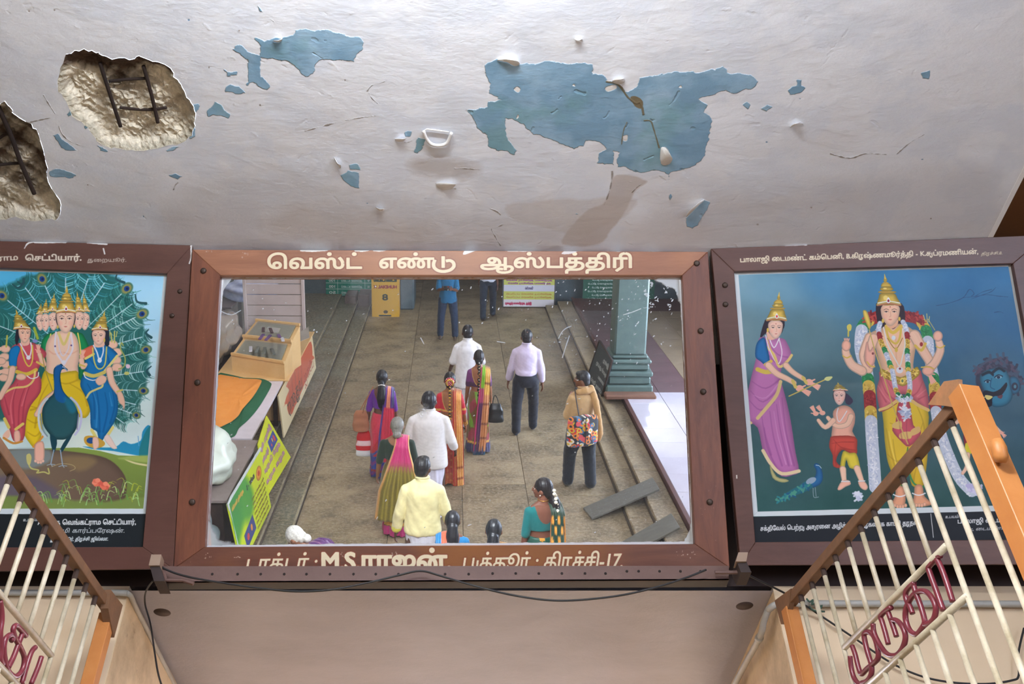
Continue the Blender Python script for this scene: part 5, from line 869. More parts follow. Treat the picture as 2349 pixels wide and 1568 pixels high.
# right gate
G = Gate((1806, 1388), (2216, 905), 'open iron gate on the right, cream bars, orange posts and maroon metal letters')
Lg = G.L
G.beam(-.01, ZG, Lg, ZG, .036, .036, ORG2, 'top_rail'); G.beam(Lg - .004, .05, Lg - .004, ZG + .016, .062, .062, ORG, 'post'); G.beam(.012, .05, .012, ZG - .02, .05, .045, ORG, 'post')
q = [G.pt(1788,1378), G.pt(1826,1350), G.pt(1822,1385), G.pt(1813,1425), G.pt(1803,1432)]; bm = BM(); prism(bm, q, G.n * .02); build('corner_plate', bm, ORG2, G.root)
q = [G.pt(2187,877,.03), G.pt(2221,872,.03), G.pt(2224,938,.03), G.pt(2182,932,.03), G.pt(2150,930,.03)]; bm = BM(); prism(bm, q, -G.n * .012); build('corner_plate', bm, mat('orange_brown', (190,128,84), .55, c2=(120,92,66), scale=12, amt=.5), G.root)
bm = BM(); P = [G.pt(2302,1012,.02), G.pt(2308,1030,.02), G.pt(2312,1050,.02), G.pt(2312,1062,.02)]; tube(bm, P, [.016, .02, .02, .014], 8); build('latch_boss', bm, ORG, G.root, True)
tops = [((1836,1362),(1888,1568)),((1861,1338),(1922,1568)),((1886,1305),(1958,1568)),((1913,1273),(1938,1373)),((1942,1240),(1966,1340)),((1972,1205),(2000,1303)),((2003,1163),(2035,1262)),((2034,1126),(2060,1225))]
ts = [G.sz(*a)[0] for a, b in tops]; step = (ts[-1] - ts[0]) / (len(ts) - 1)
LU0, LU1 = G.pt(1942,1488), G.pt(2163,1250); LD0, LD1 = G.pt(2003,1568), G.pt(2206,1370)
zU = (LU0[2] + LU1[2]) / 2; zD = (LD0[2] + LD1[2]) / 2; tU0, tU1 = G.sz(1942,1488)[0], G.sz(2163,1250)[0]
i = 0; t = ts[0]
while t < Lg - .03:
    if tU0 + .01 < t < tU1 - .02: G.vbar(t, zU, ZG - .045); G.vbar(t, .3, zD)
    else: G.vbar(t, .3, ZG - .045)
    bm = BM(); tube(bm, [G.w(t, -.01), G.w(t, -.045)], .010, 6); build('bar_socket', bm, mat('rusty_stub', (62,44,36), .8) if i == 0 else bpy.data.materials['rusty_stub'], G.root); i += 1; t += step
G.beam(.0, .3, Lg, .3, .03, .04, ORG2, 'bottom_rail')
bm = BM(); tube(bm, [G.w(tU0 - .01, zU - ZG), G.w(tU1 + .015, zU - ZG)], .0105, 8); build('letter_rail', bm, CRMB, G.root, True); bm = BM(); tube(bm, [G.w(tU0 - .01, zD - ZG), G.w(tU1 + .03, zD - ZG)], .0105, 8); build('letter_rail', bm, CRMB, G.root, True)
def letter(G_, strokes, r=.0085, off=.0):
    for s_ in strokes:
        P = [G_.pt(x, y, off) for x, y in s_]; bm = BM(); tube(bm, catmull(P, 5) if len(P) > 2 else P, r, 8); o = build('metal_letter', bm, MAR, G_.root, True)
K4 = lambda pts: [(2020 + x * .2347, 1200 + y * .2347) for x, y in pts]
K3 = lambda pts: [(1740 + x * .2347, 1200 + y * .2347) for x, y in pts]
letter(G, [K4([(585,315),(545,330),(500,385),(468,430),(480,480),(545,660),(612,850)]), K4([(550,345),(600,450),(660,620),(705,765)]),
           K4([(330,580),(280,620),(245,680),(255,750),(290,820),(312,880)]), K4([(325,610),(345,680),(390,800),(425,920),(430,975),(395,1040),(350,1085),(290,1050),(250,960),(245,860),(275,770),(320,700),(385,662),(450,670),(510,740),(540,830),(525,920),(480,975),(430,990)]),
           K4([(105,820),(40,860),(0,910),(15,960),(50,1080),(75,1180)]), K4([(75,870),(100,940),(135,1040),(155,1105)]), K4([(105,945),(160,950),(220,1020),(243,1120),(210,1230),(150,1290),(70,1280),(0,1200),(-60,1080),(-75,980)]),
           K3([(915,1195),(945,1280),(975,1400),(1005,1470),(1060,1420),(1120,1370),(1170,1310),(1160,1200),(1130,1110),(1080,1060),(1035,1080),(1040,1150),(1070,1270),(1105,1390),(1100,1480),(1060,1540),(1010,1560)]), K3([(895,1295),(905,1400),(930,1500),(970,1560),(1010,1570)])])
# left gate
Q_ = Gate((250, 1398), (-10, 1022), 'open iron gate on the left, cream bars, orange post and maroon scrollwork'); e1 = Q_.a + Q_.d * 1.30; Q_.b = e1; Q_.L = 1.30
Q_.beam(-.01, ZG, 1.3, ZG, .036, .036, ORG2, 'top_rail'); Q_.beam(.0, .05, .0, ZG - .02, .05, .045, ORG, 'post'); Q_.beam(1.3, .05, 1.3, ZG, .06, .05, ORG, 'post'); Q_.beam(0, .3, 1.3, .3, .03, .04, ORG2, 'bottom_rail')
q = [Q_.pt(236,1352), Q_.pt(264,1388), Q_.pt(244,1462), Q_.pt(238,1436), Q_.pt(230,1395)]; bm = BM(); prism(bm, q, -Q_.n * .03); build('corner_plate', bm, ORG2, Q_.root)
bt = [Q_.sz(x, y)[0] for x, y in ((217,1375),(197,1346),(175,1315),(153,1280),(128,1247))]; st = (bt[-1] - bt[0]) / 4
zu = .5 * (Q_.sz(112,1500)[1] + Q_.sz(5,1365)[1]) + ZG; tl = Q_.sz(115,1503)[0]; zd = Q_.sz(20,1550)[1] + ZG
t = bt[0]; i = 0
while t < 1.28:
    if t > tl + .02: Q_.vbar(t, zu, ZG - .045); Q_.vbar(t, .3, zd)
    else: Q_.vbar(t, .3, ZG - .045)
    bm = BM(); tube(bm, [Q_.w(t, -.01), Q_.w(t, -.055)], .010, 6); build('bar_socket', bm, bpy.data.materials['rusty_stub'], Q_.root); t += st
bm = BM(); tube(bm, [Q_.w(tl - .01, zu - ZG), Q_.w(1.29, zu - ZG)], .0105, 8); build('letter_rail', bm, CRMB, Q_.root, True); bm = BM(); tube(bm, [Q_.w(tl - .02, zd - ZG), Q_.w(1.29, zd - ZG)], .0105, 8); build('letter_rail', bm, CRMB, Q_.root, True)
K2 = lambda pts: [(x * .2168, 1228 + y * .2168) for x, y in pts]
letter(Q_, [K2([(375,1180),(340,1220),(300,1320),(230,1568)]), K2([(440,1280),(400,1400),(330,1568)]), K2([(275,1060),(215,990),(170,950),(140,990),(160,1080),(215,1180),(255,1280),(250,1380),(210,1460),(150,1490),(80,1420),(50,1300),(40,1180),(60,1090),(110,1050),(140,1080),(120,1110)]), K2([(235,1040),(190,1160),(140,1290),(90,1390)]), K2([(0,690),(18,800),(20,900),(5,1020),(10,1200),(5,1300),(30,1360)])])
# ------------------------------------------------------------------ tube lights
TM = N('lamp_tube'); TM.b.inputs['Emission Color'].default_value = (1, .97, .92, 1); TM.b.inputs['Emission Strength'].default_value = 9; FIXM = mat('lamp_housing', (220,220,216), .5)
for i, (x, y, z, rz, pw, col, lab) in enumerate(TUBES):
    r = tag(empty('tube_light', (x, y, z), R(rz)), lab, 'light', None); bm = BM(); bx2(bm, (-.62, -.035, .02), (.62, .035, .07), bev=.006); build('housing', bm, FIXM, r)
    bm = BM(); tube(bm, [(-.58, 0, 0), (.58, 0, 0)], .013, 8); build('glass_tube', bm, TM.m, r, True)
    for q_ in (-.5, .5):
        bm = BM(); tube(bm, [(q_, 0, .07), (q_, 0, (ZS if y > 4 else ZC + .2) - z)], .004, 5); build('hanger', bm, GRL, r)
    l_ = bpy.data.lights.new('tube_glow', 'AREA'); l_.shape = 'RECTANGLE'; l_.size = 1.16; l_.size_y = .05; l_.energy = pw * .5; l_.color = col; lo = bpy.data.objects.new('tube_glow', l_); link(lo, r); lo.location = (0, 0, -.018)
    l2 = bpy.data.lights.new('tube_glow_up', 'AREA'); l2.shape = 'RECTANGLE'; l2.size = 1.16; l2.size_y = .05; l2.energy = pw * .5; l2.color = col; lo = bpy.data.objects.new('tube_glow_up', l2); link(lo, r); lo.location = (0, .05, .05); lo.rotation_euler = (R(180), 0, 0)
# ================================================================== THINGS IN THE HALL, SEEN IN THE MIRROR
def thing(name, label, cat, group=None): return tag(empty(name), label, cat, group)
def boxpart(name, a, b, m, parent, bev=.004, label=None): bm = BM(); bx2(bm, a, b, bev=bev); o = build(name, bm, m, parent); tag(o, label); return o
def sheet(name, P, m, parent=None, th=.004, cvs=None, n=8):      # four corners (top far, top near, bottom near, bottom far), with UVs
    P = [np.array(p, float) for p in P]; bm = BM(); L = bm.loops.layers.uv.new('UVMap'); nrm = np.cross(P[1] - P[0], P[3] - P[0]); nrm /= np.linalg.norm(nrm)
    f = lambda u, v: P[0] * (1 - u) * (1 - v) + P[1] * u * (1 - v) + P[2] * u * v + P[3] * (1 - u) * v
    for side in (0, 1):
        g = [[bm.verts.new(Vector(f(i / n, j / n) + nrm * th * side)) for i in range(n + 1)] for j in range(n + 1)]
        for j in range(n):
            for i in range(n):
                q = [(i, j), (i + 1, j), (i + 1, j + 1), (i, j + 1)]; fc = bm.faces.new([g[b][a] for a, b in q])
                for lp, (a, b) in zip(fc.loops, q): lp[L].uv = (a / n, 1 - b / n)
        if side: top = g
        else: bot = g
    E_ = [[(i, 0) for i in range(n + 1)], [(n, j) for j in range(n + 1)], [(i, n) for i in range(n, -1, -1)], [(0, j) for j in range(n, -1, -1)]]
    for e_ in E_:
        for (a, b), (c, d) in zip(e_, e_[1:]): bm.faces.new((bot[b][a], bot[d][c], top[d][c], top[b][a]))
    me = bpy.data.meshes.new(name); bmesh.ops.recalc_face_normals(bm, faces=bm.faces); bm.to_mesh(me); bm.free(); o = bpy.data.objects.new(name, me); me.materials.append(m); return link(o, parent)
def print_canvas(w, h, bg, res=.0035): c = Canvas(0, 0, w, h, res, bg, 1, lambda x, y: (x, h - y)); c.T = (0, 0, 1); return c
def ctext(c, s_, x0, x1, y, h, col, **kw): c.text(s_, (x0, y), (x1, y), h, col, **kw)
WOODC = mat('cream_painted_wood', (232,196,140), .5, c2=(210,168,108), scale=4, amt=.7); GREYW = mat('grey_weathered_wood', (112,110,102), .8, c2=(86,84,78), scale=5, amt=.8, bump=.4, stretch=(1, 4, 1))
TWH = mat('white_laminate', (214,206,214), .25); DK = mat('dark_wood', (74,56,46), .6, c2=(50,40,36))
# table with the orange cloth
t = thing('stall_table', 'white-topped stall table under an orange cloth, left of the walkway', 'table')
boxpart('table_top', (-4.0, -7.62, .862), (-2.70, -5.12, .90), TWH, t); [boxpart('leg', (x, y, .22), (x + .06, y + .06, .862), DK, t) for x in (-3.9, -2.84) for y in (-7.5, -5.25)]
def cloth(name, px, z, m, parent=None, amp=.008, th=.006):
    P = [M(x, y, z)[:2] for x, y in catmull(px, 3, True)]; c = np.mean(P, 0); bm = BM(); rings = []
    for s_ in (1, .8, .6, .4, .2): rings.append([bm.verts.new((c[0] + (p[0] - c[0]) * s_, c[1] + (p[1] - c[1]) * s_, z + amp * math.sin(p[0] * 31 * s_ + p[1] * 9) * (s_ < 1) + (.0 if s_ == 1 else th))) for p in P])
    for A, B in zip(rings, rings[1:]):
        for i in range(len(P)): bm.faces.new((A[i], A[(i + 1) % len(P)], B[(i + 1) % len(P)], B[i]))
    bm.faces.new(rings[-1]); return build(name, bm, m, parent, True)
cg = cloth('stall_cloth', [(486,864),(560,866),(600,868),(619,876),(622,885),(604,918),(586,944),(566,966),(548,982),(538,1000),(512,1007),(486,1004)], .905, mat('green_towel', (24,92,58), .95, bump=.6, bscale=90), amp=.004)
tag(cg, 'orange cloth with dark green border spread over the white stall table', 'cloth'); o = cloth('orange_field', [(484,866),(560,868),(596,870),(598,880),(580,910),(556,938),(545,955),(520,972),(486,974)], .926, mat('orange_towel', (214,132,46), .95, c2=(226,150,70), bump=.6, bscale=90), cg); tag(o, 'orange middle of the cloth')
# painted cabinet and the glass display case
c = print_canvas(3.4, .72, (206,190,150)); g = random.Random(3)
for i in range(7): c.poly([(g.uniform(0, 3.2), g.uniform(0, .6)) for _ in range(5)], (186,84,52), soft=2, alpha=.9)
c.poly([(.2,.1),(1.2,.05),(1.3,.3),(.9,.5),(.3,.45)], (190,92,60)); ctext(c, 'மதுரை', 1.5, 2.9, .55, .34, (60,56,50)); ctext(c, 'பூஜை', .2, 1.3, .6, .3, (150,50,40))
for i in range(5): c.line([(1.4 + i * .3, .1), (1.5 + i * .3, .6)], 14, (70,66,60), alpha=.6)
cab = thing('painted_cabinet', 'cream and red hand-painted stall cabinet under the glass display case', 'cabinet'); boxpart('body', (-3.75, -10.6, .22), (-2.66, -7.7, .88), WOODC, cab)
sheet('painted_front', [(-2.655, -10.6, .88), (-2.655, -6.95, .88), (-2.60, -6.95, .22), (-2.60, -10.6, .22)], paint_mat('cabinet_paint', c.image('cabinet_print'), .6), cab, .02); boxpart('top_board', (-3.8, -10.65, .88), (-2.62, -7.66, .905), WOODC, cab)
dc = thing('display_case', 'two-tier cream wooden display case with sloping glass lids', 'display case')
lip0, lip1, mid0, mid1, top0, top1 = M(531,814,1.16), M(652,834,1.16), M(557,778,1.34), M(669,790,1.34), M(587,742,1.52), M(688,753,1.52)
GLS = N('case_glass'); GLS.b.inputs['Roughness'].default_value = .05; GLS.b.inputs['Transmission Weight'].default_value = .85; GLS.b.inputs['Base Color'].default_value = (.9, .93, .9, 1); GLS = GLS.m
FELT = mat('drab_lining', (150,140,104), .9)
def prismz(name, pts, z0, m, parent): bm = BM(); b_ = [bm.verts.new((p[0], p[1], z0)) for p in pts]; a_ = [bm.verts.new(Vector(p)) for p in pts]; n = len(pts); bm.faces.new(b_[::-1]); bm.faces.new(a_); [bm.faces.new((b_[i], b_[(i + 1) % n], a_[(i + 1) % n], a_[i])) for i in range(n)]; return build(name, bm, m, parent)
prismz('lower_case', [lip0, lip1, mid1, mid0], .905, WOODC, dc); dz = np.array([0, 0, .04]); prismz('upper_case', [mid0 + dz, mid1 + dz, top1 + dz, top0 + dz], .905, WOODC, dc)
for a_, b_, d_, e_ in ((lip0, lip1, mid1, mid0), (mid0 + dz, mid1 + dz, top1 + dz, top0 + dz)):
    ce = (a_ + b_ + d_ + e_) / 4; q = [ce + (p - ce) * .86 + np.array([0, 0, .004]) for p in (a_, b_, d_, e_)]; bm = BM(); prism(bm, q, (0, 0, .003)); build('lining', bm, FELT, dc)
    q = [p + np.array([0, 0, .022]) for p in q]; bm = BM(); prism(bm, q, (0, 0, .003)); build('glass_lid', bm, GLS, dc)
for a_, b_ in ((lip0, lip1), (mid0 + dz, mid1 + dz), (top0 + dz, top1 + dz)): bm = BM(); tube(bm, [a_ + dz * .6, b_ + dz * .6], .028, 4); build('case_edge', bm, WOODC, dc)
ITM = [mat('dark_trinket', (70,50,54), .5), mat('grey_trinket', (96,104,100), .4), mat('purple_trinket', (96,66,120), .5), mat('pale_trinket', (196,196,204), .5)]
for PK, ((x, y, z), L, m_) in enumerate((((604,756,1.58), .26, 0), ((622,758,1.58), .3, 0), ((640,770,1.55), .18, 2), ((600,772,1.53), .3, 2), ((615,774,1.53), .3, 2), ((648,778,1.53), .2, 3), ((590,802,1.29), .34, 1), ((606,804,1.29), .36, 1), ((626,806,1.29), .32, 1), ((575,800,1.30), .28, 3))):
    p_ = M(x, y, z); bm = BM(); bx(bm, p_, (.05, L, .02), rot=Matrix.Rotation(random.uniform(-.3, .1), 3, 'Z'), bev=.004); tag(build('packet', bm, ITM[m_]), ['dark brown packet, left in the upper case', 'dark brown packet, middle of the upper case', 'small purple packet, right in the upper case', 'purple packet, front left of the upper case', 'purple packet, front middle of the upper case', 'white packet, front right of the upper case', 'grey strip, left in the lower case', 'grey strip, middle of the lower case', 'grey strip, right in the lower case', 'white packet, far left of the lower case'][PK], 'packet', 'packets in the display case')
bm = BM(); q = [M(x, y, 1.3) for x, y in ((687,762),(708,749),(710,774),(689,783))]; prism(bm, q, (0, 0, .004)); tag(build('price_card', bm, mat('grey_card', (168,160,150), .8)), 'small pale card fixed to the end of the display case', 'card')
# folding shutter
sh = thing('folding_shutter', 'pale pinkish slatted shutter standing behind the display case', 'shutter'); YS = -11.2; x0, x1 = My(563, 700, YS)[0], My(698, 760, YS)[0]; SHM = mat('pale_pink_paint', (208,194,188), .6, c2=(190,174,168), scale=2); z = .24; i = 0
while z < 3.4: bm = BM(); bx2(bm, (x0 + .03, YS - .012 + .004 * (i % 2), z + .006), (x1 - .03, YS + .012, z + .2), bev=.006); build('slat', bm, SHM, sh); z += .206; i += 1
for x in (x0, x1): boxpart('upright', (x - .03, YS - .03, .22), (x + .03, YS + .03, 3.5), SHM, sh)
# second counter, sack and plastic
t = thing('stone_counter', 'low grey stone-topped counter behind the leaning banners', 'counter'); boxpart('counter_top', (-3.5, -5.05, .87), (-2.60, -3.15, .905), mat('mauve_stone', (150,136,132), .5, c2=(128,114,110), scale=5), t); boxpart('counter_body', (-3.45, -5.0, .22), (-2.66, -3.2, .87), DK, t)
def lump(name, label, cat, c, s, m, amp=.15, seed=1, rot=0):
    bm = BM(); bmesh.ops.create_icosphere(bm, subdivisions=4, radius=1); g = random.Random(seed); ph = [g.uniform(0, 6) for _ in range(6)]
    for v in bm.verts:
        x, y, z = v.co; k_ = 1 + amp * (math.sin(4 * x + ph[0]) * math.cos(5 * y + ph[1]) + .6 * math.sin(9 * z + ph[2] + 3 * x) + .4 * math.sin(14 * y + ph[3])); v.co = Vector((x * s[0] * k_, y * s[1] * k_, max(z, -.75) * s[2] * k_))
    bmesh.ops.rotate(bm, verts=bm.verts, matrix=Matrix.Rotation(rot, 3, 'Z')); bmesh.ops.translate(bm, verts=bm.verts, vec=Vector(c)); return tag(build(name, bm, m, None, True), label, cat)
p_ = M(492, 1080, 1.0); lump('white_sack', 'bulging white plastic sack on the left end of the grey counter', 'sack', (p_[0] - .1, p_[1], 1.17), (.34, .55, .34), mat('white_plastic', (206,214,200), .3), .085, 11)
p_ = M(500, 1200, .8); lump('plastic_bundle', 'crumpled grey plastic-wrapped bundle below the white sack', 'bundle', (-2.78, -2.45, .62), (.20, .50, .40), mat('grey_plastic', (110,120,122), .15), .16, 5)
p_ = M(525, 755, 1.3); lump('plastic_bundle', 'brownish plastic-wrapped pile left of the display case', 'bundle', (-4.18, -9.3, 1.12), (.36, 1.1, .42), mat('brown_plastic', (140,128,112), .2), .16, 8)
p_ = M(532, 690, 1.5); lump('blue_bundle', 'blue and white bundle at the far left behind the shutter', 'bundle', (p_[0] - .1, -12.7, 1.24), (.55, .4, .22), mat('blue_cloth', (96,110,156), .6, c2=(168,176,196)), .18, 9); boxpart('x', (0, 0, -9), (.01, .01, -9.01), DK, None) if 0 else None
bb = thing('dark_crate', 'dark crate under the plastic-wrapped pile beside the stall', 'crate'); boxpart('crate_body', (-4.9, -10.8, .22), (-3.85, -8.0, .70), DK, bb); boxpart('crate_lid', (-4.95, -10.85, .70), (-3.84, -7.95, .74), DK, bb)
bb = thing('high_shelf', 'dark rack carrying the blue and white bundle', 'rack'); boxpart('shelf_board', (-6.3, -13.6, 1.02), (-4.4, -11.9, 1.06), DK, bb); [boxpart('leg', (x, y, .22), (x + .07, y + .07, 1.02), DK, bb) for x in (-6.2, -4.6) for y in (-13.5, -12.0)]
# leaning banners
c = print_canvas(1.25, .95, (206,214,30))
for i, (s_, y, x0, x1) in enumerate((('இன்றைய விழா', .20, .1, 1.18), ('சிறப்பு பூஜை', .40, .68, 1.2), ('அருள் பெறுக', .58, .1, 1.2), ('வருக வருக', .78, .1, 1.18))): ctext(c, s_, x0, x1, y, .1, (70,60,110), bold=2.6); ctext(c, s_, x0, x1, y, .1, (214,150,170), bold=.6)
c.poly([(.1,.27),(.6,.27),(.6,.48),(.1,.48)], (40,70,150), smooth=False); c.ell(.22, .38, .05, .06, (214,50,60)); c.ell(.34, .36, .03, .04, (220,170,60)); c.ell(.46, .40, .03, .03, (206,60,70))
q = [M(612,953,.96), M(592,1018,.96), M(612,1140,.26), M(667,1048,.26)]
bn = thing('yellow_banner', 'yellow board with pink lettering leaning on the counter, farther of two', 'banner'); sheet('printed_board', q, paint_mat('yellow_print', c.image('yellow_print'), .3), bn, .012)
c = print_canvas(1.5, .95, (196,214,30)); c.poly([(1.6,-.1),(.88,-.1),(.6,.35),(.84,.62),(1.2,.5),(1.6,.75)], (70,150,60), soft=40); c.poly([(1.5,0),(1.1,0),(1.2,.5),(1.5,.4)], (48,132,64), soft=60, alpha=.8)
c.poly([(1.22,.66),(.78,.60),(.74,.84),(1.20,.88)], (44,64,130), smooth=False); c.ell(1.08, .76, .05, .05, (200,60,60)); c.ell(.90, .73, .04, .05, (214,140,60)); c.ell(.24, .26, .13, .10, (226,150,50), shade=(.3, 30)); c.ell(.24, .26, .05, .04, (190,60,50))
ctext(c, 'கண் - 5', .42, .80, .22, .1, (30,40,60), bold=1.6)
for i in range(7): ctext(c, 'சிறப்பு தரிசனம் கட்டணம்', .08, .70, .44 + i * .075, .04, (110,90,30), bold=.8)
ctext(c, 'அருள்மிகு கோயில்', .92, 1.42, .16, .07, (190,150,60), bold=1.4)
q = [M(597,1030,.99), M(523,1156,.99), M(556,1300,.26), M(622,1162,.26)]
bn = thing('green_banner', 'green and yellow board with dark lettering leaning on the counter, nearer of two', 'banner'); sheet('printed_board', q, paint_mat('green_print', c.image('green_print'), .3), bn, .02); 
bm = BM(); tube(bm, [M(597,1028,1.0), M(530,1140,1.0), M(523,1156,.99), M(533,1200,.75), M(556,1300,.26)], .016, 5); build('frame_tube', bm, mat('white_tube', (190,198,196), .4), bn)
# far end: collection box, boards, poster
YB = -15.5; x0, x1 = My(853, 700, YB)[0], My(916, 700, YB)[0]; c = print_canvas(.62, 1.5, (206,160,44)); 
ctext(c, 'அருள்மிகு', .08, .54, .46, .08, (170,70,40), bold=.6); ctext(c, 'உண்டியல்', .05, .57, .66, .13, (24,50,34), bold=2.4); ctext(c, 'HUNDIAL X', .05, .57, .82, .10, (140,40,40), bold=1.6); ctext(c, '8', .25, .38, 1.10, .20, (40,50,40), bold=2); c.line([(.2,1.47),(.45,1.47)], 20, (50,60,60)); c.ell(.31, 1.38, .05, .04, (80,70,50))
sg = thing('collection_box', 'tall yellow collection box marked 8, standing at the far left of the walkway', 'collection box'); boxpart('box_body', (x0, YB - .4, 0), (x1, YB, 1.5), mat('yellow_enamel', (200,152,40), .4), sg)
sheet('printed_front', [(x1, YB + .004, 1.5), (x0, YB + .004, 1.5), (x0, YB + .004, 0), (x1, YB + .004, 0)], paint_mat('box_print', c.image('box_print'), .4), sg, .003)
YP = -16.5; x0, x1 = My(1155, 690, YP)[0], My(1271, 690, YP)[0]; zb = My(1200, 703, YP)[2]; c = print_canvas(1.24, 1.7, (206,210,110))
for i in range(14): c.text('அறநிலைய அறிவிப்பு விவரம்', (.06 + .03 * (i % 3), .16 + i * .075), (1.18 - .04 * (i % 4), .16 + i * .075), .045, (150,70,150), .9)
c.poly([(-.1,1.16),(1.34,1.16),(1.34,1.32),(-.1,1.32)], (216,216,230), smooth=False); ctext(c, 'கோயில்', .52, .72, 1.27, .08, (90,80,120), bold=.8); c.poly([(-.1,1.52),(1.34,1.52),(1.34,1.8),(-.1,1.8)], (226,222,226), smooth=False); ctext(c, 'இந்து அறநிலையத்துறை', .55, 1.2, 1.64, .07, (190,50,90), bold=1.2)
for i in range(2): c.text('அறிவிப்பு விவரம் பட்டியல்', (.06, 1.40 + i * .08), (1.18, 1.40 + i * .08), .045, (190,140,60), .7)
ps = thing('notice_banner', 'yellow and white printed notice banner with rows of pink lettering', 'banner'); sheet('printed_sheet', [(x1, YP, zb + 1.7), (x0, YP, zb + 1.7), (x0, YP, zb), (x1, YP, zb)], paint_mat('notice_print', c.image('notice_print'), .4), ps, .01); bm = BM(); tube(bm, [(x0 - .02, YP - .02, 0), (x0 - .02, YP - .02, zb + 1.72)], .015, 6); build('pole', bm, GRL, ps); bm = BM(); tube(bm, [(x1 + .02, YP - .02, 0), (x1 + .02, YP - .02, zb + 1.72)], .015, 6); build('pole', bm, GRL, ps)
YG = -16.93; x0, x1, zb = My(748, 670, YG)[0], My(852, 670, YG)[0], My(800, 678, YG)[2]; w_ = x1 - x0; c = print_canvas(w_, .95, (22,130,110)); 
for i in range(7): c.line([(0, .93 - i * .15), (w_, .93 - i * .15)], 6, (200,220,214), smooth=False); ctext(c, str([50, 100, 100, 10, 25, 5, 20][i]), w_ * .78, w_ * .93, .90 - i * .15, .09, (214,226,222), bold=.6); ctext(c, 'அர்ச்சனை கட்டணம்', w_ * .2, w_ * .66, .90 - i * .15, .08, (214,226,222), bold=.3); ctext(c, str(11 - i), w_ * .03, w_ * .08, .90 - i * .15, .08, (214,226,222), bold=.3)
for x in (.14, .74): c.line([(w_ * x, 0), (w_ * x, .95)], 5, (200,220,214), smooth=False)
sheet('price_board_face', [(x1, YG, zb + .95), (x0, YG, zb + .95), (x0, YG, zb), (x1, YG, zb)], paint_mat('price_print', c.image('price_print'), .4), None, .02); o = bpy.data.objects['price_board_face']; o.name = 'price_board'; tag(o, 'green price board ruled in rows of white figures on the far wall', 'board')
YG = -16.38; x0, x1, zb = My(1336, 690, YG)[0], My(1500, 690, YG)[0], My(1400, 713, YG)[2]; w_ = x1 - x0; c = print_canvas(w_, 1.5, (34,92,72))
for i in range(15): c.text('கோயில் நிர்வாகம் அறிவிப்பு', (.08 + .1 * (i % 3), .1 + i * .093), (w_ * .45, .1 + i * .093), .05, (200,214,206), .5); c.text('அன்னதானம் திட்டம்', (w_ * .55, .1 + i * .093), (w_ * .93 - .1 * (i % 2), .1 + i * .093), .05, (200,214,206), .5)
sheet('temple_board', [(x1, YG, zb + 1.5), (x0, YG, zb + 1.5), (x0, YG, zb), (x1, YG, zb)], paint_mat('board_print', c.image('board_print'), .4), None, .02); tag(bpy.data.objects['temple_board'], 'wide dark green board of white lettering partly behind the pillar', 'board')
for i, (a, b, h) in enumerate(((792, 818, .33), (822, 848, .36))): x0, x1 = My(a, 700, -16.3)[0], My(b, 700, -16.3)[0]; bm = BM(); bx2(bm, (x0, -16.9, 0), (x1, -16.2, h), bev=.02); tag(build('stone_block', bm, mat('pinkish_stone%d' % i, (128,116,112), .8, c2=(108,98,96))), ('left' if i == 0 else 'right') + ' one of two low stone blocks under the green price board', 'stone block')
x0, x1 = My(916, 690, -16.2)[0], My(950, 690, -16.2)[0]; bm = BM(); bx2(bm, (x0, -17.1, 0), (x1, -16.2, ZC + .2), bev=.04); tag(build('wall_pier', bm, WALLST), kind='structure')
br = thing('low_barrier', 'pale metal rail barrier across the far end of the walkway', 'barrier')
for z in (.25, .6): bm = BM(); bx2(bm, (-.95, -20.2, z), (1.2, -20.14, z + .12)); build('rail', bm, mat('pale_metal', (150,156,152), .4) if z < .5 else bpy.data.materials['pale_metal'], br)
for x in (-.9, 1.12): boxpart('upright', (x, -20.2, 0), (x + .05, -20.14, .75), DK, br)
# pillar on the platform
pm = mat('green_grey_granite', (92,112,104), .45, c2=(70,88,84), scale=7, amt=.8, bump=.2); pc_ = M(1437, 912, .3); PXc, PYc = 2.93, -9.25
pl = empty('pillar', (PXc, PYc, .295)); tag(pl, kind='structure')
for z0, z1, w_ in ((0, .16, .40), (.17, .30, .36), (.31, .40, .39), (.41, .52, .33), (.53, .60, .36), (.61, .66, .31)):
    bm = BM(); bx2(bm, (-w_, -w_, z0), (w_, w_, z1), bev=.025); build('base_moulding', bm, pm, pl)
bm = BM(); bx2(bm, (-.27, -.27, .66), (.27, .27, ZC - .1), bev=.03); build('shaft', bm, pm, pl)
bm = BM(); bx2(bm, (-.44, .38, -.02), (.42, .62, .06), bev=.02); build('worn_block', bm, mat('brown_block', (112,78,60), .8), pl)
# slate board leaning by the pillar
A, B = My(1375, 781, -9.6), My(1404, 826, -8.5); C, D = M(1378, 916, .12), M(1345, 872, .12); c = print_canvas(1.1, .8, (52,62,66)); 
for i, s_ in enumerate(('இன்று', 'சுவாமி புறப்பாடு', 'மாலை', 'பூஜை நேரம்')): ctext(c, s_, .08, .5 + .12 * (i % 2) * 3, .2 + i * .17, .09, (206,210,206), bold=.6)
sb = thing('slate_board', 'dark slate board chalked in white, leaning in front of the pillar', 'board'); sheet('slate_face', [B, A, D, C], paint_mat('slate_print', c.image('slate_print'), .6), sb, .03); bm = BM(); tube(bm, [A, B, C, D], .018, 5, closed=True); build('frame', bm, DK, sb)
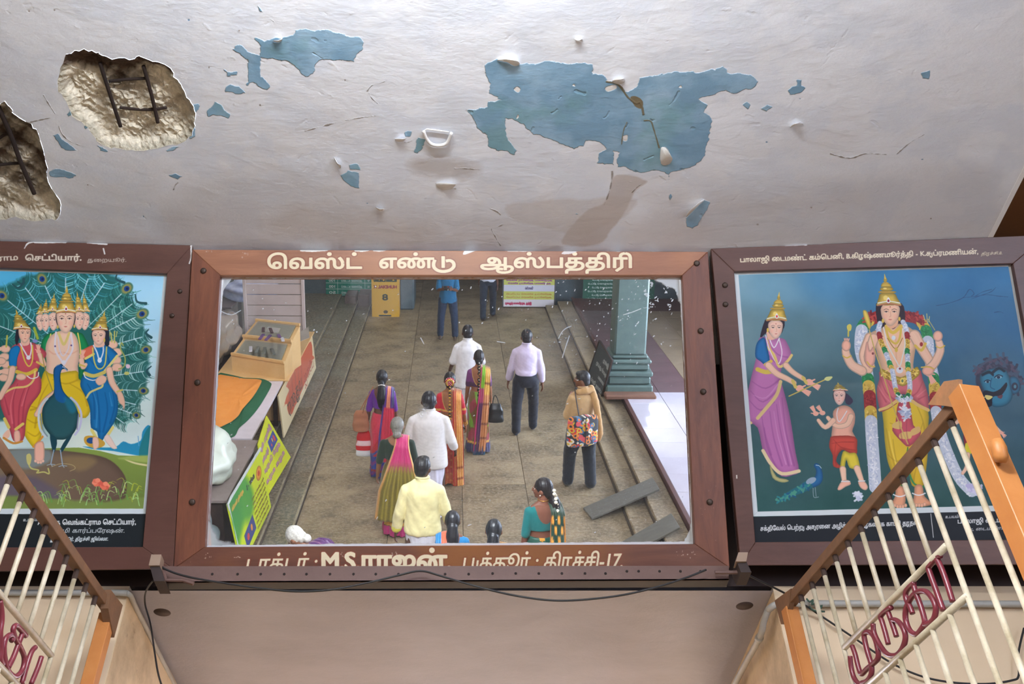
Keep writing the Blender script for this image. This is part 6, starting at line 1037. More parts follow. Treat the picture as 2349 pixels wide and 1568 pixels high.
# ramp planks over the steps
def plank(L_, R_, label):
    P = [M(*L_[0], .03), M(*R_[0], .33), M(*R_[1], .33), M(*L_[1], .03)]; bm = BM(); prism(bm, P, (0, 0, -.03)); bmesh.ops.bevel(bm, geom=list(bm.edges), offset=.004, segments=1, affect='EDGES'); tag(build('ramp_plank', bm, GREYW), label, 'plank')
plank(((1338,1163), (1358,1188)), ((1497,1094), (1513,1120)), 'grey plank laid across the stone steps, farther of two'); plank(((1418,1246), (1440,1272)), ((1540,1176), (1560,1208)), 'grey plank laid across the stone steps, nearer of two')
# ================================================================== THE PEOPLE BELOW THE MIRROR
class Blob:                                    # closed shapes that grow into one continuous surface
    def __init__(s): s.bm = bmesh.new()
    def ball(s, c, r, rot=None, seg=14):
        r = r if hasattr(r, '__len__') else (r, r, r); mt = Matrix.Translation(Vector(c)) @ (rot.to_4x4() if rot else Matrix()) @ Matrix.Diagonal((*r, 1)); bmesh.ops.create_uvsphere(s.bm, u_segments=seg, v_segments=max(8, seg - 4), radius=1, matrix=mt); return s
    def cap(s, a, b, ra, rb, seg=12, ends=True):
        a, b = Vector(a), Vector(b); d = b - a; q = d.to_track_quat('Z', 'Y').to_matrix(); rings = []
        for t in (0, .25, .5, .75, 1):
            r = ra + (rb - ra) * t; rings.append([s.bm.verts.new(a + d * t + q @ Vector((r * math.cos(2 * math.pi * k / seg), r * math.sin(2 * math.pi * k / seg), 0))) for k in range(seg)])
        for A, B in zip(rings, rings[1:]):
            for k in range(seg): s.bm.faces.new((A[k], A[(k + 1) % seg], B[(k + 1) % seg], B[k]))
        s.bm.faces.new(rings[0][::-1]); s.bm.faces.new(rings[-1])
        if ends: s.ball(a, ra, seg=12); s.ball(b, rb, seg=12)
        return s
    def chain(s, pts, rs, **kw):
        for i in range(len(pts) - 1): s.cap(pts[i], pts[i + 1], rs[i], rs[i + 1], **kw)
        return s
    def loft(s, rings, seg=28):                # rings: x, y, z, rx, ry
        R_ = []
        P = catmull([list(r) for r in rings], 3)
        for x, y, z, rx, ry in P: R_.append([s.bm.verts.new((x + rx * math.cos(2 * math.pi * k / seg), y + ry * math.sin(2 * math.pi * k / seg), z)) for k in range(seg)])
        for A, B in zip(R_, R_[1:]):
            for k in range(seg): s.bm.faces.new((A[k], A[(k + 1) % seg], B[(k + 1) % seg], B[k]))
        s.bm.faces.new(R_[0][::-1]); s.bm.faces.new(R_[-1]); return s
    def done(s, name, m, parent, voxel=.012, disp=None, colf=None, smooth=2, extra=None):
        bmesh.ops.recalc_face_normals(s.bm, faces=s.bm.faces); me = bpy.data.meshes.new(name); s.bm.to_mesh(me); s.bm.free(); o = bpy.data.objects.new(name, me); COL.objects.link(o)
        md = o.modifiers.new('r', 'REMESH'); md.mode = 'VOXEL'; md.voxel_size = voxel; md.adaptivity = 0
        if smooth: ms = o.modifiers.new('s', 'SMOOTH'); ms.iterations = smooth; ms.factor = .6
        dg = bpy.context.evaluated_depsgraph_get(); m2 = bpy.data.meshes.new_from_object(o.evaluated_get(dg)); COL.objects.unlink(o); bpy.data.objects.remove(o); bpy.data.meshes.remove(me); m2.name = name
        n = len(m2.vertices); V = np.empty(n * 3, np.float32); m2.vertices.foreach_get('co', V); V = V.reshape(-1, 3)
        if disp is not None:
            Nn = np.empty(n * 3, np.float32); m2.vertices.foreach_get('normal', Nn); Nn = Nn.reshape(-1, 3); d = disp(V, Nn); V = V + (Nn * d[:, None] if d.ndim == 1 else d); m2.vertices.foreach_set('co', V.astype(np.float32).ravel()); m2.update()
        if extra is not None:                  # join ready-made meshes (hands)
            b = bmesh.new(); b.from_mesh(m2)
            for em, mt in extra: t = em.copy(); t.transform(mt); b.from_mesh(t); bpy.data.meshes.remove(t)
            b.to_mesh(m2); b.free(); n = len(m2.vertices); V = np.empty(n * 3, np.float32); m2.vertices.foreach_get('co', V); V = V.reshape(-1, 3)
        m2.polygons.foreach_set('use_smooth', [True] * len(m2.polygons)); o = bpy.data.objects.new(name, m2); m2.materials.append(m); link(o, parent)
        if colf is not None:
            c_ = colf(V); 
            colattr(o, c_)
        return o
def L3(c): return np.array(lin(c)[:3])
SKINM = attr_mat('skin', .5, .08, 60, .002, .4, amp=.05); CLOTHM = attr_mat('woven_cloth', .75, .15, 60, .002, .3, .2, amp=.06, nscale=24); SILKM = attr_mat('silk_cloth', .40, .15, 90, .002, .5, .3, amp=.12, nscale=40); HAIRM = attr_mat('hair_strands', .42, .25, 60, .002, .5, amp=.2, nscale=50); GOLDM = mat('gold_metal', (222,176,84), .3, .9)
def fill(V, c): return np.tile(L3(c), (len(V), 1))
def mixc(C, mask, c): m_ = np.clip(mask, 0, 1)[:, None]; return C * (1 - m_) + L3(c) * m_
# one open, slightly curled hand (right hand, fingers towards -Z, palm facing +X... inward)
def hand_mesh():
    b = Blob(); b.ball((0, 0, -.045), (.017, .040, .052)); b.ball((0, 0, -.005), (.020, .028, .03))
    for y, L, c_ in ((.028, .070, .2), (.010, .080, .22), (-.010, .075, .26), (-.028, .058, .32)):
        p0 = Vector((0, y * .85, -.085)); p1 = p0 + Vector((-.004, y * .12, -L * .45)); p2 = p1 + Vector((-L * c_ * .6, 0, -L * .32)); p3 = p2 + Vector((-L * c_ * .9, 0, -L * .2)); b.chain([p0, p1, p2, p3], [.0095, .0088, .008, .0066], seg=8)
    b.chain([Vector((-.004, .024, -.03)), Vector((-.016, .050, -.058)), Vector((-.024, .054, -.088))], [.012, .0105, .008], seg=8)
    o = b.done('h', None, None, .0042, smooth=1); me = o.data; bpy.data.objects.remove(o); return me
HAND = hand_mesh(); HANDL = HAND.copy(); HANDL.transform(Matrix.Diagonal((-1, 1, 1, 1))); HANDL.flip_normals()
class Person:
    """z up, faces +Y, right hand towards +X; all sizes for 1.70 m, scaled by h."""
    def __init__(s, feet, facing, h, label, build_=1.0, skin=(128,84,62), lean=0):
        s.root = empty('person', (feet[0], feet[1], feet[2] if len(feet) > 2 else .004), facing); s.root.scale = (h / 1.70 * (1 + (build_ - 1) * .5),) * 2 + (h / 1.70,); tag(s.root, label, 'person'); s.b = build_; s.skin = skin; s.J = {}
    def pose(s, arms=((.15, .12, .3), (-.1, .12, .3)), legs=((.06, .08), (-.08, .08)), twist=0):
        J = s.J; b = s.b; J['neck'] = Vector((0, -.015, 1.45)); J['head'] = Vector((0, .02, 1.588))
        for i, sx in ((0, 1), (1, -1)):
            fwd, out, bend = arms[i][:3]; sh = Vector((sx * .158 * b, -.012, 1.345)); d = Vector((sx * math.sin(out), math.sin(fwd) * math.cos(out), -math.cos(fwd) * math.cos(out))).normalized(); el = sh + d * .285
            inn = arms[i][3] if len(arms[i]) > 3 else 0; fa = fwd + bend; d2 = Vector((sx * (math.sin(out) * .6 - inn), math.sin(fa), -math.cos(fa))).normalized(); wr = el + d2 * .25; J['sh%d' % i], J['el%d' % i], J['wr%d' % i], J['fd%d' % i] = sh, el, wr, d2
            st, sp = legs[i]; hp = Vector((sx * .095 * b, 0, .90)); kn = Vector((sx * (.10 + sp * .3) * b, st * .55 + .015, .49)); an = Vector((sx * (.09 + sp * .5), st, .075)); J['hp%d' % i], J['kn%d' % i], J['an%d' % i] = hp, kn, an
        return s
    def hands(s):
        out = []
        for i, me in ((0, HAND), (1, HANDL)):
            d = s.J['fd%d' % i]; q = (-d).to_track_quat('Z', 'X' if i == 0 else 'X'); rot = Vector((0, 0, -1)).rotation_difference(d).to_matrix().to_4x4(); out.append((me, Matrix.Translation(s.J['wr%d' % i]) @ rot))
        return out
    def body(s, yaw=0, face_=True, bare_feet=True, foot=None, lips=(150,80,76), belly=1.0, sandals=None):
        J = s.J; b = Blob(); B = s.b
        b.loft([(0, 0, .86, .150 * B, .105), (0, .0, .95, .155 * B, .110 * belly), (0, 0, 1.08, .130 * B, .095 * belly), (0, 0, 1.22, .150 * B, .105), (0, -.01, 1.32, .155 * B, .100), (0, -.015, 1.39, .120 * B, .080), (0, -.015, 1.435, .066, .058), (0, 0, 1.53, .052, .055)]); b.cap((0, -.012, 1.44), J['head'] + Vector((0, -.01, -.04)), .053, .052)
        for i in (0, 1): b.cap((sx_(i) * .04, -.015, 1.43), J['sh%d' % i], .038, .044); b.chain([J['sh%d' % i], J['el%d' % i], J['wr%d' % i]], [.047, .038, .027]); b.chain([J['hp%d' % i], J['kn%d' % i], J['an%d' % i]], [.088, .058, .038]); a = J['an%d' % i]; b.chain([a + Vector((0, -.03, -.035)), a + Vector((0, .06, -.045)), a + Vector((0, .135, -.055))], [.034, .036, .022])
        Rz = Matrix.Rotation(yaw, 3, 'Z'); hc = J['head']; s.Rz = Rz
        HS = 1.10
        def H(x, y, z): return hc + Rz @ Vector((x * HS, y * HS, z * HS))
        b.ball(hc, (.082, .100, .118), Rz); b.ball(H(0, .030, -.055), (.052, .056, .062), Rz); b.ball(H(0, .062, -.088), (.026, .024, .022), Rz); b.cap(H(0, .092, .005), H(0, .104, -.030), .010, .014); b.ball(H(0, .082, -.058), (.024, .014, .010), Rz)
        for sx in (1, -1): b.ball(H(sx * .078, -.004, -.015), (.010, .022, .032), Rz); b.ball(H(sx * .034, .070, -.030), (.022, .018, .02), Rz)
        sk = s.skin; Hd = np.array(hc); Ri = np.array(Rz.transposed())
        def cf(V):
            C = fill(V, sk); q = (V - Hd) @ Ri.T; front = q[:, 1] > .045
            for sx in (1, -1): C = mixc(C, (((q[:, 0] - sx * .032) / .017) ** 2 + ((q[:, 2] - .006) / .008) ** 2 < 1) & front, (236,226,216)); C = mixc(C, (((q[:, 0] - sx * .032) / .008) ** 2 + ((q[:, 2] - .006) / .009) ** 2 < 1) & front, (24,16,14)); C = mixc(C, (abs(q[:, 0] - sx * .034) < .024) & (abs(q[:, 2] - .028) < .005) & front, (28,20,18))
            C = mixc(C, ((q[:, 0] / .024) ** 2 + ((q[:, 2] + .058) / .010) ** 2 < 1) & (q[:, 1] > .07), lips); C = mixc(C, (V[:, 2] < .14) * .25, (70,46,38))
            if foot is not None: C = mixc(C, V[:, 2] < .10, foot)
            return C
        s.bodyo = b.done('body', SKINM, s.root, .0115, None, cf, 2, s.hands()); s.H = H; return s
    def hair(s, kind='short', col=(24,22,24), deco=None):
        H = s.H; b = Blob(); Rz = s.Rz
        if kind == 'short': b.ball(H(0, -.010, .026), (.089, .102, .108), Rz); b.ball(H(0, -.048, -.022), (.072, .056, .066), Rz); b.ball(H(0, .045, .075), (.060, .045, .036), Rz)
        elif kind == 'balding': b.ball(H(0, -.030, -.005), (.090, .086, .094), Rz); b.ball(H(0, -.052, -.045), (.066, .048, .05), Rz)
        else:
            b.ball(H(0, -.012, .018), (.091, .106, .114), Rz); b.ball(H(0, -.055, -.035), (.070, .058, .078), Rz)
            if kind == 'ponytail': b.chain([H(0, -.095, -.035), H(0, -.12, -.12), H(0, -.135, -.25), H(0, -.12, -.36), H(0, -.105, -.44)], [.030, .062, .078, .062, .022])
            if kind == 'bun': b.ball(H(0, -.105, -.045), (.052, .038, .050), Rz)
            if kind == 'lowbun': b.ball(H(0, -.095, -.085), (.055, .042, .050), Rz)
            if kind == 'braid':
                for i in range(15): t = i / 14; b.ball(H(.006 * (-1) ** i, -.100 - .05 * t, -.06 - .56 * t), (.026 - .004 * t, .022, .026), Rz)
                b.chain([H(0, -.15, -.60), H(0, -.150, -.68), H(.0, -.14, -.78)], [.026, .040, .014])
            if kind == 'thinbraid':
                for i in range(20): t = i / 19; b.ball(H(0, -.100 - .05 * t, -.05 - .66 * t), (.020, .018, .022), Rz)
            if kind == 'loose': b.chain([H(0, -.09, -.03), H(0, -.11, -.12), H(0, -.12, -.24), H(0, -.11, -.34)], [.06, .075, .070, .03])
        c1 = col; hcz = np.array(s.J['head'])
        def cf(V): C = fill(V, c1); st = (np.sin(V[:, 0] * 420 + V[:, 2] * 60) > .6) * .25; return mixc(C, st, tuple(min(255, int(v * 1.5) + 16) for v in c1))
        dd = lambda V, N_: .0012 * np.sin(V[:, 0] * 260 + V[:, 2] * 18)
        s.hairo = tag(b.done('hair', HAIRM, s.root, .008, dd, cf, 1), None); return s
    def wrinkle(s, a=.006, seed=1, vert=0.5):
        g = np.random.default_rng(seed); K = g.uniform(-1, 1, (7, 3)) * np.array([26, 26, 13 + 22 * vert]); ph = g.uniform(0, 6.28, 7)
        K2 = g.uniform(-1, 1, (5, 3)) * np.array([60, 40, 75])
        return lambda V, N_: a * (.55 + .16 * sum(np.abs(np.sin(V @ K2[i] + ph[i] + 1.5 * np.sin(V @ K[i]))) ** 3 for i in range(5)) / 2 + sum(np.abs(np.sin(V @ K[i] + ph[i])) ** 1.5 - .5 for i in range(7)) / 3.4)
    def trousers(s, col, wide=1.0, name='trousers', shiny=0):
        J = s.J; b = Blob(); B = s.b; b.loft([(0, 0, .80, .150 * B, .118), (0, -.01, .90, .168 * B, .130), (0, -.005, .98, .158 * B, .120), (0, 0, 1.03, .150 * B, .112)])
        for i in (0, 1): a = J['an%d' % i]; b.chain([J['hp%d' % i] + Vector((0, -.012, -.03)), J['kn%d' % i], a + Vector((0, -.01, .03)), a + Vector((0, -.012, .012))], [.102 * wide, .076 * wide, .064 * wide, .066 * wide])
        return b.done(name, CLOTHM, s.root, .0115, s.wrinkle(.007, 4, 1), lambda V: fill(V, col), 2)
    def shirt(s, col, hem=.93, sleeve=1.0, loose=1.0, back=None, name='shirt', cuff=None, tuck=False, belly=1.0, seed=2):
        J = s.J; b = Blob(); B = s.b; lo = loose; w0 = (.150 if tuck else .166 * lo)
        b.loft([(0, -.005, hem, w0 * B, .118 * lo * belly), (0, -.008, hem + .05, w0 * 1.03 * B, .122 * lo * belly), (0, 0, 1.08, .154 * B * lo, .118 * lo * belly), (0, -.005, 1.24, .160 * B * lo, .120 * lo), (0, -.012, 1.33, .168 * B, .112 * lo), (0, -.015, 1.385, .150 * B, .094), (0, -.015, 1.43, .098 * B, .076), (0, -.014, 1.455, .068, .064), (0, -.012, 1.50, .064, .064)])
        for i in (0, 1):
            sh, el, wr = J['sh%d' % i], J['el%d' % i], J['wr%d' % i]
            b.cap((sx_(i) * .05, -.015, 1.435), sh, .040, .054)
            if sleeve <= .5: e_ = sh + (el - sh) * sleeve * 2; b.chain([sh, e_], [.056, .064])
            else: t = (sleeve - .5) * 2; w_ = el + (wr - el) * t; b.chain([sh, el, w_], [.058, .056, .050 if t > .5 else .058])
        Z = [0]; sk = s.skin
        def cf(V):
            C = fill(V, col)
            if back: C = back(V, C)
            if cuff:
                for i in (0, 1): w_ = np.array(J['wr%d' % i]); C = mixc(C, np.linalg.norm(V - w_, axis=1) < .09, cuff)
            return C
        o = b.done(name, CLOTHM, s.root, .0115, s.wrinkle(.009, seed, .2), cf, 1)
        b = Blob(); ring = [(.068 * math.cos(t), -.010 + .066 * math.sin(t), 1.492 - .012 * math.sin(t)) for t in np.linspace(0, 2 * math.pi, 19)]; b.chain([Vector(p) for p in ring], [.013] * 19, seg=8, ends=False); b.done('collar', CLOTHM, o, .006, None, lambda V: fill(V, tuple(int(v * .97) for v in col)), 1)
        return o
    def dhoti(s, col=(226,224,232), top=1.0, bot=.06, stride=0.0, wide=1.0, name='dhoti'):
        J = s.J; b = Blob(); B = s.b; a0, a1 = J['an0'], J['an1']; cy = (a0.y + a1.y) / 2; sp = abs(a0.y - a1.y) / 2
        b.loft([(0, cy, bot, .175 * wide, .10 + sp), (0, cy * .8, .25, .165 * wide, .10 + sp * .8), (0, cy * .5, .50, .160 * wide, .112 + sp * .5), (0, 0, .78, .170 * B, .125), (0, -.008, .92, .170 * B, .128), (0, 0, top, .155 * B, .115)])
        def dd(V, N_): a = np.arctan2(V[:, 1], V[:, 0]); k_ = np.clip((1.0 - V[:, 2]) / .6, 0, 1); return .010 * k_ * np.sin(a * 9 + V[:, 2] * 4) + .006 * k_ * np.sin(a * 17 - V[:, 2] * 7) + .004 * np.sin(V[:, 2] * 26 + a * 3)
        return b.done(name, CLOTHM, s.root, .012, dd, lambda V: fill(V, col), 2)
    def sari(s, skirtf, blouse, pallu=None, bot=.02, hipw=1.0, neck=(.095, 1.20), sleeve=.36, blousef=None, pleat=9):
        J = s.J; B = s.b; b = Blob(); a0, a1 = J['an0'], J['an1']; cy = (a0.y + a1.y) / 2; sp = abs(a0.y - a1.y) / 2
        b.loft([(0, cy, bot, .205 * hipw, .155 + sp), (0, cy * .8, .22, .190 * hipw, .145 + sp * .8), (0, cy * .5, .48, .182 * hipw, .145 + sp * .4), (0, -.01, .74, .195 * B * hipw, .150), (0, -.018, .88, .196 * B * hipw, .152), (0, -.005, .99, .165 * B, .125), (0, 0, 1.04, .150 * B, .115)])
        def dd(V, N_): a = np.arctan2(V[:, 1], V[:, 0]); k_ = np.clip((.98 - V[:, 2]) / .7, 0, 1); return .013 * k_ * np.sin(a * pleat + 2 * V[:, 2]) + .006 * k_ * np.sin(a * 23 + V[:, 2] * 3) + .004 * np.sin(V[:, 2] * 20 + a * 2)
        b.done('skirt', SILKM, s.root, .0115, dd, skirtf, 2)
        b = Blob(); b.loft([(0, 0, 1.12, .148 * B, .112), (0, -.003, 1.16, .152 * B, .114), (0, -.008, 1.26, .166 * B, .118), (0, -.012, 1.345, .172 * B, .108), (0, -.015, 1.395, .145 * B, .090), (0, -.015, 1.425, .095 * B, .075)])
        for i in (0, 1): sh, el = J['sh%d' % i], J['el%d' % i]; b.cap((sx_(i) * .10, -.015, 1.39), sh, .036, .05); b.chain([sh, sh + (el - sh) * sleeve * 2], [.054, .052])
        nw, nz_ = neck; sk = s.skin
        def bf(V):
            C = fill(V, blouse)
            if blousef: C = blousef(V, C)
            back = (V[:, 1] < -.03); d = (V[:, 0] / nw) ** 2 + ((V[:, 2] - 1.44) / (1.44 - nz_)) ** 2; C = mixc(C, back & (d < 1.12), (206,170,90) if blousef else blouse); C = mixc(C, back & (d < 1), sk); return mixc(C, (V[:, 1] > 0) & (V[:, 2] > 1.40) & (abs(V[:, 0]) < .09), sk)
        b.done('blouse', CLOTHM, s.root, .0105, None, bf, 2)
        if pallu: s.pallu(**pallu)
        return s
    def pallu(s, side=-1, colf=None, x0=.10, width=.15, zbot=.25, spread=1.3, name='pallu', drift=0.0, out=.03, flare=0, pleats=5):
        """cloth coming up over the shoulder and hanging down the back; side -1 is the left shoulder"""
        B = s.b; nu, nv = 26, 54; verts = []; UV = []
        for j in range(nv + 1):
            t = j / nv; L = t * (1.62 - zbot + .35)
            # path: front of chest -> shoulder -> down the back
            if L < .35: q = L / .35; yb, z = .145 * (1 - q) ** .6 + .0, 1.16 + .30 * math.sin(q * math.pi / 2)
            else: q = L - .35; z = 1.46 - q; yb = -.03 - .125 * min(1, q / .10) ** .6 - (.022 * max(0, 1 - abs(z - .90) / .3)) - out * min(1, q / .6)
            w_ = width * (1 + (spread - 1) * max(0, min(1, (L - .4) / .7))) + flare * max(0, L - .5)
            for i in range(nu + 1):
                u = i / nu - .5; x = side * x0 * B + u * w_ + drift * max(0, L - .4); wr = .011 * math.sin(u * pleats * 6.28 + L * 2) + .004 * math.sin(u * 40 + L * 9); yy = yb + (wr if L > .35 else abs(wr))
                zz = z - (.035 * abs(x / .19) ** 2 if L < .55 else .035 * abs(x / .19) ** 2 * max(0, 1 - (L - .55) * 2)); edge = max(0, abs(x) - .15 * B); yy += edge * .55 if yb < 0 else -edge * .5
                verts.append((x, yy, zz)); UV.append((i / nu, t))
        me = bpy.data.meshes.new(name); F = [(j * (nu + 1) + i, j * (nu + 1) + i + 1, (j + 1) * (nu + 1) + i + 1, (j + 1) * (nu + 1) + i) for j in range(nv) for i in range(nu)]; me.from_pydata(verts, [], F); me.materials.append(SILKM); o = bpy.data.objects.new(name, me); link(o, s.root); me.polygons.foreach_set('use_smooth', [True] * len(F))
        colattr(o, colf(np.array(UV), np.array(verts))); md = o.modifiers.new('t', 'SOLIDIFY'); md.thickness = .004; return o
    def flat(s, name, b, m, voxel=.008, colf=None, label=None, disp=None, parent=None): o = b.done(name, m, parent or s.root, voxel, disp, colf, 1); tag(o, label); return o
def lv(s, V): return s.root.matrix_world @ Vector(V)
PI = math.pi
def sx_(i): return 1 if i == 0 else -1
def feet(x, y): return M(x, y, 0)
def by_head(x, y, h, name=None): return M(x, y, h)
def stripes(v, cols, f): i = (np.floor(v * f).astype(int)) % len(cols); return np.array([L3(c) for c in cols])[i]
def swap(P, **k): return P
WHITE = (232,230,234)
def F(x, y, h=None, hx=None):                   # where a person stands whose crown the mirror shows at pixel (x, y)
    p = M(x, y, h); return (p[0], p[1])
# man in lavender shirt
P = Person(F(1209, 758, 1.69), PI, 1.69, 'man in a lavender long-sleeved shirt and dark trousers walking alone', 1.05, (120,80,58)).pose(((.12, .22, .25), (.02, .22, .25)), ((-.10, .10), (.16, .10)))
P.body(foot=(40,44,62)); P.hair('short', (28,26,28)); P.trousers((27,31,42), 1.0); P.shirt((208,196,222), .99, .86, 1.06, tuck=True, cuff=None, seed=3)
b = Blob(); b.ball(P.H(0, -.062, .072), (.034, .026, .030)); P.flat('bald_spot', b, SKINM, .006, lambda V: fill(V, (140,92,66)), parent=P.hairo)
# man in white behind the braided woman
P = Person(F(1073, 748, 1.68), PI, 1.68, 'man in loose white shirt and dhoti, ahead of the woman with the long braid', 1.02, (92,60,46)).pose(((.1, .28, .7), (-.05, .26, .3)), ((.08, .06), (-.10, .06)))
P.body(); P.hair('short', (22,22,26)); P.dhoti((222,222,230)); P.shirt((236,236,240), .70, .42, 1.15, seed=5, belly=1.05)
# woman with the long jewelled braid
def gsk(V):
    C = fill(V, (112,84,40)); a = np.arctan2(V[:, 1], V[:, 0]); C = mixc(C, (np.sin(V[:, 2] * 13 + a * 3) > .3), (150,60,70)); C = mixc(C, (np.sin(V[:, 2] * 9 - a * 4) > .6) & (V[:, 2] > .45), (110,160,40)); C = mixc(C, V[:, 2] < .17, (60,60,96)); return mixc(C, (abs(V[:, 2] - .20) < .02), (206,160,70))
def gpal(UV, V):
    u, t = UV[:, 0], UV[:, 1]; C = fill(V, (96,50,96)); g_ = (u < .55); C = mixc(C, g_, (226,176,84)); C = mixc(C, g_ & (np.abs(((t * 16) % 1) - .5) > .44), (110,60,40)); C = mixc(C, (u > .55) & (t < .36), (132,190,40)); C = mixc(C, (u > .55) & (t > .36) & (t < .5), (176,70,110)); C = mixc(C, (u < .55) & (t > .42), (206,140,92)); C = mixc(C, (u < .55) & (np.abs(((t * 16) % 1) - .5) > .44), (120,66,50)); C = mixc(C, (u > .92), (200,40,110)); return mixc(C, t > .93, (30,74,100))
P = Person(F(1099, 805, 1.57), PI, 1.57, 'woman with a long black braid in a green, magenta and gold sari', .92, (150,100,72)).pose(((.10, .14, .25), (.05, .16, .4)), ((.05, .04), (-.06, .04)))
P.body(); P.hair('braid'); P.sari(gsk, (120,60,120), dict(side=-1, colf=gpal, x0=.125, width=.15, zbot=.10, spread=1.35, drift=.07, out=.04), neck=(.115, 1.16), blousef=lambda V, C: mixc(C, V[:, 2] < 1.2, (84,50,84)))
for i in range(13): b = Blob(); t = i / 12; b.ball(P.H(0, -.132 - .05 * t, -.05 - .5 * t), .010); P.flat('braid_bead', b, GOLDM if i % 3 else mat('pearl', (226,226,220), .3) if i == 0 else bpy.data.materials['pearl'], .005, parent=P.hairo)
b = Blob(); b.cap((.118, -.02, 1.40), (.10, -.10, 1.18), .010, .010)
P1 = P
def bag(owner, cx, cy, z0, w, d, h, col, label, strap, name='handbag', cf=None, m=None):
    """a soft bag hanging from the shoulder or hand; coordinates of its owner's own frame"""
    Wm = Matrix.Translation(owner.root.location) @ Matrix.Rotation(owner.root.rotation_euler.z, 4, 'Z') @ Matrix.Diagonal((*owner.root.scale, 1)); r = tag(empty(name), label, 'bag'); r.matrix_world = Wm
    r.location = owner.root.location; r.rotation_euler = owner.root.rotation_euler; r.scale = owner.root.scale
    b = Blob(); b.loft([(cx, cy, z0, w * .42, d * .9), (cx, cy, z0 + h * .08, w * .5, d), (cx, cy, z0 + h * .5, w * .48, d * .95), (cx, cy, z0 + h * .85, w * .38, d * .6), (cx, cy, z0 + h, w * .3, d * .25)]); o = b.done('bag_body', m or CLOTHM, r, .010, lambda V, N_: .005 * np.sin(V[:, 2] * 40 + V[:, 1] * 30), cf or (lambda V: fill(V, col)), 2)
    for i, s_ in enumerate(strap): bm = BM(); tube(bm, catmull(s_, 5), .0075, 6); build('strap', bm, mat('strap_' + name + str(col[0]) + str(i), col, .5), r, True)
    return r
bag(P1, -.29, -.03, .50, .28, .06, .32, (30,32,36), 'black leather handbag hanging from the braided woman\'s hand', [[(-.35, -.03, .78), (-.32, -.03, .90), (-.28, .0, .95), (-.25, -.03, .90), (-.24, -.03, .78)]], m=mat('black_leather', (30,34,36), .35))
# bride-like woman in red silk with golden hair ornaments
def rsk(V):
    C = fill(V, (168,62,56)); a = np.arctan2(V[:, 1], V[:, 0]); C = mixc(C, (np.sin(a * 30) > .5) * .35, (206,110,70)); C = mixc(C, (V[:, 2] < .20) * (np.sin(a * 50) > -.3) * .6, (190,120,60)); return mixc(C, (np.sin(V[:, 0] * 60) * np.sin(V[:, 2] * 60) > .6) * .4, (214,150,80))
def rpal(UV, V):
    u, t = UV[:, 0], UV[:, 1]; C = fill(V, (190,52,46)); g_ = (u < .62) & (u > .06); C = mixc(C, g_, (232,160,84)); C = mixc(C, (g_ & (np.sin(t * 300 + u * 40) * np.sin(u * 90) > .2)) * .6, (250,196,120)); C = mixc(C, g_ & (np.abs(((t * 11) % 1) - .5) > .45), (150,70,40)); return mixc(C, (u > .62) & (np.abs(u - .8) < .04), (224,150,90))
P = Person(F(1032, 856, 1.58), PI, 1.58, 'woman in a red silk sari with a golden flower chain down her plait', .95, (150,98,64)).pose(((.05, .14, .3), (.12, .22, .35)), ((.04, .04), (-.05, .04)))
P.body(); P.hair('thinbraid'); P.sari(rsk, (196,36,56), dict(side=-1, colf=rpal, x0=.12, width=.13, zbot=.10, spread=1.3, drift=-.02, out=.04), neck=(.115, 1.14), sleeve=.45, blousef=lambda V, C: mixc(C, np.abs(V[:, 2] - 1.15) < .02, (214,160,80)), hipw=1.05)
b = Blob(); b.ball(P.H(0, -.085, .0), (.075, .045, .072)); P.flat('flower_band', b, attr_mat('flower_band', .8, .5, 60, .01), .007, lambda V: mixc(fill(V, (176,34,46)), (np.sin(V[:, 0] * 160) * np.sin(V[:, 2] * 170) > .5), (236,220,226)), parent=P.hairo)
bm = BM(); tube(bm, [P.H(.045 * math.cos(a), -.128, -.005 + .045 * math.sin(a)) for a in np.linspace(-.9, PI + .9, 16)], .014, 7); build('gold_crescent', bm, GOLDM, P.hairo, True)
for i in range(14): b = Blob(); t = i / 13; b.ball(P.H(0, -.118 - .045 * t, -.07 - .62 * t), (.022 if i % 2 else .015, .008, .022 if i % 2 else .015)); P.flat('gold_disc', b, GOLDM, .005, parent=P.hairo)
for z in (0, .03, .055): bm = BM(); c_ = P.J['wr1'] - P.J['fd1'] * (.03 + z); q = P.J['fd1'].to_track_quat('Z', 'Y').to_matrix(); tube(bm, [c_ + q @ Vector((.036 * math.cos(a), .036 * math.sin(a), 0)) for a in np.linspace(0, 2 * PI, 15)[:-1]], .005, 6, closed=True); build('bangle', bm, GOLDM, P.root, True)
# woman in magenta and blue with loose ponytail
def msk(V):
    C = fill(V, (196,44,58)); C = mixc(C, (np.sin(V[:, 0] * 14 + V[:, 2] * 9) > .4) * .6, (226,64,100)); C = mixc(C, (V[:, 2] < .36), (44,64,150)); C = mixc(C, (V[:, 2] < .36) & (np.sin(V[:, 0] * 30 + V[:, 2] * 40) > .5), (120,50,130)); C = mixc(C, np.abs(V[:, 2] - .13) < .02, (150,50,60)); C = mixc(C, (V[:, 2] > .75) * .4, (230,60,100)); return mixc(C, np.abs(V[:, 2] - .52 + V[:, 0] * .9) < .02, (60,80,160))
def mpal(UV, V):
    u, t = UV[:, 0], UV[:, 1]; C = fill(V, (90,40,140)); C = mixc(C, (u > .35) & (u < .7) & (t < .42), (226,140,110)); C = mixc(C, (u < .2) & (t < .4), (90,90,140)); C = mixc(C, t > .42, (214,50,80)); return mixc(C, (t > .42) & (u > .85), (80,60,140))
P = Person(F(876, 851, 1.55), PI, 1.55, 'woman with a white-tied black ponytail, purple blouse and red and blue sari', .98, (110,74,58)).pose(((.02, .2, .5), (.05, .14, .3)), ((.04, .03), (-.04, .03)))
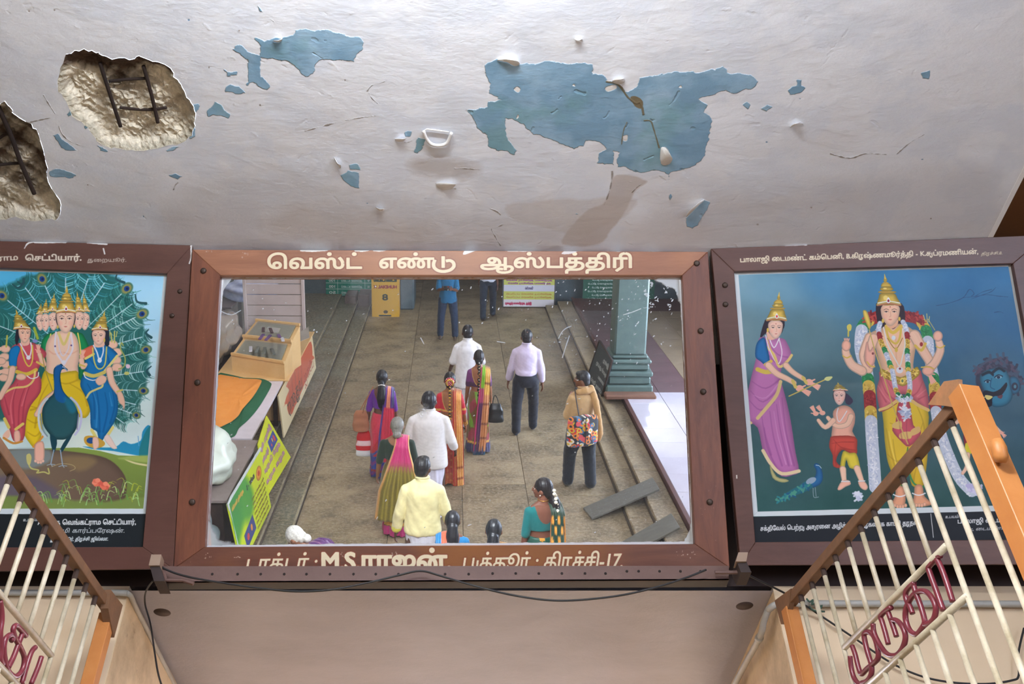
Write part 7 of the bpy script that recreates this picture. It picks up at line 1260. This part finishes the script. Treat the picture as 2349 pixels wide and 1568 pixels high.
P.body(); P.hair('ponytail', (20,20,26)); P.sari(msk, (104,44,150), dict(side=-1, colf=mpal, x0=.12, width=.14, zbot=.45, spread=1.8, drift=.06, out=.03), neck=(.12, 1.22), sleeve=.45)
bm = BM(); tube(bm, [P.H(-.045, -.125, -.075), P.H(0, -.142, -.06), P.H(.045, -.125, -.075)], .009, 6); build('hair_tie', bm, mat('white_ribbon', (230,226,220), .5), P.hairo, True)
bag(P, .335, -.02, .74, .26, .06, .34, (170,112,84), 'tan leather shoulder bag of the woman with the white-tied ponytail', [[(.30, -.05, 1.04), (.24, -.10, 1.25), (.14, -.06, 1.45), (.17, .06, 1.38), (.36, .02, 1.04)]], 'shoulder_bag')
b = 0; r = bag(P, .30, .06, .30, .26, .05, .44, (206,40,44), 'red plastic carrier bag printed in white, below the tan shoulder bag', [[(.25, .06, .72), (.29, .06, .80), (.35, .06, .72)]], 'carrier_bag', cf=lambda V: mixc(mixc(fill(V, (206,40,48)), V[:, 2] < .40, (220,220,226)), (V[:, 2] > .48) & (V[:, 2] < .56) & (np.sin(V[:, 1] * 70) > .2), (232,200,206)))
# broad man in white shirt
P = Person(F(984, 902, 1.70), PI, 1.70, 'broad man in a white long-sleeved shirt and dhoti, left of the red-silk woman', 1.14, (84,56,46)).pose(((.08, .27, .25), (.1, .29, .6)), ((-.06, .06), (.10, .06)))
P.body(); P.hair('short', (24,26,34)); P.dhoti((216,212,230)); P.shirt((226,222,222), .74, .82, 1.12, seed=8, belly=1.05)
# elderly woman with grey bun
def esk(V): a = np.arctan2(V[:, 1], V[:, 0]); C = fill(V, (92,80,30)); C = mixc(C, (np.sin(a * 16 + V[:, 2] * 3) > .3) * .5, (140,124,44)); C = mixc(C, (V[:, 2] < .16), (180,40,110)); return mixc(C, np.abs(V[:, 2] - .2) < .025, (206,150,60))
def epal(UV, V):
    u, t = UV[:, 0], UV[:, 1]; C = fill(V, (206,52,120)); C = mixc(C, (np.sin(u * 70) > .5) * .4, (236,110,160)); C = mixc(C, np.clip((t - .42) * 9, 0, 1) * 1.0, (120,106,40)); C = mixc(C, (t > .48) & (np.sin(u * 60) > .4), (164,148,60)); C = mixc(C, (u > .93), (222,160,90)); return mixc(C, (u < .06), (226,170,84))
P = Person(F(911, 960, 1.50), PI, 1.50, 'elderly woman with a grey bun, green blouse and pink and olive sari', 1.12, (150,104,76)).pose(((.05, .22, .3), (.05, .2, .3)), ((.03, .03), (-.04, .03)))
P.body(); P.hair('lowbun', (122,120,114)); P.sari(esk, (38,54,44), dict(side=-1, colf=epal, x0=.06, width=.17, zbot=.42, spread=2.7, drift=.05, out=.05, flare=.16, pleats=8), neck=(.12, 1.34), sleeve=.48)
# man in pale yellow
P = Person(F(969, 1052, 1.66), PI, 1.66, 'man in a pale yellow long-sleeved shirt and white dhoti near the bottom edge', 1.06, (96,66,50)).pose(((.05, .27, .2), (.12, .28, .5)), ((-.05, .06), (.08, .06)))
P.body(yaw=.35); P.hair('short', (26,26,28)); P.dhoti((214,212,220)); P.shirt((238,228,170), .85, .92, 1.06, cuff=(232,224,90), seed=11)
# man in beige shawl with the patterned shoulder bag
P = Person(F(1338, 854, 1.66), PI - .35, 1.66, 'barefoot man in a beige shirt and shawl looking sideways by the slate board', 1.0, (120,78,56)).pose(((.25, .12, 2.0, .6), (.1, .14, .5)), ((.10, .08), (-.10, .08)))
P.body(yaw=-.95, lips=(110,60,56)); P.hair('short', (26,26,28)); b = Blob(); b.ball(P.H(0, -.02, .085), (.05, .06, .036)); P.flat('bald_spot', b, SKINM, .006, lambda V: fill(V, (120,80,60)), parent=P.hairo); P.trousers((38,44,52), 1.18)
P.shirt((196,162,116), .86, .6, 1.16, seed=7, back=lambda V, C: mixc(C, V[:, 2] > 1.40, (176,140,98)))
b = Blob(); b.chain([(-.12, .06, 1.36), (-.10, -.06, 1.47), (-.13, -.15, 1.30), (-.17, -.19, 1.05), (-.20, -.20, .84), (-.19, -.18, .74)], [.04, .045, .045, .04, .034, .02]); b.chain([(.1, -.08, 1.45), (0, -.10, 1.46), (-.10, -.09, 1.46)], [.035, .04, .04]); P.flat('shawl', b, CLOTHM, .010, lambda V: fill(V, (190,150,100)), disp=P.wrinkle(.008, 5, 1))
fl = np.random.default_rng(2); FP = fl.uniform(-1, 1, (90, 2)) * [.25, .25]; FCc = [(206,52,44), (226,130,60), (60,110,150), (226,214,196), (214,180,60), (44,60,70), (220,90,96)]
def flower(V):
    C = fill(V, (50,54,60)); uv = np.stack([V[:, 0] - .10, V[:, 2] - .95], 1)
    for i, (a, b_) in enumerate(FP): d = np.hypot(uv[:, 0] - a, uv[:, 1] - b_); C = mixc(C, d < .036, FCc[i % 7]); C = mixc(C, d < .016, FCc[(i * 3 + 2) % 7])
    return C
r = bag(P, .10, -.235, .76, .30, .05, .34, (60,56,60), 'large shoulder bag in a red, orange and blue floral print on the shawled man\'s back', [[(.14, -.22, 1.08), (.16, -.12, 1.38), (.12, .0, 1.49), (.0, .14, 1.38), (-.12, .16, 1.1)]], 'floral_bag', cf=flower)
b = Blob(); b.loft([(.10, -.235, .73, .21, .075), (.10, -.235, .77, .235, .09), (.10, -.235, .93, .235, .095), (.10, -.235, 1.10, .23, .08), (.10, -.235, 1.15, .20, .05)]); o = b.done('bag_print', CLOTHM, r, .0085, lambda V, N_: .004 * np.sin(V[:, 0] * 30), flower, 1)
bm = BM(); tube(bm, [(0.10, -.325, .76), (0.10, -.338, .95), (0.10, -.322, 1.12)], .006, 6); build('zip', bm, WIRE, r)
# far man in blue shirt, facing the mirror, holding something dark
P = Person(feet(1027, 776)[:2], 0.05, 1.70, 'man in a blue shirt and jeans facing the mirror, cut off at the neck', 1.0, (116,76,58)).pose(((.35, .12, 1.5, .45), (.35, .12, 1.5, .45)), ((.03, .14), (-.02, .14)))
P.body(foot=(96,80,66)); P.hair('short'); P.trousers((36,52,76), 1.0); P.shirt((32,104,146), .80, .40, 1.08, seed=14)
cm = tag(empty('camera_held', P.root.location, P.root.rotation_euler.z), 'dark camera with a red light held by the man in the blue shirt', 'camera'); mid = (P.J['wr0'] + P.J['wr1']) / 2 + P.J['fd0'] * .09; mid.x = 0
boxpart('camera_body', (mid.x - .06, mid.y - .0, mid.z - .02), (mid.x + .06, mid.y + .05, mid.z + .07), WIRE, cm); bm = BM(); lathe(bm, [(.036, 0), (.036, .06), (.03, .065)], seg=14, mt=Matrix.Translation(mid + Vector((0, .05, .025))) @ Matrix.Rotation(R(-90), 4, 'X')); build('lens', bm, WIRE, cm, True)
bm = BM(); bx(bm, mid + Vector((.03, .052, .06)), (.02, .006, .01)); build('red_light', bm, mat('red_lamp', (236,50,40), .4), cm)
# far man in pale shirt and dark trousers
P = Person(feet(1119, 730)[:2], PI, 1.70, 'man in a pale shirt and dark trousers walking away near the notice banner', 1.0, (104,70,56)).pose(((.15, .12, .2), (-.15, .12, .2)), ((-.22, .06), (.20, .06)))
P.body(foot=(70,44,42)); P.hair('short'); P.trousers((30,40,54), 1.02); P.shirt((196,200,212), .88, .42, 1.08, seed=15)
# woman in teal blouse with jasmine in her hair
def tsk(V): C = fill(V, (24,84,70)); return mixc(C, (np.sin(V[:, 0] * 40) * np.sin(V[:, 2] * 38) > .45), (226,160,60))
def tpal(UV, V): u, t = UV[:, 0], UV[:, 1]; C = fill(V, (22,70,58)); C = mixc(C, (np.sin(u * 15 + 1) * np.sin(t * 44) > .35), (232,166,72)); C = mixc(C, (np.abs(u - .5) > .46), (196,130,60)); return mixc(C, t < .28, (40,66,50))
P = Person(F(1247, 1101, 1.55), PI - .30, 1.55, 'woman in a teal blouse with white jasmine in her hair, looking sideways', 1.06, (124,78,60)).pose(((.0, .12, .2), (.0, .12, .3)), ((.03, .03), (-.04, .03)))
P.body(yaw=-.95); P.hair('ponytail', (24,20,24)); P.sari(tsk, (18,116,116), dict(side=-1, colf=tpal, x0=.11, width=.17, zbot=.3, spread=1.35, out=.03), neck=(.115, 1.22), sleeve=.48)
for i in range(9): b = Blob(); t = i / 8; b.ball(P.H(.035 + .018 * math.sin(i * 2), -.125 - .05 * t, .01 - .24 * t), (.022, .020, .020)); P.flat('jasmine_bud', b, mat('jasmine', (238,232,214), .7) if i == 0 else bpy.data.materials['jasmine'], .006, parent=P.hairo)
bm = BM(); tube(bm, [(.06 * math.cos(a), -.005 + .066 * math.sin(a), 1.472) for a in np.linspace(0, 2 * PI, 17)[:-1]], .004, 6, closed=True); build('necklace', bm, GOLDM, P.root, True); b = Blob(); b.ball(P.H(.082, .004, -.045), .009); P.flat('earring', b, bpy.data.materials['jasmine'], .004); b = Blob(); b.ball(P.H(-.082, .004, -.045), .009); P.flat('earring', b, bpy.data.materials['jasmine'], .004)
# heads at the bottom edge
P = Person(F(1038, 1176, 1.45), PI, 1.45, 'girl with a white hair bow and blue blouse at the bottom edge', .95, (120,80,62)).pose(((.05, .2, .3), (.05, .16, .3)), ((.03, .03), (-.04, .03)))
P.body(); P.hair('loose', (24,26,32)); P.sari(lambda V: fill(V, (40,80,150)), (30,120,176), dict(side=1, colf=lambda UV, V: mixc(fill(V, (206,96,66)), UV[:, 0] > .6, (30,120,176)), x0=.12, width=.16, zbot=.4, spread=1.2), neck=(.09, 1.32), sleeve=.45)
for sx in (1, -1): b = Blob(); b.ball(P.H(sx * .022, -.13, -.075), (.022, .010, .013)); P.flat('white_bow', b, bpy.data.materials['white_ribbon'], .005, parent=P.hairo)
P = Person(F(1133, 1196, 1.52), PI + .1, 1.52, 'woman with loose dark hair at the bottom edge reaching to the girl', .95, (140,96,70)).pose(((.15, 1.5, .1, -.6), (.05, .16, .3)), ((.03, .03), (-.04, .03)))
P.body(); P.hair('loose', (22,26,32)); P.sari(lambda V: fill(V, (130,90,40)), (150,104,50), dict(side=-1, colf=lambda UV, V: fill(V, (176,130,60)), x0=.12, width=.16, zbot=.4, spread=1.2), neck=(.09, 1.28), sleeve=.42)
bm = BM(); c_ = P.J['wr0'] - P.J['fd0'] * .03; q = P.J['fd0'].to_track_quat('Z', 'Y').to_matrix(); tube(bm, [c_ + q @ Vector((.036 * math.cos(a), .036 * math.sin(a), 0)) for a in np.linspace(0, 2 * PI, 15)[:-1]], .005, 6, closed=True); build('bangle', bm, GOLDM, P.root, True)
cr = M(668, 1200, 1.16); P = Person((cr[0] + .93 * 1.12, cr[1] + .36 * 1.12), PI - 1.2, 1.58, 'stooping white-haired woman in purple at the bottom left of the mirror', 1.05, (150,104,80)).pose(((.9, .3, .4), (.6, .2, .3)), ((.03, .03), (-.04, .03)))
P.body(); P.hair('lowbun', (206,204,196)); P.sari(lambda V: fill(V, (90,40,100)), (120,30,90), dict(side=-1, colf=lambda UV, V: mixc(fill(V, (78,30,96)), (np.sin(UV[:, 0] * 14) > .96), (190,50,100)), x0=.04, width=.34, zbot=.4, spread=1.1), neck=(.06, 1.36), sleeve=.48)
P.root.rotation_euler = (R(-46), 0, PI - 1.2)
